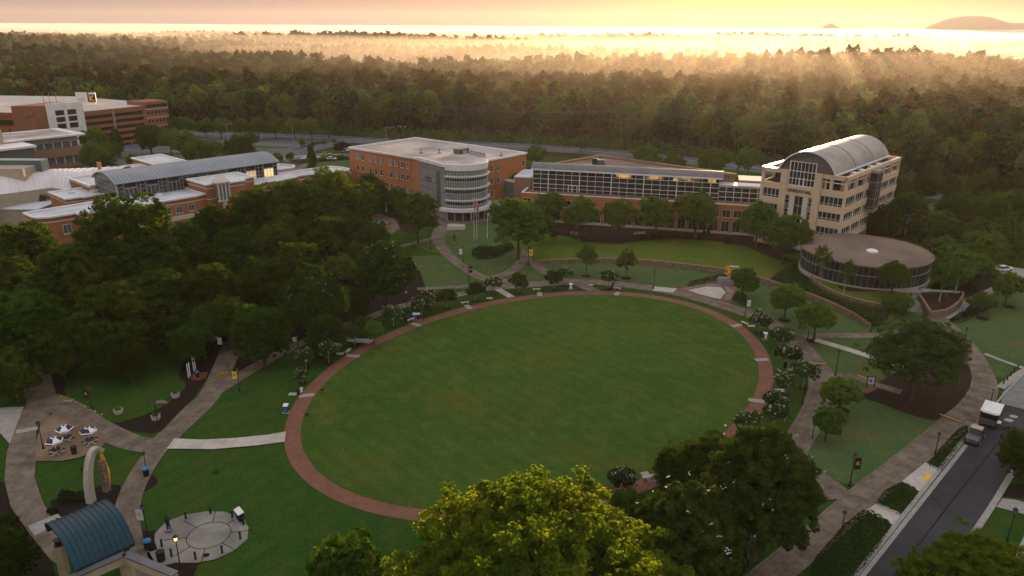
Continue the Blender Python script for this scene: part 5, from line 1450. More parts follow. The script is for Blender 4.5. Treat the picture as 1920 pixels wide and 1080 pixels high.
def TB(kind, bx, by, topy, label, z0=0.0, group=None, name='broadleaf_tree', cat='tree', wf=1.0):
    """a tree from its trunk foot and the row of its top"""
    x, y = G(bx, by, z0)
    lo, hi = 0.5, 55
    for _ in range(40):
        m = (lo + hi) / 2; d = z0 + m - CH
        c = y * _ct - d * _st; v = (y * _st + d * _ct) / c; u = x / c
        py = 540 - (-(u) * _sr + v * _cr) * FPX
        if py > topy: lo = m
        else: hi = m
    s = lo / KIND[kind]['top']
    t = tree(kind, x, y, z0, s, label, group, name, cat)
    if wf != 1: t.scale = (s * wf, s * wf, s)
    return t

# foreground
TP('near', 998, 1100, 298, 'huge yellow-green tree filling the bottom centre of the photo', name='broadleaf_tree')
TP('magnolia', 1290, 1025, 148, 'broad dark magnolia just right of the huge yellow-green tree, with bronze leaves on top', name='magnolia_tree', szf=.85)
TP('magnolia', 1428, 915, 134, 'tall dark magnolia with scattered white flowers beside the lower right walk', name='magnolia_tree', szf=.95)
TP('big', 1290, 885, 62, 'dark rounded tree squeezed between the two foreground magnolias and the brick ring')
TP('big', 1182, 965, 50, 'dark green tree between the huge tree and the right magnolia')
TP('big', 1340, 878, 66, 'golden-topped tree behind the two foreground magnolias')
TP('big', 650, 1062, 82, 'backlit tree at the bottom edge left of the huge yellow-green tree')
TP('near', 1835, 1100, 150, 'dense yellow-tipped tree at the bottom right beside the street')
TP('big', 1925, 850, 52, 'dark tree cut by the right edge across the street')
TP('big', 5, 1050, 60, 'dark bush-like tree in the bottom left corner')
TP('shrub', 14, 985, 26, 'round green shrub at the left edge above the corner tree', name='shrub', cat='shrub')
# right hand lawns
TP('willow', 1722, 668, 88, 'large spreading grey-green tree in the mulch bed near the white-roofed cart', szf=.9)
TB('mid', 1525, 640, 568, 'round tree at the fork of the walks right of the ring', wf=1.15)
TB('mid', 1470, 601, 533, 'round tree in a mulch ring below the long retaining wall')
TB('mid', 1391, 563, 500, 'bushy green tree right of the interlocked letter monument', wf=.85)
TP('mid', 1578, 738, 35, 'upper of two dark trees left of the lower right walk')
TP('mid', 1553, 790, 30, 'lower of two dark trees left of the lower right walk')
TB('small', 1099, 518, 463, 'left one of two small round trees on the lawn below the retaining wall')
TB('small', 1174, 522, 470, 'right one of two small round trees on the lawn below the retaining wall')
TP('mid', 1683, 568, 28, 'dense dark bush left of the pavilion steps', name='shrub', cat='shrub', szf=.6)
TP('mid', 1842, 565, 24, 'wide low bush right of the stone planter', name='shrub', cat='shrub', szf=.7)
TP('mid', 1893, 536, 28, 'round low tree with a mulch ring near the right edge')
TB('birch', 1537, 532, 455, 'thin pale-barked tree, leftmost in front of the round pavilion', T2, name='birch_tree')
TB('birch', 1582, 550, 485, 'thin pale-barked tree, second from left in front of the round pavilion', T2, name='birch_tree')
TB('mid', 1670, 556, 492, 'low bushy tree at the pavilion entrance', T2, wf=1.1)
TB('birch', 1760, 568, 490, 'pale-trunked tree in the front of the stone planter', 1.6, name='birch_tree', wf=1.3)
TB('birch', 1789, 552, 463, 'pale-trunked tree in the back of the stone planter', 2.0, name='birch_tree', wf=1.4)
rt = [('big', 1700, 400, 44, 'dark tree directly behind the round pavilion roof'), ('mid', 1760, 425, 30, 'light green tree behind the right rim of the pavilion'),
      ('big', 1655, 420, 36, 'dark tree at the right foot of the tan hall'), ('big', 1850, 400, 46, 'dark tree left of the white tent roof'), ('big', 1905, 395, 44, 'tree at the right edge above the white tent roof'),
      ('mid', 1822, 440, 34, 'light green tree in the thicket right of the pavilion'), ('mid', 1850, 470, 38, 'green tree just left of the white tent roof'), ('mid', 1765, 470, 28, 'leafy tree touching the right side of the pavilion'),
      ('big', 1790, 400, 36, 'olive tree in the thicket behind the pavilion'), ('mid', 1795, 510, 26, 'green tree above the stone planter'), ('big', 1842, 350, 34, 'pale green tree beyond the car park on the right'), ('big', 1915, 360, 42, 'tree cut by the right edge beyond the car park'),
      ('big', 1735, 348, 30, 'low dark tree beside the right wall of the tan hall'), ('mid', 1880, 440, 32, 'dark tree above the curved path at right'), ('big', 1780, 350, 22, 'small rounded tree at the near side of the road behind the hall')]
rt += [('big', 1730, 425, 30, 'dark green tree in the thicket just behind the right rim of the pavilion roof'), ('big', 1810, 390, 34, 'dark tree below the car park in the right thicket'), ('mid', 1830, 500, 30, 'leafy tree between the planter and the white tent'), ('mid', 1785, 482, 30, 'olive green tree in the lower part of the right thicket'),
       ('big', 1870, 415, 34, 'tree in the upper right thicket, left of the edge tree'), ('big', 1690, 360, 26, 'tree between the tan hall and the road'), ('big', 1790, 372, 26, 'round tree hiding the middle of the right car park'), ('big', 1880, 330, 30, 'round tree beyond the road near the right edge'), ('mid', 1745, 500, 22, 'dark bushy tree against the right side of the pavilion'), ('mid', 1905, 455, 24, 'small tree just above the white tent')]
for k, cx, cy, r_, lb in rt: TP(k, cx, cy, r_, lb)
TP('pinkm', 1785, 440, 18, 'pink-flowering small tree in the thicket right of the pavilion', name='crape_myrtle')
TP('pinkm', 1745, 432, 12, 'smaller pink-flowering tree nearest the pavilion roof', name='crape_myrtle')
# in front of the long building
row = [(1027, 388, 30, 'first'), (1092, 404, 35, 'second'), (1160, 406, 32, 'third'), (1232, 400, 33, 'fourth'), (1307, 397, 38, 'fifth')]
for cx, cy, r_, nm in row: TP('mid', cx, cy, r_, nm + ' from left in the row of round trees before the glass gallery', T1 if cx > 1040 else .8, 'round trees before the glass gallery')
TP('mid', 1422, 414, 38, 'bright green round tree at the left front corner of the tan hall', T1)
TP('mid', 1474, 443, 40, 'bright green round tree in front of the tan hall, nearer the lawn', T1)
TP('mid', 972, 418, 50, 'large dense round tree right of the flagpoles', .3)
TP('mid', 1018, 425, 24, 'smaller round tree tucked behind the large dense one by the flagpoles', .5)
TP('big', 962, 352, 30, 'tree between the drum building and the glass gallery')
TP('mid', 782, 402, 40, 'round tree in front of the grey panel of the drum building')
# left masses
lt = [('big', 690, 355, 38, 'tree against the left brick wall of the drum building'), ('mid', 742, 375, 22, 'slim tree at the foot of the panel wall'), ('big', 640, 374, 68, 'yellow-topped tree in front of the right end of the long brick building'),
      ('big', 560, 388, 72, 'large green tree in the middle of the grove below the brick building'), ('big', 480, 402, 62, 'tree below the lantern bay of the long brick building'), ('big', 400, 425, 48, 'small-crowned tree just left of the lantern bay'),
      ('big', 250, 448, 104, 'very large yellow-tipped oak hiding the left part of the brick building'), ('big', 34, 470, 74, 'yellow-tipped tree at the left edge below the white roof'), ('big', 150, 520, 80, 'dark tree below and left of the very large oak'),
      ('big', 395, 545, 66, 'bright green round tree in the middle of the dark grove'), ('big', 445, 480, 60, 'dark green tree above the bright green round one'), ('big', 490, 612, 58, 'round green tree beside the walk left of the ring'),
      ('big', 560, 500, 56, 'dark tree between the two magnolias of the grove'), ('big', 300, 560, 70, 'dark tree in the shade left of the bright green one'), ('big', 200, 600, 76, 'dark tree in deep shade above the garden lawn'),
      ('big', 40, 600, 84, 'dark tree at the left edge above the paved walk'), ('big', 620, 450, 54, 'dark tree behind the tall magnolia'), ('big', 20, 690, 50, 'low dark tree at the left edge beside the paved plaza'),
      ('big', 340, 470, 60, 'tree filling the gap between the large oak and the grove'), ('big', 660, 560, 34, 'low dark tree beneath the round magnolia'), ('big', 110, 640, 56, 'dark tree over the top corner of the garden bed'),
      ('big', 540, 440, 50, 'mid green tree hidden in the upper part of the grove'), ('mid', 385, 610, 36, 'small dark tree under the bright green round one'), ('mid', 640, 505, 30, 'small leafy tree between the two magnolias near the path'),
      ('big', 700, 440, 34, 'leafy tree beside the notice board'), ('mid', 700, 620, 20, 'thin dark tree beside the upper connector path')]
lt += [('big', 300, 520, 60, 'dark tree filling the shade right of the very large oak'), ('big', 500, 530, 56, 'dark tree right of the bright green round one'), ('big', 610, 620, 40, 'low dark tree in the grove near the walk to the ring'), ('big', 90, 560, 60, 'dark tree in the left part of the grove'), ('big', 240, 660, 44, 'low dark tree over the top edge of the garden lawn'),
       ('big', 420, 590, 46, 'dark tree left of the round one beside the walk'), ('big', 600, 470, 50, 'dark tree behind the pointed magnolia'), ('big', 520, 460, 52, 'dark tree in the centre of the grove'), ('big', 670, 480, 36, 'tree between the round magnolia and the notice board'), ('big', 350, 640, 38, 'low dark tree beyond the garden lawn at its right'),
       ('big', 10, 520, 60, 'dark tree cut by the left edge in the middle of the grove'), ('big', 560, 570, 44, 'dark tree left of the pointed magnolia'), ('mid', 620, 570, 36, 'dark small tree between the pointed and the round magnolia')]
for k, cx, cy, r_, lb in lt: TP(k, cx, cy + (.17 * r_ if k == 'big' else 0), r_ * 1.04, lb)
TP('magnolia', 722, 512, 76, 'round magnolia with golden top left of the curving path', name='magnolia_tree', szf=.85)
TP('magnolia', 585, 560, 68, 'pointed magnolia with bronze top in the grove', name='magnolia_tree')
# far side of the buildings
bt = [('mid', 85, 375, 20, 'dark shrubby tree in front of the white-roofed auditorium'), ('big', 280, 258, 27, 'dark round tree before the end block of the parking deck'), ('mid', 175, 262, 24, 'dark tree between the parking deck and the banded office'), ('mid', 175, 292, 26, 'tree left of the car park lamps'),
      ('cone', 218, 262, 16, 'dark pointed tree in front of the parking deck'), ('mid', 205, 285, 20, 'leafy tree beside the banded office'), ('big', 450, 281, 30, 'wide golden-edged tree beyond the barrel roof'), ('mid', 380, 285, 24, 'left tree of the pair beyond the barrel roof'),
      ('mid', 345, 270, 26, 'round tree by the car park entrance'), ('mid', 405, 282, 18, 'small tree between two car park trees'), ('cone', 583, 303, 18, 'green cone-shaped tree near the circular lawn'), ('small', 545, 295, 10, 'low dark bush by the circular lawn'),
      ('small', 520, 300, 13, 'yellowish tree at the end of the barrel roof'), ('small', 566, 268, 7, 'leftmost small street tree on the car park verge'), ('small', 587, 272, 7, 'second small street tree on the car park verge'), ('small', 607, 268, 6, 'third small street tree on the car park verge'),
      ('small', 625, 265, 5, 'fourth small street tree on the car park verge')]
bt += [('mid', 318, 262, 22, 'leafy tree right of the parking deck end block'), ('mid', 430, 295, 16, 'low tree touching the silver barrel roof'), ('mid', 362, 292, 18, 'tree right above the flat rear block of the brick building'), ('mid', 300, 236, 16, 'tree at the foot of the parking deck corner'), ('mid', 470, 262, 14, 'small tree between the car park lights'), ('mid', 190, 300, 22, 'tree left of the car park above the white roof'), ('mid', 250, 300, 12, 'bush in the verge above the white roof')]
for k, cx, cy, r_, lb in bt: TP(k, cx, cy, r_, lb)
TP('maroonk', 640, 276, 16, 'dark red-leaved tree beside the drum building car park')
for i, cx in enumerate((332, 350, 385, 413, 450, 483, 515, 550, 583, 615)):
    TP('mid', cx, 240 + (i % 3) - 4, 17, ['leftmost', 'second', 'third', 'fourth', 'fifth', 'sixth', 'seventh', 'eighth', 'ninth', 'rightmost'][i] + ' in the row of ten street trees along the road behind the car park', group='street trees behind the car park')
for cx, cy, r_, lb in [(1005, 290, 18, 'tree by the road behind the drum building, right of its roof'), (1090, 270, 12, 'small pointed tree at the roadside behind the glass gallery'), (1215, 300, 28, 'light green tree behind the gallery roof, left of a smaller one'), (1262, 308, 20, 'small light green tree behind the gallery roof'),
                       (1340, 305, 26, 'round golden-green tree between the gallery and the road'), (1405, 300, 25, 'round tree left of the tan hall near the road'), (1330, 330, 15, 'low tree immediately behind the end of the gallery roof'), (1700, 380, 20, 'low tree beside the tan hall and the car park')]:
    TP('mid', cx, cy, r_, lb)

# crape myrtles round the ring, each with its mulch ring
mulch_ring = MB()
my = [((568, 719), 690, 1, 'white-flowering crape myrtle at the left end of the ring, in front of another'), ((574, 690), 655, 1, 'crape myrtle half hidden behind the one at the left end of the ring'), ((617, 681), 637, 1, 'white-flowering crape myrtle left of the short connector path'),
      ((666, 648), 610, 0, 'dark flowerless crape myrtle on the short connector path'), ((682, 628), 592, 0, 'dark flowerless crape myrtle behind the one on the connector path'), ((738, 613), 573, 1, 'brightly flowering crape myrtle left of the blue recycling bins'),
      ((791, 593), 552, 1, 'flowering crape myrtle right of the blue recycling bins'), ((803, 580), 545, 1, 'flowering crape myrtle second to the right of the recycling bins'), ((838, 578), 542, 0, 'dark crape myrtle third to the right of the recycling bins'),
      ((892, 565), 529, 0, 'crape myrtle near the upper left path junction'), ((926, 551), 519, 1, 'crape myrtle left of the narrow white connector path'), ((972, 549), 513, 0, 'crape myrtle right of the narrow white connector path'), ((1038, 543), 508, 0, 'crape myrtle beside the lamp at the top of the ring'),
      ((1061, 535), 504, 1, 'flowering crape myrtle right of the lamp at the top of the ring'), ((1140, 542), 508, 1, 'flowering crape myrtle beside the two thin posts at the top of the ring'), ((1424, 625), 585, 1, 'flowering crape myrtle nearest the stone bench at upper right of the ring'),
      ((1462, 655), 612, 1, 'heavily flowering crape myrtle just below the fork at right'), ((1476, 695), 650, 1, 'flowering crape myrtle left of the yellow cable ramp'), ((1505, 728), 680, 1, 'flowering crape myrtle beside the lamp right of the ring'), ((1470, 742), 698, 1, 'flowering crape myrtle left of the lamp right of the ring'),
      ((1450, 775), 733, 1, 'flowering crape myrtle third up from the foreground magnolia'), ((1450, 805), 758, 1, 'flowering crape myrtle second up from the foreground magnolia'), ((1401, 825), 775, 1, 'flowering crape myrtle touching the brick ring at lower right'),
      ((1340, 860), 810, 0, 'dark crape myrtle on the ring above the foreground trees'), ((1247, 905), 852, 1, 'flowering crape myrtle on the ring near the bottom'), ((1163, 925), 878, 1, 'crape myrtle lowest on the ring beside the huge tree')]
for (bx, by), ty, fl, lb in my:
    t = TB('myrtle' if fl else 'greenmyrtle', bx, by, ty, lb, name='crape_myrtle', group='crape myrtles around the brick ring')
mrs = [m[0] for m in my] + [(1099, 518), (1174, 522), (1470, 601), (1525, 640), (1578, 770), (1842, 598), (1893, 576)]
for i, (bx, by) in enumerate(mrs):
    g = G(bx, by)
    rr_ = .75 if i < len(my) else 1.3
    sheet('mulch_bed', [(g[0] + rr_ * math.cos(t * PI / 8), g[1] + rr_ * math.sin(t * PI / 8)) for t in range(16)], .083, M['mulch'], world_pts=True)

# hedges and clipped beds
def hedge(name, poly, h, label, z0=0.0, mat='hedge', ls=.16, dens=60, cat='hedge', seed=1, lump=.12, world_pts=False):
    W = [p if world_pts else G(p[0], p[1], z0 + h * .6) for p in poly]
    xs = [p[0] for p in W]; ys = [p[1] for p in W]
    rng = np.random.default_rng(seed)
    area = abs(sum(W[i][0] * W[(i + 1) % len(W)][1] - W[(i + 1) % len(W)][0] * W[i][1] for i in range(len(W)))) / 2
    n = int(area * dens * ((max(xs) - min(xs)) * (max(ys) - min(ys)) / max(1, area)))
    n = min(n, 400000)
    X = rng.uniform(min(xs), max(xs), n); Y = rng.uniform(min(ys), max(ys), n)
    ins_ = np.zeros(n, bool); dmin = np.full(n, 1e9)
    for i in range(len(W)):
        x1_, y1_ = W[i]; x2_, y2_ = W[(i + 1) % len(W)]
        c = ((y1_ > Y) != (y2_ > Y)) & (X < (x2_ - x1_) * (Y - y1_) / (y2_ - y1_ + 1e-9) + x1_); ins_ ^= c
        t = np.clip(((X - x1_) * (x2_ - x1_) + (Y - y1_) * (y2_ - y1_)) / ((x2_ - x1_) ** 2 + (y2_ - y1_) ** 2), 0, 1)
        dmin = np.minimum(dmin, np.hypot(X - x1_ - t * (x2_ - x1_), Y - y1_ - t * (y2_ - y1_)))
    X, Y, D = X[ins_], Y[ins_], dmin[ins_]
    edge = np.clip(D / .5, 0, 1) ** .5
    lumps = lump * (np.sin(X * 3.1 + np.sin(Y * 2.3)) * np.sin(Y * 3.3 + 1 + np.sin(X * 1.7)))
    Zt = h * edge * (1 + lumps)
    Zs = np.where(rng.random(len(X)) < .75, Zt - rng.random(len(X)) * .12, Zt * rng.random(len(X)))
    P = np.stack([X, Y, z0 + Zs], 1)
    N = rng.normal(size=(len(X), 3)) * .5; N[:, 2] += .7
    me = quads_mesh(name, P, N, ls * rng.uniform(.7, 1.4, len(X)), M[mat], seed)
    o = bpy.data.objects.new(name, me); col.objects.link(o)
    return tag(o, label, cat)
hedge('hedge', [(1742, 868), (1760, 840), (1795, 803), (1815, 795), (1818, 812), (1795, 838), (1765, 878)], 1.1, 'clipped dark hedge along the kerb behind the small utility truck', seed=3)
hedge('hedge', [(1643, 938), (1655, 920), (1690, 902), (1722, 918), (1712, 935), (1688, 960)], 1.1, 'square clipped dark hedge between the two pale ramps', seed=4)
hedge('hedge', [(1585, 978), (1620, 953), (1672, 978), (1660, 1005), (1600, 1085), (1510, 1095), (1530, 1040)], 1.1, 'long knobbly dark hedge at the bottom between walk and street', seed=5, lump=.25)
hedge('hedge', [(1288, 530), (1330, 519), (1360, 515), (1364, 520), (1330, 526), (1292, 536)], 1.1, 'curved dark hedge behind the letter monument plaza', seed=6)
hedge('hedge', [(1372, 560), (1380, 545), (1400, 553), (1410, 566), (1398, 574)], .8, 'low dark hedge at the right corner of the monument plaza', seed=7)
hedge('hedge', [(884, 468), (900, 460), (925, 463), (960, 455), (965, 464), (930, 482), (900, 485), (886, 478)], .8, 'kidney-shaped clipped hedge below the flagpoles', seed=8)
hedge('groundcover_bed', [(1445, 520), (1462, 505), (1490, 498), (1516, 512), (1530, 535), (1560, 552), (1600, 566), (1640, 575), (1665, 580), (1662, 596), (1632, 602), (1604, 585), (1560, 563), (1500, 540)], .75, 'bright green groundcover bank between the two stone walls', T1, 'hedge_g', dens=45, cat='groundcover', seed=9, lump=.3)
hedge('hedge', [(1779, 598), (1800, 585), (1830, 580), (1835, 590), (1800, 603), (1786, 604)], .9, 'low clipped hedge beside the path below the stone planter', seed=10)
hedge('hedge', [(1798, 545), (1812, 530), (1832, 540), (1828, 552), (1805, 555)], 1.2, 'rounded dark hedge right of the stone planter', seed=11)
hedge('groundcover_bed', [(1880, 485), (1925, 490), (1925, 500), (1880, 497)], .8, 'light green groundcover above the curved path at the right edge', 0, 'hedge_g', cat='groundcover', seed=12)
hedge('groundcover_bed', [(600, 297), (645, 292), (648, 297), (600, 302)], .7, 'thin dark planting strip by the circular lawn', 0, cat='groundcover', seed=13)
for i, (cx, cy, r_, lb) in enumerate([(159, 882, 10, 'small round clipped shrub in the lawn left of the arch sculpture'), (124, 930, 14, 'clipped round shrub left of the arch in the dark bed'), (155, 928, 12, 'clipped round shrub touching the arch foot'), (96, 958, 9, 'round shrub behind the teal-roofed gateway'),
                                      (1040, 440, 8, 'low shrub at the left end of the gallery planting bed'), (1205, 445, 7, 'low shrub near the wooden chairs before the gallery'), (1366, 452, 8, 'low shrub near the gallery door')]):
    TP('shrub', cx, cy, r_, lb, name='shrub', cat='shrub', z0=T1 if cx > 1000 else 0)

# flower patches
def flowers(cx, cy, n, spread, c, label, seed):
    g = G(cx, cy, .3); rng = np.random.default_rng(seed)
    P = np.stack([g[0] + rng.normal(size=n) * spread, g[1] + rng.normal(size=n) * spread * .6, .12 + rng.random(n) * .45], 1)
    me = quads_mesh('flower_patch', P, rng.normal(size=(n, 3)) + np.array([0, 0, 1]), np.full(n, .14), M[c], seed)
    o = bpy.data.objects.new('flower_patch', me); col.objects.link(o); tag(o, label, 'flowers')
M['yfl'] = leaf('yellow_petals', (0.55, 0.40, 0.05), (0.30, 0.30, 0.05), None, rnd=0)
flowers(420, 701, 260, .7, 'yfl', 'yellow flowering clump beside the walk junction at left', 1)
flowers(118, 745, 120, .5, 'yfl', 'small yellowish plants at the left edge of the mulch bed', 2)
flowers(130, 752, 80, .4, 'blossom', 'small pale flowers along the mulch bed edge', 3)

# ---------------------------------------------------------------- woods beyond the road
rngw = random.Random(77)
def roadside(x):
    P = RW
    for a, b in zip(P[:-1], P[1:]):
        if min(a[0], b[0]) <= x <= max(a[0], b[0]) and a[0] != b[0]:
            return a[1] + (b[1] - a[1]) * (x - a[0]) / (b[0] - a[0])
    return P[0][1] if x < P[0][0] else 60
def free(x, y): return y > roadside(x) + 17
placed = []
xs_ = -420.0
rowi = 0
for rowi, dy in enumerate((19, 27, 36, 47)):
    x = -400 + rowi * 3
    while x < 300 and len(placed) < 262:
        y = roadside(x) + dy + rngw.uniform(-2.5, 3.5)
        slope = abs(roadside(x + 3) - roadside(x - 3)) / 6
        if y > 150 and abs(x) < y * .82 + 25:
            placed.append((x, y, rowi))
        x += (9.5 + rngw.uniform(-2, 2.5)) / math.sqrt(1 + slope * slope)
WG = 'trees along the front edge of the woods'
for (x, y, rw) in placed:
    pine = (-60 < x < 60 and rngw.random() < .45) or rngw.random() < .08
    s = rngw.uniform(.85, 1.15)
    if -200 < x < 130: s *= 1.07
    tree('pine' if pine else 'wood', x, y, 0, s * (1.0 if pine else 1.02),
         'tall thin pine at the front edge of the woods beyond the road' if pine else 'tall dense tree at the front edge of the woods beyond the road',
         ('pines at the edge of the woods' if pine else WG), 'pine_tree' if pine else 'broadleaf_tree', szf=rngw.uniform(.9, 1.1))
# the woods behind: one mass, scattered by geometry nodes
rn = np.random.default_rng(5)
pts = []
def scatter(r0, r1, sp, sc):
    A = R(43); n = int((r1 * r1 - r0 * r0) * A / (sp * sp))
    r = np.sqrt(rn.uniform(r0 * r0, r1 * r1, n)); a = rn.uniform(-A, A, n)
    for x, y in zip(r * np.sin(a), r * np.cos(a)):
        edge = roadside(x) + 50
        if y < edge or (x > 182 and y < 300 - (x - 182) * 1.5 + 40): continue
        # clearings
        g = math.sin(x / 83 + 1.7) * math.sin(y / 61 + x / 300)
        if r0 > 700 and g > .955: continue
        pts.append((x, y, hz(x, y) - .5, sc * rn.uniform(.72, 1.28)))
scatter(250, 800, 8.6, 1.0)
scatter(800, 1700, 10.5, 1.12)
scatter(1700, 3900, 14.5, 1.35)
pts = np.array(pts)
me = bpy.data.meshes.new('forest'); me.vertices.add(len(pts)); me.vertices.foreach_set('co', pts[:, :3].reshape(-1).astype(np.float32)); me.update()
def attr(nm, typ, d):
    a = me.attributes.new(nm, typ, 'POINT'); a.data.foreach_set('value', d)
ids = np.where(rn.random(len(pts)) < .03, 6 + rn.integers(0, 2, len(pts)), rn.integers(0, 6, len(pts)))
attr('sc', 'FLOAT', pts[:, 3].astype(np.float32)); attr('rz', 'FLOAT', rn.uniform(0, 6.28, len(pts)).astype(np.float32)); attr('id', 'INT', ids.astype(np.int32))
fo = bpy.data.objects.new('forest', me); col.objects.link(fo)
fo.data.materials.append(M['wood_l'])
tag(fo, kind='stuff')
ng = bpy.data.node_groups.new('forest_scatter', 'GeometryNodeTree')
ng.interface.new_socket('Geometry', in_out='INPUT', socket_type='NodeSocketGeometry'); ng.interface.new_socket('Geometry', in_out='OUTPUT', socket_type='NodeSocketGeometry')
gi = ng.nodes.new('NodeGroupInput'); go = ng.nodes.new('NodeGroupOutput')
mp_ = ng.nodes.new('GeometryNodeMeshToPoints'); ip = ng.nodes.new('GeometryNodeInstanceOnPoints'); jn = ng.nodes.new('GeometryNodeJoinGeometry')
ng.links.new(gi.outputs[0], mp_.inputs['Mesh']); ng.links.new(mp_.outputs[0], ip.inputs['Points'])
src = [v[0] for v in KIND['wood']['v']] + [v[0] for v in KIND['pine']['v'][:2]]
for m_ in src:
    so_ = bpy.data.objects.new('forest_crown', m_)
    oi = ng.nodes.new('GeometryNodeObjectInfo'); oi.inputs['Object'].default_value = so_; oi.inputs['As Instance'].default_value = True
    ng.links.new(oi.outputs['Geometry'], jn.inputs[0])
ip.inputs['Pick Instance'].default_value = True
ng.links.new(jn.outputs[0], ip.inputs['Instance'])
def nattr(nm, dt):
    a = ng.nodes.new('GeometryNodeInputNamedAttribute'); a.data_type = dt; a.inputs['Name'].default_value = nm; return a.outputs['Attribute']
ng.links.new(nattr('id', 'INT'), ip.inputs['Instance Index'])
cb = ng.nodes.new('ShaderNodeCombineXYZ'); ng.links.new(nattr('rz', 'FLOAT'), cb.inputs['Z']); ng.links.new(cb.outputs[0], ip.inputs['Rotation'])
ng.links.new(nattr('sc', 'FLOAT'), ip.inputs['Scale'])
ng.links.new(ip.outputs[0], go.inputs[0])
md = fo.modifiers.new('scatter', 'NODES'); md.node_group = ng
def undergrowth():
    rg = np.random.default_rng(9); P, N, S = [], [], []
    X = rg.uniform(-330, 240, 1500)
    for x in X:
        y = roadside(x) + rg.uniform(13, 21); h = rg.uniform(1.6, 6.0); w_ = rg.uniform(1.5, 3.2)
        n = 34; d = rdir(rg, n, -.1); P.append(np.array([x, y, 0]) + d * np.array([w_, w_, h])); N.append(d + rg.normal(size=(n, 3)) * .4); S.append(np.full(n, .8) * rg.uniform(.6, 1.3, n))
    o = bpy.data.objects.new('undergrowth', quads_mesh('undergrowth', np.concatenate(P), np.concatenate(N), np.concatenate(S), M['wood_l'], 4)); col.objects.link(o); tag(o, kind='stuff')
undergrowth()
print('forest points', len(pts), 'edge trees', len(placed))
# ================================================================ OBJECTS
# ---- street lamps
def lamp_proto(h=4.6, banner=None, side=1, lit=False, double=False, globe=False):
    t = thing('street_lamp', 'lamp', 'street lamp')
    mb = MB(); mb.lathe([(.22, -.15), (.22, .12), (.14, .3), (.09, .75), (.075, .8)], n=10); mb.tube((0, 0, .7), (0, 0, h - .75), .075, .05, 8)
    part(mb, 'pole', [M['black']], t)
    mb = MB(); mb.lathe([(.05, h - .8), (.16, h - .72), (.2, h - .68)], n=8); mb.lathe([(.30, h - .2), (.27, h - .14), (.12, h), (.02, h + .12)], n=8)
    for k in range(4):
        a = k * PI / 2 + .4; mb.tube((.18 * math.cos(a), .18 * math.sin(a), h - .7), (.26 * math.cos(a), .26 * math.sin(a), h - .18), .018, n=4)
    part(mb, 'lantern_cap', [M['black']], t)
    mb = MB(); mb.lathe([(.13, h - .66), (.21, h - .22)], n=8); part(mb, 'lamp_glass', [M['bulb'] if lit else M['globe'] if globe else M['frit']], t)
    if banner:
        b0, b1 = h * .52, h * .86
        mb = MB(); mb.box(min(0, side * .95), max(0, side * .95), -.02, .02, b1, b1 + .04); mb.box(min(0, side * .95), max(0, side * .95), -.02, .02, b0 - .04, b0)
        part(mb, 'banner_arm', [M['black']], t)
        x0_, x1_ = sorted((side * .12, side * .92))
        mb = MB(); mb.box(x0_, x1_, -.015, .015, b0, b1); bn = part(mb, 'banner', [M[banner]], t)
        text_mesh('emblem', 'K', .62, .012, M['gold'] if banner != 'yellow_f' else M['black'], bn, Matrix.Translation(((x0_ + x1_) / 2, -.03, (b0 + b1) / 2)) @ Matrix.Rotation(PI / 2, 4, 'X'), bold=.02)
    return t
LP = {}
def lamp(px, py, top, label, banner=None, side=1, lit=False, globe=False, z0=0.0, rz=0.0):
    key = (banner, side, lit, globe)
    g = G(px, py, z0)
    # height from the row of its top
    lo, hi = 1.0, 14
    for _ in range(30):
        m = (lo + hi) / 2; d = z0 + m - CH; c = g[1] * _ct - d * _st; v = (g[1] * _st + d * _ct) / c; u = g[0] / c
        if 540 - (-(u) * _sr + v * _cr) * FPX > top: lo = m
        else: hi = m
    s = lo / 4.6
    if key not in LP:
        t = lamp_proto(4.6, banner, side, lit, globe=globe); LP[key] = t
        t.location = (g[0], g[1], z0); t.rotation_euler = (0, 0, rz)
    else: t = copy_tree(LP[key], (g[0], g[1], z0), rz)
    t.scale = (max(1, s), max(1, s), s)
    t['label'] = label; t['group'] = 'black lamp posts of the campus'
lamp(82, 843, 790, 'plain black lamp post on the tan paving beside the parasol tables')
lamp(275, 884, 847, 'plain black lamp post beside the blue-topped bin at the walk junction')
lamp(173, 768, 725, 'black lamp post with a dark banner at the edge of the garden bed', 'black', -1)
lamp(297, 800, 752, 'plain thin lamp post standing among the round planters')
lamp(410, 665, 628, 'lamp post with a white banner in the shade above the garden', 'white_f', 1, globe=True)
lamp(449, 733, 690, 'lamp post with a yellow banner at the split of the walks', 'yellow_f', -1)
lamp(278, 1008, 945, 'lamp post with a white banner left of the bollard plaza', 'white_f', -1)
lamp(339, 1068, 1004, 'glowing lamp post at the bottom of the bollard plaza', lit=True)
lamp(559, 655, 628, 'lamp post with a white banner beside the walk under the grove', 'white_f', -1)
lamp(763, 590, 543, 'tall plain lamp post left of the recycling bins', globe=True)
lamp(732, 448, 418, 'lamp post with a yellow banner by the notice board', 'yellow_f', -1)
lamp(807, 468, 434, 'plain lamp post on the curving walk below the drum building')
lamp(892, 421, 402, 'small lamp post beside the stone slab at the drum building entrance')
lamp(868, 493, 462, 'lamp post with a white banner inside the curve of the walk', 'white_f', -1)
lamp(879, 528, 495, 'lamp post with a black banner above the path junction', 'black', 1)
lamp(991, 499, 462, 'lamp post with a yellow banner at the fork below the large round tree', 'yellow_f', 1)
lamp(1036, 534, 498, 'plain lamp post amid crape myrtles at the top of the ring')
lamp(1225, 542, 506, 'plain lamp post at the pale stretch of walk above the ring')
lamp(1397, 593, 557, 'lamp post with a white banner right of the monument plaza', 'white_f', 1)
lamp(1514, 638, 600, 'plain lamp post half hidden by the round tree at the fork')
lamp(1566, 705, 657, 'plain lamp post on the lawn left of the large spreading tree')
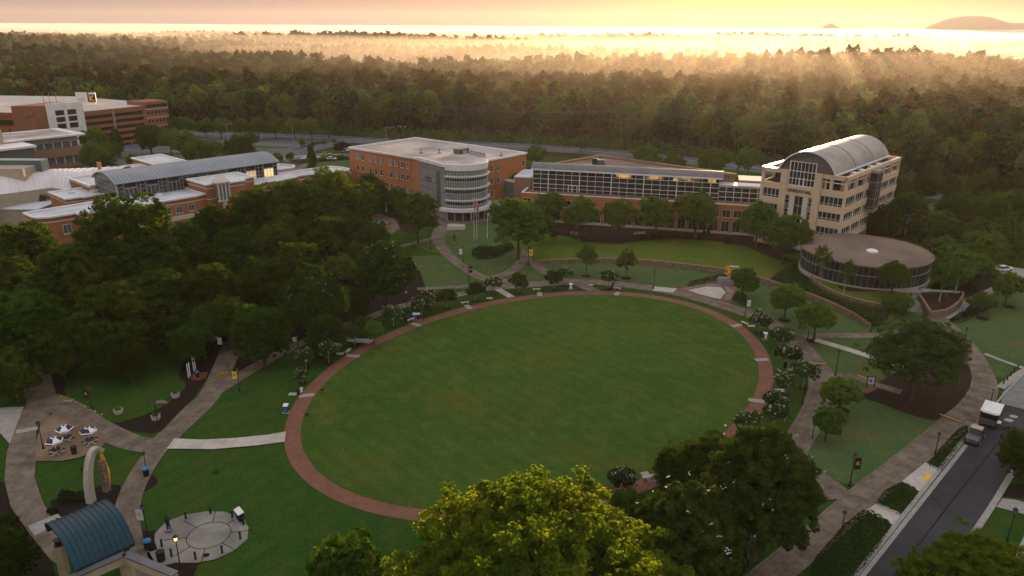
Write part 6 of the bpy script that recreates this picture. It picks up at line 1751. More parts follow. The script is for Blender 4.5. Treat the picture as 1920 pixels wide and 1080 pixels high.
lamp(1504, 759, 713, 'plain lamp post between crape myrtles at the right of the ring')
lamp(1632, 623, 580, 'lamp post at the lower end of the retaining wall')
lamp(1804, 655, 614, 'tall plain lamp post beside the right hand walk')
lamp(1767, 592, 550, 'lamp post in front of the stone planter')
lamp(1593, 911, 850, 'lamp post with a black banner at the tip of the lawn near the lower walk', 'black', 1)
lamp(1753, 852, 811, 'lamp post in the corner bed beside the clipped hedge')
lamp(1577, 1000, 958, 'lamp post behind the long knobbly hedge at the bottom')
lamp(1523, 822, 792, 'lamp post beside the lower dark tree near the magnolias')
lamp(1887, 1020, 953, 'lamp post on the small lawn across the street')
lamp(1748, 775, 735, 'dark lamp post inside the mulch bed under the large tree')
lamp(1858, 752, 730, 'short post light with white globe beside the cart', globe=True)
lamp(1704, 573, 553, 'small lamp post by the pavilion steps')
lamp(36, 765, 742, 'low post light with white head at the left edge', globe=True)
for px, py, tp, lb in [(500, 560, 520, 'first'), (516, 555, 517, 'second'), (220, 293, 270, 'third'), (246, 297, 275, 'fourth'), (268, 300, 280, 'fifth'), (413, 262, 245, 'sixth'), (462, 263, 247, 'seventh'), (568, 268, 248, 'eighth'), (577, 275, 254, 'ninth'), (595, 270, 251, 'tenth')]:
    place = ' lantern from left along the walk in the dark grove' if px in (500, 516) else ' small car park lantern counted from the left'
    lb2 = {'third': 'first', 'fourth': 'second', 'fifth': 'third', 'sixth': 'fourth', 'seventh': 'fifth', 'eighth': 'sixth', 'ninth': 'seventh', 'tenth': 'eighth'}.get(lb, lb)
    lamp(px, py, tp, lb2 + place, globe=True)
# tall road lights
def roadlight(px, py, h, arms, label):
    t = thing('road_light', label, 'street light', (*G(px, py), 0))
    mb = MB(); mb.tube((0, 0, 0), (0, 0, h), .16, .09, 8); part(mb, 'pole', [M['steel']], t)
    for a in arms:
        mb = MB(); mb.path([(0, 0, h - .3), (a * 1.0, 0, h + .3), (a * 2.4, 0, h + .5)], .07); part(mb, 'arm', [M['steel']], t)
        mb = MB(); mb.box(min(a * 2.2, a * 3.2), max(a * 2.2, a * 3.2), -.2, .2, h + .42, h + .62); part(mb, 'lamp_head', [M['steel']], t)
roadlight(429, 274, 11, (-1, 1), 'tall two-armed steel street light by the car park')
roadlight(551, 272, 10.5, (-1,), 'tall one-armed steel street light by the car park')
roadlight(352, 252, 9, (-1,), 'steel street light nearer the parking deck')
for px, lb in ((85, 'left'), (96, 'middle'), (109, 'right')):
    t = thing('deck_light', lb + ' light mast standing on the parking deck roof', 'light mast', (*G(px, 205, 19), 18.6))
    mb = MB(); mb.tube((0, 0, 0), (0, 0, 9), .14, .1, 6); part(mb, 'pole', [M['black']], t)
    mb = MB(); mb.box(-1.6, 1.6, -.15, .15, 8.9, 9.15); part(mb, 'lamp_head', [M['black']], t)
# ---- traffic signals
def signal(px, py, h, a0, L, label):
    t = thing('traffic_signal', label, 'traffic signal', (*G(px, py), 0), a0)
    mb = MB(); mb.tube((0, 0, 0), (0, 0, h + 1), .16, .12, 8); part(mb, 'pole', [M['steel']], t)
    mb = MB(); mb.tube((0, 0, h), (L, 0, h + .6), .11, .07, 8); part(mb, 'arm', [M['steel']], t)
    for k, f in enumerate((.5, .72, .95)):
        mb = MB(); mb.box(L * f - .2, L * f + .2, -.2, .2, h - .5, h + .7); part(mb, 'signal_head', [M['gold'] if k else M['black']], t)
    mb = MB(); mb.box(L * .55, L * .55 + 1.8, -.06, .02, h + .4, h + .95); part(mb, 'street_sign', [mk('green_sign', (0.02, 0.22, 0.12), None, 1, .5)], t)
signal(682, 248, 7.0, R(178), 9, 'traffic signal on a mast arm at the far side of the junction, left one')
signal(757, 247, 7.0, R(178), 9, 'traffic signal on a mast arm at the far side of the junction, right one')
signal(724, 262, 6.4, R(25), 12, 'near traffic signal with a long rising arm behind the drum building roof')
# ---- power line
def polew(px, py, h, label):
    g = G(px, py); t = thing('utility_pole', label, 'utility pole', (*g, 0), R(-20))
    mb = MB(); mb.tube((0, 0, 0), (0, 0, h), .2, .13, 8); part(mb, 'pole', [M['wood']], t)
    mb = MB(); mb.box(-1.2, 1.2, -.07, .07, h - 1.2, h - 1.0); part(mb, 'crossarm', [M['wood']], t)
    mb = MB(); mb.tube((.35, 0, h - 3.4), (.35, 0, h - 2.5), .22, n=10); part(mb, 'transformer', [M['steel']], t)
    return Vector((g[0], g[1], h))
pp = [Vector((-420, 497, 15)), polew(398, 238, 15.5, 'wooden utility pole farthest left against the woods'), polew(762, 257, 19, 'wooden utility pole behind the traffic signals'), polew(1216, 286, 21, 'tall wooden utility pole behind the glass gallery'),
      polew(1487, 311, 19.5, 'leaning wooden utility pole left of the tan hall roof'), polew(1893, 341, 16.5, 'wooden utility pole near the right edge'), Vector((300, 180, 14))]
for (a, b, lb) in zip(pp[:-1], pp[1:], ('far left', 'left', 'middle', 'right', 'far right', 'outer right')):
    t = thing('power_lines', 'power lines of the ' + lb + ' span along the edge of the woods', 'power line', tuple((a + b) / 2))
    o_ = (a + b) / 2
    for dz, dx in ((-.2, 0), (-1.0, .9), (-4.4, .2)):
        pts_ = []
        for k in range(13):
            s_ = k / 12; p = a.lerp(b, s_) - o_; p.z += dz - 2.2 * 4 * s_ * (1 - s_); p.y += dx; pts_.append(tuple(p))
        mb = MB(); mb.path(pts_, .045, 4); part(mb, 'wire', [M['steel']], t)

# ---- benches at the ring
bp = thing('stone_bench', 'b', 'bench', (0, 0, 0))
mb = MB(); mb.box(-.95, .95, -.28, .28, .42, .54); part(mb, 'seat', [M['stone_l']], bp)
for sx in (-.65, .65): mb = MB(); mb.box(sx - .13, sx + .13, -.22, .22, -.02, .42); part(mb, 'leg', [M['brick2']], bp)
first = True
for (px, py), lb in [((565, 737), 'stone bench at the left end of the ring beside a black bin'), ((653, 662), 'pale stone bench by the crossing left of the short connector'), ((770, 603), 'stone bench just left of the blue recycling bins'), ((872, 571), 'stone bench on the upper left of the ring'),
                     ((1006, 546), 'stone bench at the top of the ring left of the map stand'), ((1157, 544), 'stone bench at the top of the ring beside two thin posts'), ((1396, 610), 'stone bench at the upper right of the ring'), ((1216, 900), 'pale stone bench on the ring behind the foreground trees')]:
    g = G(px, py); a = math.atan2(g[1] - EC[1], g[0] - EC[0]) + PI / 2
    if first: b = bp; b.location = (g[0], g[1], .1); b.rotation_euler = (0, 0, a); first = False
    else: b = copy_tree(bp, (g[0], g[1], .1), a)
    b['label'] = lb; b['group'] = 'stone benches around the ring'
# ---- bins
def recycler(px, py, n, label, rz=0.0, face='blue'):
    t = thing('recycling_station', label, 'recycling bin', (*G(px, py), .1), rz)
    mb = MB(); mb.box(-.4 * n - .15, .4 * n + .15, -.55, .45, 0, .1); part(mb, 'base', [M['conc_w']], t)
    for k in range(n):
        x = (k - (n - 1) / 2) * .8
        mb = MB(); mb.box(x - .34, x + .34, -.3, .32, .1, 1.25, 0); c_ = part(mb, 'cabinet', [M['black']], t)
        mb = MB(); mb.box(x - .27, x + .27, -.34, -.3, .25, 1.1); part(mb, 'front_panel', [M[face if k == 0 else 'navy']], c_)
        mb = MB(); mb.add([(x - .4, -.38, 1.22), (x + .4, -.38, 1.22), (x + .4, .38, 1.36), (x - .4, .38, 1.36), (x - .4, -.38, 1.3), (x + .4, -.38, 1.3), (x + .4, .38, 1.46), (x - .4, .38, 1.46)], [(3, 2, 1, 0), (4, 5, 6, 7), (0, 1, 5, 4), (1, 2, 6, 5), (2, 3, 7, 6), (3, 0, 4, 7)]); part(mb, 'lid', [M['coping']], c_)
recycler(537, 774, 1, 'single bright blue recycling bin left of the ring')
recycler(781, 600, 2, 'pair of blue recycling bins at the upper left of the ring')
recycler(1434, 637, 1, 'white-fronted recycling bin right of the ring', face='white_f')
recycler(450, 976, 2, 'blue-fronted recycling station on the rim of the bollard plaza', R(-50))
recycler(1070, 543, 1, 'small dark information stand at the top of the ring', face='white_f')
def bin_(px, py, label, top='black', h=1.05, r=.3):
    t = thing('litter_bin', label, 'litter bin', (*G(px, py), .1))
    mb = MB(); mb.lathe([(r, 0), (r * 1.08, h * .9)], n=14); part(mb, 'body', [M['black']], t)
    for k in range(1): mb = MB(); mb.lathe([(r * 1.15, h * .88), (r * 1.15, h), (r * .6, h * 1.15), (.05, h * 1.18)], n=14); part(mb, 'lid', [M[top]], t)
bin_(140, 852, 'black litter bin among the parasol tables', h=1.2, r=.38)
bin_(560, 741, 'black litter bin beside the leftmost stone bench')
bin_(762, 604, 'black litter bin left of the blue recycling bins')
bin_(275, 893, 'blue-topped bin at the foot of the lamp at the walk junction', 'blue', 1.2, .38)
bin_(278, 1030, 'blue-topped bin in the mulch left of the bollard plaza', 'blue', 1.2, .42)
bin_(371, 708, 'blue bin on the red mat in the garden bed', 'blue')
bin_(303, 1052, 'large black bin at the lower left of the bollard plaza', h=1.3, r=.45)
bin_(1148, 543, 'thin black bin between the two posts at the top of the ring', h=1.4, r=.18)
bin_(1454, 667, 'black bin behind the crape myrtles right of the ring')
bin_(1472, 690, 'black bin low beside the yellow cable ramp')
for (px, py, tp), lb in [((1153, 542, 532), 'slim pale marker post at the top of the ring')]:
    t = thing('marker_post', lb, 'post', (*G(px, py), .1)); mb = MB(); mb.tube((0, 0, 0), (0, 0, 1.5), .09); mb.sphere((0, 0, 1.55), .14, 8); part(mb, 'post_body', [M['steel']], t)
# ---- bollards of the round plaza and the drive
def bollard_proto(): 
    t = thing('bollard', 'b', 'bollard'); mb = MB(); mb.lathe([(.17, -.1), (.17, .08), (.12, .14), (.12, .85), (.16, .88), (.15, 1.0), (.05, 1.06)], n=10); part(mb, 'post_body', [M['black']], t); return t
bo = bollard_proto(); fb = True
for px, py in [(304, 1026), (322, 1044), (367, 1050), (417, 1038), (451, 1012), (457, 985), (436, 972), (395, 964), (349, 974)]:
    if fb: b = bo; b.location = (*G(px, py), .12); fb = False
    else: b = copy_tree(bo, (*G(px, py), .12))
    b['label'] = 'short black bollard on the rim of the round plaza'; b['group'] = 'bollards around the round plaza'
for k in range(5):
    b = copy_tree(bo, (*G(1881 + k * 6.6, 721 - k * 7.2), .1)); b['label'] = ['nearest', 'second', 'middle', 'fourth', 'farthest'][k] + ' of the five bollards along the drive at right'; b['group'] = 'bollards along the right hand drive'
# statue on the plaza and near the entrance
def figure(px, py, label, h=1.8):
    t = thing('statue', label, 'statue', (*G(px, py), .1))
    mb = MB(); mb.box(-.35, .35, -.35, .35, 0, .35); part(mb, 'plinth', [M['stone_g']], t)
    mb = MB(); z = .35; k = h / 1.8
    mb.tube((-.12, 0, z), (-.1, .02, z + .85 * k), .09, .13, 8); mb.tube((.16, .1, z), (.1, .02, z + .85 * k), .09, .13, 8)
    mb.lathe([(.2, z + .8 * k), (.23, z + 1.1 * k), (.26, z + 1.38 * k), (.1, z + 1.5 * k), (.07, z + 1.56 * k)], n=10)
    mb.tube((-.24, 0, z + 1.38 * k), (-.34, -.12, z + .95 * k), .07, .05, 6); mb.tube((.24, 0, z + 1.38 * k), (.4, -.25, z + 1.1 * k), .07, .05, 6); mb.sphere((0, -.02, z + 1.68 * k), .13, 10, 0, 1.2)
    part(mb, 'figure', [M['black']], t)
figure(317, 998, 'dark bronze standing figure on the left rim of the round plaza', 2.2)
figure(852, 457, 'dark bronze statue on the lawn below the stone slab', 2.6)
t = thing('stone_slab', 'pale slanted stone slab monument on the lawn by the entrance', 'monument', (*G(855, 431), 0), .1)
mb = MB(); mb.add([(-3, -.8, 0), (3, -.8, 0), (3, .9, 0), (-3, .9, 0), (-2.7, -.3, 1.3), (2.8, -.3, 1.1), (2.8, .8, 1.5), (-2.5, .8, 1.8)], [(3, 2, 1, 0), (4, 5, 6, 7), (0, 1, 5, 4), (1, 2, 6, 5), (2, 3, 7, 6), (3, 0, 4, 7)]); part(mb, 'slab', [M['stone_l']], t)
mb = MB(); mb.box(-3.2, 3.2, -1.0, 1.1, -.1, .12); part(mb, 'base', [M['soil']], t)
# ---- flagpoles
def flag(px, py, h, cols, label, drop=2.6):
    t = thing('flagpole', label, 'flagpole', (*G(px, py), 0))
    mb = MB(); mb.tube((0, 0, 0), (0, 0, h), .09, .05, 8); mb.sphere((0, 0, h + .1), .14, 8); part(mb, 'pole', [M['metal_w']], t)
    mb = MB(); P_ = []
    for i in range(7):
        z = h - .5 - drop * i / 6; P_.append([(.06 + .5 * (j / 5) * (1 + .2 * math.sin(i)), .12 * math.sin(j * 2.4 + i * .5), z - .9 * (j / 5) ** 1.3) for j in range(6)])
    mb.grid(P_); mb.grid([[(p[0], p[1] + .012, p[2]) for p in r_[::-1]] for r_ in P_])
    mb.m = [(k % 5) % len(cols) for k in range(len(mb.f))]
    part(mb, 'flag', [M[c] for c in cols], t, True)
flag(889, 452, 12.8, ('red', 'white_f', 'navy'), 'left flagpole with a limp red, white and blue flag', 3.4)
flag(894, 448, 12, ('red', 'navy', 'white_f'), 'middle flagpole with a limp striped flag close behind the left one', 3.0)
flag(914, 447, 10.5, ('white_f',), 'right flagpole with a limp white flag')
# ---- notice board
def board(px, py, label, w=1.6, h=2.0, m='white_f', frame='wood', rz=0.0, graphic=None):
    t = thing('notice_board', label, 'sign', (*G(px, py), .1), rz)
    for sx in (-w / 2, w / 2): mb = MB(); mb.box(sx - .07, sx + .07, -.07, .07, 0, h + .15); part(mb, 'post', [M[frame]], t)
    mb = MB(); mb.box(-w / 2 + .07, w / 2 - .07, -.03, .03, h * .35, h); part(mb, 'board', [M[m]], t)
    mb = MB(); mb.box(-w / 2 - .1, w / 2 + .1, -.12, .12, h + .15, h + .25); part(mb, 'top_rail', [M[frame]], t)
    if graphic: mb = MB(); mb.box(-w * .2, w * .12, -.045, -.03, h * .5, h * .8); part(mb, 'graphic', [M[graphic]], t)
board(707, 432, 'white notice board in a wooden frame at the edge of the grove', 2.2, 3.2)
board(1631, 727, 'small white sign on two dark posts beside the large spreading tree', 1.3, 1.9, frame='black', graphic='blue')
# ---- K and S letter monument
t = thing('letter_monument', 'interlocked gold letters K and S above a grey stone block', 'monument', (*G(1362, 533), .16), R(-14))
mb = MB(); mb.prism([(-2.3, -.9), (1.2, -1.1), (2.3, -.3), (2.0, .8), (-2.2, .9)], 0, 1.2); mb.prism([(-2.0, -.6), (1.9, -.7), (1.7, .6), (-1.9, .7)], 1.2, 1.5); part(mb, 'stone_base', [M['stone_g']], t)
mb = MB(); mb.box(.6, .9, .25, .5, 1.5, 2.2); mb.box(-.3, 2.5, .1, .3, 4.35, 4.6); part(mb, 'frame', [M['metal_w']], t)
for ch, dx, dz, s_, sy in (('S', -.1, .25, 2.9, 0), ('K', .7, .0, 2.8, -.25), ('S', 1.5, -.3, 1.9, -.45)):
    text_mesh('letter', ch, s_, .12, M['gold'], t, Matrix.Translation((dx, sy - .1, 3.15 + dz)) @ Matrix.Rotation(PI / 2, 4, 'X'), bold=.04)
    text_mesh('letter_edge', ch, s_ * 1.03, .08, M['black'], t, Matrix.Translation((dx, sy + .08, 3.15 + dz)) @ Matrix.Rotation(PI / 2, 4, 'X'), bold=.08)
# ---- parasol tables
def picnic(px, py, label, hx):
    t = thing('picnic_table', label, 'picnic table', (*G(px, py), .19), hx)
    mb = MB(); mb.lathe([(.62, .72), (.62, .78)], n=18); part(mb, 'tabletop', [M['black']], t)
    mb = MB(); mb.tube((0, 0, 0), (0, 0, .72), .07)
    part(mb, 'pedestal', [M['steel']], t)
    for k in range(5):
        a = k * 2 * PI / 5; c, s = math.cos(a), math.sin(a)
        mb = MB(); mb.path([(0, 0, .08), (.95 * c, .95 * s, .08), (.95 * c, .95 * s, .45)], .045, 5); sf = part(mb, 'seat_arm', [M['white']], t)
        mb = MB(); mb.T = Matrix.Translation((.98 * c, .98 * s, 0)); mb.lathe([(.21, .44), (.22, .5)], n=12); part(mb, 'seat', [M['black']], t)
    u = thing('parasol', label.replace('round black picnic table', 'six-sided navy, gold and white parasol'), 'parasol', (*G(px, py), .19), hx + .3)
    mb = MB(); mb.tube((0, 0, .78), (0, 0, 2.7), .04); part(mb, 'pole', [M['white']], u)
    for k in range(6):
        a, b = k * PI / 3, (k + 1) * PI / 3; r0, r1, z0_, z1_ = .42, 1.3, 2.62, 2.12
        A = [(r0 * math.cos(a), r0 * math.sin(a), z0_), (r1 * math.cos(a), r1 * math.sin(a), z1_), (r1 * math.cos(b), r1 * math.sin(b), z1_), (r0 * math.cos(b), r0 * math.sin(b), z0_)]
        mid = lambda p, q, f: tuple(p[i] * (1 - f) + q[i] * f for i in range(3))
        l1, l2 = mid(A[0], A[1], .84), mid(A[3], A[2], .84)
        mb = MB(); mb.add([A[0], l1, l2, A[3]], [(0, 1, 2, 3)], 0); mb.add([l1, A[1], A[2], l2], [(0, 1, 2, 3)], 1)
        e1, e2 = A[1], A[2]; mb.add([e1, (e1[0], e1[1], e1[2] - .14), (e2[0], e2[1], e2[2] - .14), e2], [(0, 1, 2, 3)], 0)
        part(mb, 'canopy_panel', [M[('navy', 'white_f', 'navy', 'navy', 'white_f', 'navy')[k]], M[('gold', 'white_f')[k % 2]]], u)
    mb = MB(); mb.lathe([(.44, 2.61), (.42, 2.68), (.36, 2.70)], n=6); part(mb, 'canopy_cap', [M['white']], u)
    mb = MB(); mb.lathe([(.3, 2.70), (.28, 2.74)], n=4); part(mb, 'solar_panel', [M['navy']], u)
picnic(126, 829, 'round black picnic table of the upper left parasol', .2)
picnic(170, 833, 'round black picnic table of the right parasol', 1.0)
picnic(107, 852, 'round black picnic table of the lower left parasol', .6)
# ---- planters
def planter(px, py, label):
    t = thing('round_planter', label, 'planter', (*G(px, py), .1))
    mb = MB(); mb.lathe([(.55, 0), (.68, .25), (.72, .75), (.74, .85), (.64, .85), (.62, .72), (.01, .72)], n=18); part(mb, 'bowl', [M['stone_l']], t)
    rng = np.random.default_rng(int(px)); n = 160
    P_ = np.stack([rng.normal(size=n) * .28, rng.normal(size=n) * .28, .78 + rng.random(n) * .35], 1)
    o = bpy.data.objects.new('flowers', quads_mesh('flowers', P_, rng.normal(size=(n, 3)) + np.array([0, 0, .8]), np.full(n, .16), M['fresh'] if n else None, 3)); col.objects.link(o); o.parent = t
planter(223, 777, 'pale round planter at the left tip of the garden bed'); planter(293, 788, 'pale round planter beside the thin lamp post'); planter(330, 746, 'pale round planter at the upper edge of the garden bed')
for k, (px, py, h) in enumerate([(354, 709, 2.6), (357, 706, 2.6), (364, 697, 2.9), (367, 694, 2.9)]):
    t = thing('white_post', ['nearest', 'second', 'third', 'farthest'][k] + ' of the four slim white posts beside the red mat', 'post', (*G(px, py), .1), 0, 'white posts beside the red mat'); mb = MB(); mb.tube((0, 0, 0), (0, 0, h), .1, .1, 8); mb.sphere((0, 0, h), .1, 8); part(mb, 'post_body', [M['white']], t)
tag(sheet('red_mat', [(356, 711), (362, 700), (390, 697), (386, 708), (372, 713)], .14, mk('red_clay', (0.16, 0.045, 0.02), (0.12, 0.035, 0.018), 2, .9), kind='structure'))
t = thing('flat_stones', 'low group of brown boulders between the planters', 'boulders', (*G(303, 757), .1))
for k, (x, y, r_) in enumerate([(-.7, 0, .55), (0, .2, .6), (.7, -.1, .5)]):
    mb = MB(); mb.sphere((x, y, .12), r_, 9, 0, .5); part(mb, 'boulder', [M['stone']], t)
rb = random.Random(3)
for k in range(14):
    px = 110 + k * 6.2 + rb.uniform(-1, 1); py = 741 + k * 2.9
    t = MB(); t.sphere((0, 0, .05), rb.uniform(.12, .25), 7, 0, .6); o = t.build('edging_stone', [M['stone_l'] if k % 3 else M['stone']]); o.location = (*G(px, py), .12)
    tag(o, 'small loose stone along the front edge of the dark garden bed', 'stone', 'edging stones of the garden bed')
# ---- yellow cable ramps
def cable(p, q, label):
    a, b = G(*p), G(*q); c_ = ((a[0] + b[0]) / 2, (a[1] + b[1]) / 2)
    t = thing('cable_ramp', label, 'cable ramp', (*c_, .2), math.atan2(b[1] - a[1], b[0] - a[0])); L = math.hypot(b[0] - a[0], b[1] - a[1])
    mb = MB(); mb.box(-L / 2, L / 2, -.09, .09, .04, .08); part(mb, 'lid', [M['paint_y']], t)
    mb = MB(); mb.add([(-L / 2, -.22, 0), (L / 2, -.22, 0), (L / 2, -.09, .05), (-L / 2, -.09, .05), (-L / 2, .09, .05), (L / 2, .09, .05), (L / 2, .22, 0), (-L / 2, .22, 0)], [(0, 1, 2, 3), (3, 2, 5, 4), (4, 5, 6, 7)]); part(mb, 'ramp', [M['black']], t)
cable((1510, 683), (1548, 684), 'yellow cable ramp across the walk right of the ring')
cable((1609, 706), (1641, 721), 'yellow cable ramp left of the large spreading tree')
cable((1762, 779), (1802, 794), 'yellow cable ramp across the wide walk near the cart')
# ---- chairs on the planting bed
def chair(px, py, lb):
    t = thing('wooden_chair', lb, 'chair', (*G(px, py, T1), T1), PI)
    mb = MB(); mb.box(-.35, .35, -.35, .3, .36, .42); part(mb, 'seat', [M['precast']], t)
    mb = MB(); mb.add([(-.35, .3, .4), (.35, .3, .4), (.3, .55, 1.15), (-.3, .55, 1.15), (-.35, .36, .4), (.35, .36, .4), (.3, .61, 1.15), (-.3, .61, 1.15)], [(0, 1, 2, 3), (7, 6, 5, 4), (3, 2, 6, 7), (0, 3, 7, 4), (1, 5, 6, 2)]); part(mb, 'backrest', [M['precast']], t)
    for sx in (-.38, .38):
        mb = MB(); mb.box(sx - .04, sx + .04, -.4, .4, .58, .62); part(mb, 'armrest', [M['precast']], t)
        for sy in (-.32, .32): mb = MB(); mb.box(sx - .035, sx + .035, sy - .035, sy + .035, 0, .58); part(mb, 'leg', [M['precast']], t)
for i, (px, py) in enumerate([(1072, 440), (1080, 441), (1190, 441), (1196, 440), (1202, 440), (1208, 440)]):
    chair(px, py, ['left chair of the pair', 'right chair of the pair', 'leftmost chair of the four', 'second chair of the four', 'third chair of the four', 'rightmost chair of the four'][i] + (' on the dark bed below the gallery' if i < 2 else ' standing together below the gallery windows'))
# ---- utility truck and white-roofed cart
def wheels(par, pts, r, w):
    for x, y in pts:
        mb = MB(); mb.tube((x, y - w / 2, r), (x, y + w / 2, r), r, r, 16); wh = part(mb, 'wheel', [M['black']], par)
        mb = MB(); s = 1 if y > 0 else -1; mb.tube((x, y + s * w / 2, r), (x, y + s * (w / 2 + .02), r), r * .55, r * .5, 12); part(mb, 'rim', [M['steel']], wh)
a, b = G(1823, 832), G(1852, 785)
hd = math.atan2(a[1] - b[1], a[0] - b[0])
tr_ = thing('utility_truck', 'small dark utility truck towing the white-roofed cart along the kerb', 'truck', (*G(1826, 826), .1), hd)
mb = MB(); mb.prism([(-1.9, -.75), (1.7, -.75), (1.85, -.5), (1.85, .5), (1.7, .75), (-1.9, .75)], .35, .85, 0); mb.add([(.6, -.72, .85), (1.8, -.6, .85), (1.8, .6, .85), (.6, .72, .85), (.6, -.7, 1.1), (1.6, -.6, 1.0), (1.6, .6, 1.0), (.6, .7, 1.1)], [(4, 5, 6, 7), (0, 1, 5, 4), (1, 2, 6, 5), (2, 3, 7, 6)]); part(mb, 'body', [M['car_d']], tr_)
mb = MB(); mb.add([(.75, -.66, 1.05), (.75, .66, 1.05), (.3, .6, 1.72), (.3, -.6, 1.72)], [(0, 1, 2, 3), (3, 2, 1, 0)]); part(mb, 'windscreen', [M['glass']], tr_)
mb = MB(); mb.box(-.75, .4, -.66, .66, 1.72, 1.8); part(mb, 'roof', [M['stone_l']], tr_)
mb = MB()
for x in (-.7, .32): 
    for y in (-.62, .62): mb.box(x - .03, x + .03, y - .03, y + .03, .85, 1.74)
part(mb, 'roof_frame', [M['black']], tr_)
mb = MB(); mb.box(-.6, -.1, -.6, .6, .8, 1.0); mb.box(-.7, -.55, -.6, .6, .9, 1.4); part(mb, 'seat', [M['black']], tr_)
mb = MB(); mb.box(-1.95, -.8, -.75, -.68, .85, 1.15); mb.box(-1.95, -.8, .68, .75, .85, 1.15); mb.box(-1.95, -1.88, -.68, .68, .85, 1.15); part(mb, 'cargo_bed', [M['black']], tr_)
for s in (-.5, .5): mb = MB(); mb.tube((1.84, s, .75), (1.9, s, .75), .1, .09, 10); part(mb, 'headlight', [M['frit']], tr_)
for s in (-.85, .85): mb = MB(); mb.box(.5, .58, s - .1, s + .1, 1.15, 1.35); part(mb, 'mirror', [M['black']], tr_)
tr_.scale = (1.22, 1.22, 1.22)
wheels(tr_, [(1.15, -.72), (1.15, .72), (-1.2, -.72), (-1.2, .72)], .33, .22)
ct = thing('cart', 'large white-roofed trailer cart parked behind the small utility truck', 'trailer', (*G(1853, 795), .1), hd + R(2))
mb = MB(); mb.box(-2.1, 2.0, -1.1, 1.1, .55, .72); mb.box(2.0, 3.1, -.08, .08, .5, .62); part(mb, 'chassis', [M['black']], ct)
mb = MB(); mb.prism([(-2.2, -1.25), (1.9, -1.25), (2.3, -.8), (2.3, .8), (1.9, 1.25), (-2.2, 1.25)], 2.6, 2.78); mb.prism([(-2.0, -1.05), (1.8, -1.05), (2.05, -.7), (2.05, .7), (1.8, 1.05), (-2.0, 1.05)], 2.78, 2.86); part(mb, 'roof', [M['white']], ct)
mb = MB()
for x in (-2.05, -.7, .7, 1.95):
    for y in (-1.08, 1.08): mb.box(x - .05, x + .05, y - .05, y + .05, .7, 2.62)
part(mb, 'roof_frame', [M['black']], ct)
mb = MB(); mb.box(-2.05, 2.0, -1.12, -1.06, .7, 1.5); mb.box(-2.05, 2.0, 1.06, 1.12, .7, 1.5); mb.box(1.95, 2.02, -1.06, 1.06, .7, 1.6); part(mb, 'side_panel', [M['car_d']], ct)
for k in range(3): mb = MB(); mb.box(-1.6 + k * 1.2, -1.1 + k * 1.2, -1.0, 1.0, .9, 1.05); mb.box(-1.65 + k * 1.2, -1.55 + k * 1.2, -1.0, 1.0, 1.05, 1.5); part(mb, 'seat', [M['black']], ct)
mb = MB(); mb.box(.6, 1.6, 1.12, 1.62, 1.15, 1.22); part(mb, 'fold_out_shelf', [M['metal_w']], ct)
mb = MB(); mb.box(2.03, 2.06, -1.0, -.5, .6, .75); part(mb, 'tail_lamp', [M['red']], ct)
ct.scale = (1.05, 1.05, 1.05)
wheels(ct, [(-.9, -1.1), (-.9, 1.1), (.9, -1.1), (.9, 1.1)], .36, .24)
# ---- parked cars
def car(x, y, rz, paint, label):
    t = thing('parked_car', label, 'car', (x, y, .08), rz)
    mb = MB(); mb.prism([(-2.2, -.8), (2.0, -.85), (2.25, -.5), (2.25, .5), (2.0, .85), (-2.2, .8)], .3, .85); part(mb, 'body', [M[paint]], t)
    mb = MB(); mb.add([(-1.9, -.8, .85), (1.0, -.8, .85), (1.0, .8, .85), (-1.9, .8, .85), (-1.4, -.65, 1.4), (.3, -.65, 1.42), (.3, .65, 1.42), (-1.4, .65, 1.4)], [(0, 1, 5, 4), (1, 2, 6, 5), (2, 3, 7, 6), (3, 0, 4, 7)], 0); mb.box(-1.35, .28, -.64, .64, 1.4, 1.45, 1); part(mb, 'cabin', [M['glass'], M[paint]], t)
    wheels(t, [(1.35, -.78), (1.35, .78), (-1.35, -.78), (-1.35, .78)], .33, .2)
for i, (px, py, rz, c_, lb) in enumerate([(240, 270, .4, 'white', 'white car beside the parking deck'), (648, 284, .9, 'white', 'white car near the dark red tree'), (660, 288, .9, 'car_d', 'dark car near the dark red tree'), (622, 300, .2, 'white', 'white car on the street by the circular lawn'),
                                          (1772, 385, .5, 'white', 'white car in the car park right of the tan hall'), (1787, 388, .5, 'white', 'second white car in the car park right of the tan hall'), (612, 291, .2, 'steel', 'silver car on the street by the circular lawn'), (740, 266, .1, 'black', 'black van waiting by the near traffic signal'), (1882, 508, .3, 'white', 'white cart on the curved path at the right edge')]):
    g = G(px, py); car(g[0], g[1], rz, c_, lb)
# white tent at right edge
t = thing('canopy_tent', 'pale peaked tent roof cut by the right edge of the photo', 'tent', (*G(1918, 480), 0))
mb = MB(); mb.add([(-4, -3.4, 3), (4, -3.4, 3), (4, 3.4, 3), (-4, 3.4, 3), (0, 0, 5.4)], [(0, 1, 4), (1, 2, 4), (2, 3, 4), (3, 0, 4), (3, 2, 1, 0)]); part(mb, 'canopy', [M['white_f']], t)
mb = MB()
for x in (-3.8, 3.8):
    for y in (-3.2, 3.2): mb.tube((x, y, 0), (x, y, 3), .07)
part(mb, 'frame', [M['steel']], t)

# ---- teal-roofed gateway, bottom left
ga_, gb2 = G(82, 985, 7), G(243, 1022, 7)
go_ = thing('gateway', 'open stone gateway with a curved teal seam-metal roof at the bottom left', 'gateway', (-46.6, 70.2, 0), 0)
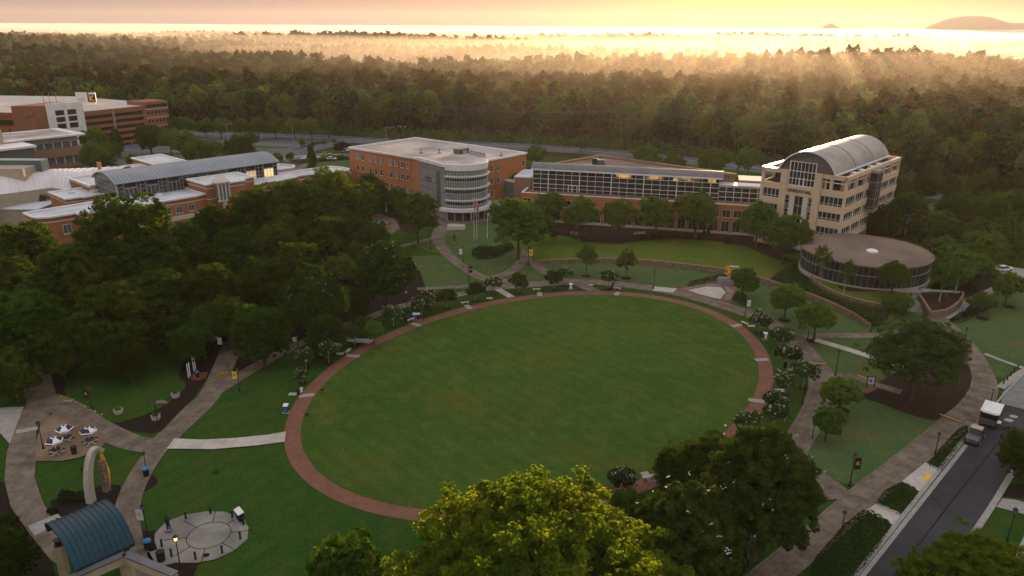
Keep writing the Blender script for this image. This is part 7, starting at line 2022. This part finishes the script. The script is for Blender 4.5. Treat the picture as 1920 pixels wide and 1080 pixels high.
# roof: springing edges run from (left-front) to (right-back)
cA, cB, cC, cD = [Vector((*G(*p, z), z)) - Vector((-46.6, 70.2, 0)) for p, z in (((88, 992), 6.0), ((196, 947), 6.0), ((243, 1020), 5.2), ((140, 1068), 5.2))]
ax = (cB - cA); ax.z = 0
mb = MB(); n = 14; P_ = []
e0_, e1_ = cA, cD
for i in range(n + 1):
    t_ = i / n; a_ = R(200 - 168 * t_)
    f = (math.cos(R(200)) - math.cos(a_)) / (math.cos(R(200)) - math.cos(R(32)))
    zz = 5.0 + 2.6 * (math.sin(a_) - math.sin(R(32))) / (1 - math.sin(R(32))) if a_ < R(90) else 5.0 + 2.6 - 1.3 * (1 - math.sin(a_))
    base = cA.lerp(cD, f)
    P_.append([(base.x + ax.x * s_, base.y + ax.y * s_, zz) for s_ in (0, 1)])
mb.grid(P_)
mb.grid([[(p[0], p[1], p[2] - .18) for p in r_] for r_ in P_[::-1]])
for s_ in (0, 1):
    for i in range(n):
        p, q = P_[i][s_], P_[i + 1][s_]; mb.bar((p[0], p[1], p[2] - .08), (q[0], q[1], q[2] - .08), .12, .3)
for i in (0, n): mb.bar((P_[i][0][0], P_[i][0][1], P_[i][0][2] - .08), (P_[i][1][0], P_[i][1][1], P_[i][1][2] - .08), .15, .3)
for k in range(1, 11):
    s_ = k / 11
    for i in range(n):
        p = [P_[i][0][j] * (1 - s_) + P_[i][1][j] * s_ for j in range(3)]; q = [P_[i + 1][0][j] * (1 - s_) + P_[i + 1][1][j] * s_ for j in range(3)]
        mb.bar((p[0], p[1], p[2] + .05), (q[0], q[1], q[2] + .05), .05, .12)
part(mb, 'roof', [M['teal']], go_)
M['gate'] = mk('gateway_stone', (0.40, 0.33, 0.22), (0.32, 0.26, 0.17), 1.2, .9)
for (c_, nm) in ((cA.lerp(cB, .10).lerp(cD, .10), 0), (cA.lerp(cB, .88).lerp(cC, .05), 1), (cD.lerp(cC, .08), 2), (cD.lerp(cC, .9), 3)):
    mb = MB(); mb.box(c_.x - .45, c_.x + .45, c_.y - .4, c_.y + .4, 0, 3.9); part(mb, 'column', [M['gate']], go_)
    mb = MB(); mb.lathe([(.45, 3.9), (.5, 4.0), (.34, 4.1), (.34, 4.5), (.5, 4.65)], (c_.x, c_.y, 0), 14); part(mb, 'capital', [M['black']], go_)
def beam(par, p, z, q, z2, w, h, name='beam', m='gate', cap=True):
    a_, b_ = Vector((*G(*p, z), z)), Vector((*G(*q, z2), z2)); o_ = par.location
    mb = MB(); mb.bar(a_ - o_, b_ - o_, w, h, 0)
    if cap: mb.bar(a_ - o_ + Vector((0, 0, h / 2 + .08)), b_ - o_ + Vector((0, 0, h / 2 + .08)), w + .2, .16, 1)
    part(mb, name, [M[m], M['metal_dark']], par)
beam(go_, (160, 1080), 4.2, (236, 1046), 4.2, .7, 1.0); beam(go_, (236, 1046), 4.2, (330, 1085), 4.2, .7, 1.0); beam(go_, (160, 1080), 4.2, (60, 1120), 4.2, .7, 1.0)
mb = MB(); q = Vector((*G(236, 1058, 2), 0)) - go_.location; mb.box(q.x - .5, q.x + .5, q.y - .5, q.y + .5, 0, 4.2); part(mb, 'pier', [M['gate']], go_)
# ---- arch sculpture
ar = thing('arch_sculpture', 'leaning half arch of pale stone with a bright yellow inner edge', 'sculpture', (-55.6, 83.6, 0), R(72))
mb = MB(); n = 16; pts_ = []
for i in range(n + 1):
    a_ = R(180 - 118 * i / n); pts_.append((2.2 + 2.3 * math.cos(a_) * 1.1, 7.2 * math.sin(a_)))
for i in range(n):
    (x0_, z0_), (x1_, z1_) = pts_[i], pts_[i + 1]; w0_, w1_ = 1.0 - .45 * i / n, 1.0 - .45 * (i + 1) / n
    d_ = Vector((x1_ - x0_, z1_ - z0_)).normalized(); nx_, nz_ = -d_.y, d_.x
    vs = []
    for (x, z, w_) in ((x0_, z0_, w0_), (x1_, z1_, w1_)):
        for y in (-.4, .4):
            for s_ in (0, -1): vs.append((x + nx_ * w_ * s_, y, z + nz_ * w_ * s_))
    mb.add(vs, [(0, 4, 6, 2), (1, 3, 7, 5), (0, 1, 5, 4), (2, 6, 7, 3)] + ([(0, 2, 3, 1)] if i == 0 else []) + ([(4, 5, 7, 6)] if i == n - 1 else []))
part(mb, 'arch', [M['stone_l']], ar)
mb = MB(); mb.box(2.4, 3.2, -.35, .35, 0, 4.8); part(mb, 'support', [M['stone']], ar)
mb = MB(); mb.add([(3.22, -.3, .6), (3.22, .3, .6), (3.6, .3, 3.0), (3.6, -.3, 3.0), (3.0, .3, 6.0), (3.0, -.3, 6.0), (3.1, -.3, 3), (3.1, .3, 3)], [(0, 1, 2, 3), (3, 2, 4, 5), (0, 3, 5, 6), (1, 7, 4, 2), (0, 6, 7, 1), (6, 5, 4, 7)]); part(mb, 'yellow_fin', [M['gold']], ar)
# ---- far towers
def tower(px, py, topy, dist, label, w=1.0, head=False):
    d = RAY(px, py); t_ = dist / d[1]; x, y = d[0] * t_, dist; h = CH + (RAY(px, topy)[2] / RAY(px, topy)[1]) * dist; zb = CH + d[2] * t_
    o = thing('water_tower' if head else 'radio_mast', label, 'tower', (x, y, zb - 12))
    H_ = h - zb + 12
    mb = MB(); mb.tube((0, 0, 0), (0, 0, H_), w, w * .5, 6); part(mb, 'mast', [M['metal_dark']], o)
    if head: mb = MB(); mb.sphere((0, 0, H_), w * 3, 10, 0, 1.3); part(mb, 'tank', [M['metal_dark']], o)
tower(1139, 72, 64, 2700, 'tiny water tower on the far ridge in the centre', 2.0, True)
tower(1443, 80, 70, 2300, 'lattice mast on the far ridge below the sun', 1.4)
tower(1761, 31, 22, 7000, 'tallest radio mast on the far hill', 2.6); tower(1776, 31, 26, 7000, 'second radio mast on the far hill', 2.0); tower(1784, 32, 26, 7000, 'third radio mast on the far hill', 2.0)
tower(281, 76, 63, 2600, 'thin mast on the left horizon, nearest the left edge', 1.4); tower(313, 74, 61, 2600, 'taller thin mast on the left horizon', 1.4); tower(358, 76, 63, 2600, 'third thin mast on the left horizon', 1.4)
# ---- rising steam
def plume(px, py, dist, w, h, lean, label_seed):
    d = RAY(px, py); t_ = dist / d[1]; b0_ = Vector((d[0] * t_, dist, CH + d[2] * t_))
    rng = random.Random(label_seed); mb = MB()
    prof = []
    P_ = []
    for i in range(10):
        f = i / 9; r_ = w * (.25 + .75 * f) * (1 - .8 * max(0, f - .75) / .25) * rng.uniform(.8, 1.2)
        P_.append([(b0_.x + lean * h * f + r_ * math.cos(a) * (1 + .25 * math.sin(3 * a + i)), b0_.y + r_ * math.sin(a), b0_.z + h * f) for a in [2 * PI * k / 14 for k in range(14)] + [0]])
    mb.grid(P_)
    n0 = len(mb.v); mb.add([P_[0][k] for k in range(14)], [tuple(range(14))[::-1]]); mb.add([P_[-1][k] for k in range(14)], [tuple(range(14))])
    o = mb.build('steam', [M['smoke']], None, False)
    tag(o, kind='stuff')
plume(1690, 108, 1500, 11, 22, .9, 1); plume(1838, 114, 1350, 14, 14, 1.2, 2); plume(1342, 104, 1600, 14, 24, .3, 3); plume(1425, 105, 1650, 34, 14, .8, 4)
# ================================================================ AIR
M['haze'] = volume('morning_haze', 0.000042, (1.0, 0.90, 0.82), 0.42)
M['mist'] = volume('ground_mist', 0.0024, (1.0, 0.88, 0.74), 0.48)
M['fog'] = volume('fog_sea', 0.006, (1.0, 0.94, 0.88), 0.35)
mb = MB(); mb.box(-8200, 8200, -1200, 9400, -60, 190)
tag(mb.build('haze', M['haze']), kind='stuff')
def fogslab(name, x0, x1, y0, y1, nx, ny, top, amp, seed, mat, zb=-50, ys=None, rise=0):
    rng = random.Random(seed); ph = [rng.uniform(0, 6.3) for _ in range(12)]
    def h(x, y, u, v):
        s = sum(math.sin(x / l + y / (l * k) + ph[i]) * a for i, (l, k, a) in enumerate(((310, .7, .5), (170, -.9, .35), (95, .6, .25), (53, 1.3, .18), (29, .8, .1))))
        e = min(1, v * 4, (1 - v) * 8 + .2) if ys is None else max(0, min(1, (y - (ys - min(0, x) * 1.15)) / 260)); e = e * e * (3 - 2 * e)
        return top * e - 26 * (1 - e) + amp * s * (.3 + .7 * e) + rise * min(1, max(0, (y - 3300) / 3300))
    vs = []
    for i in range(nx + 1):
        for j in range(ny + 1):
            u, v = i / nx, j / ny
            x = x0 + (x1 - x0) * u; y = y0 + (y1 - y0) * v ** 1.6
            vs.append((x, y, h(x, y, u, v)))
    n = len(vs)
    edge = [i * (ny + 1) for i in range(nx + 1)] + [nx * (ny + 1) + j for j in range(1, ny + 1)] + [i * (ny + 1) + ny for i in range(nx - 1, -1, -1)] + [j for j in range(ny - 1, 0, -1)]
    fs = [(i * (ny + 1) + j, (i + 1) * (ny + 1) + j, (i + 1) * (ny + 1) + j + 1, i * (ny + 1) + j + 1) for i in range(nx) for j in range(ny)]
    for k in edge: vs.append((vs[k][0], vs[k][1], zb))
    m_ = len(edge)
    for k in range(m_):
        k2 = (k + 1) % m_
        fs.append((edge[k2], edge[k], n + k, n + k2))
    fs.append(tuple(n + k for k in range(m_))[::-1])
    tag(mesh_obj(name, vs, fs, mat, smooth=False), kind='stuff')
M['mist2'] = volume('thin_mist', 0.0009, (1.0, 0.86, 0.70), 0.50)
M['mist3'] = volume('high_mist', 0.0006, (1.0, 0.86, 0.70), 0.55)
fogslab('mist', -2600, 3000, 560, 3400, 130, 90, 8, 5.0, 3, M['mist'], ys=560)
fogslab('mist', -2700, 3100, 500, 3500, 90, 70, 20, 4.5, 8, M['mist2'], ys=520)
fogslab('mist', -2800, 3200, 440, 3600, 60, 50, 36, 4.0, 9, M['mist3'], ys=470)
M['mist4'] = volume('valley_glow_mist', 0.00015, (1.0, 0.84, 0.62), 0.66)
fogslab('mist', -2800, 3200, 90, 3650, 60, 60, 41, 2.0, 10, M['mist4'], ys=130)
fogslab('fog', -7600, 7900, 3150, 9200, 110, 60, 14, 4, 4, M['fog'], rise=34)
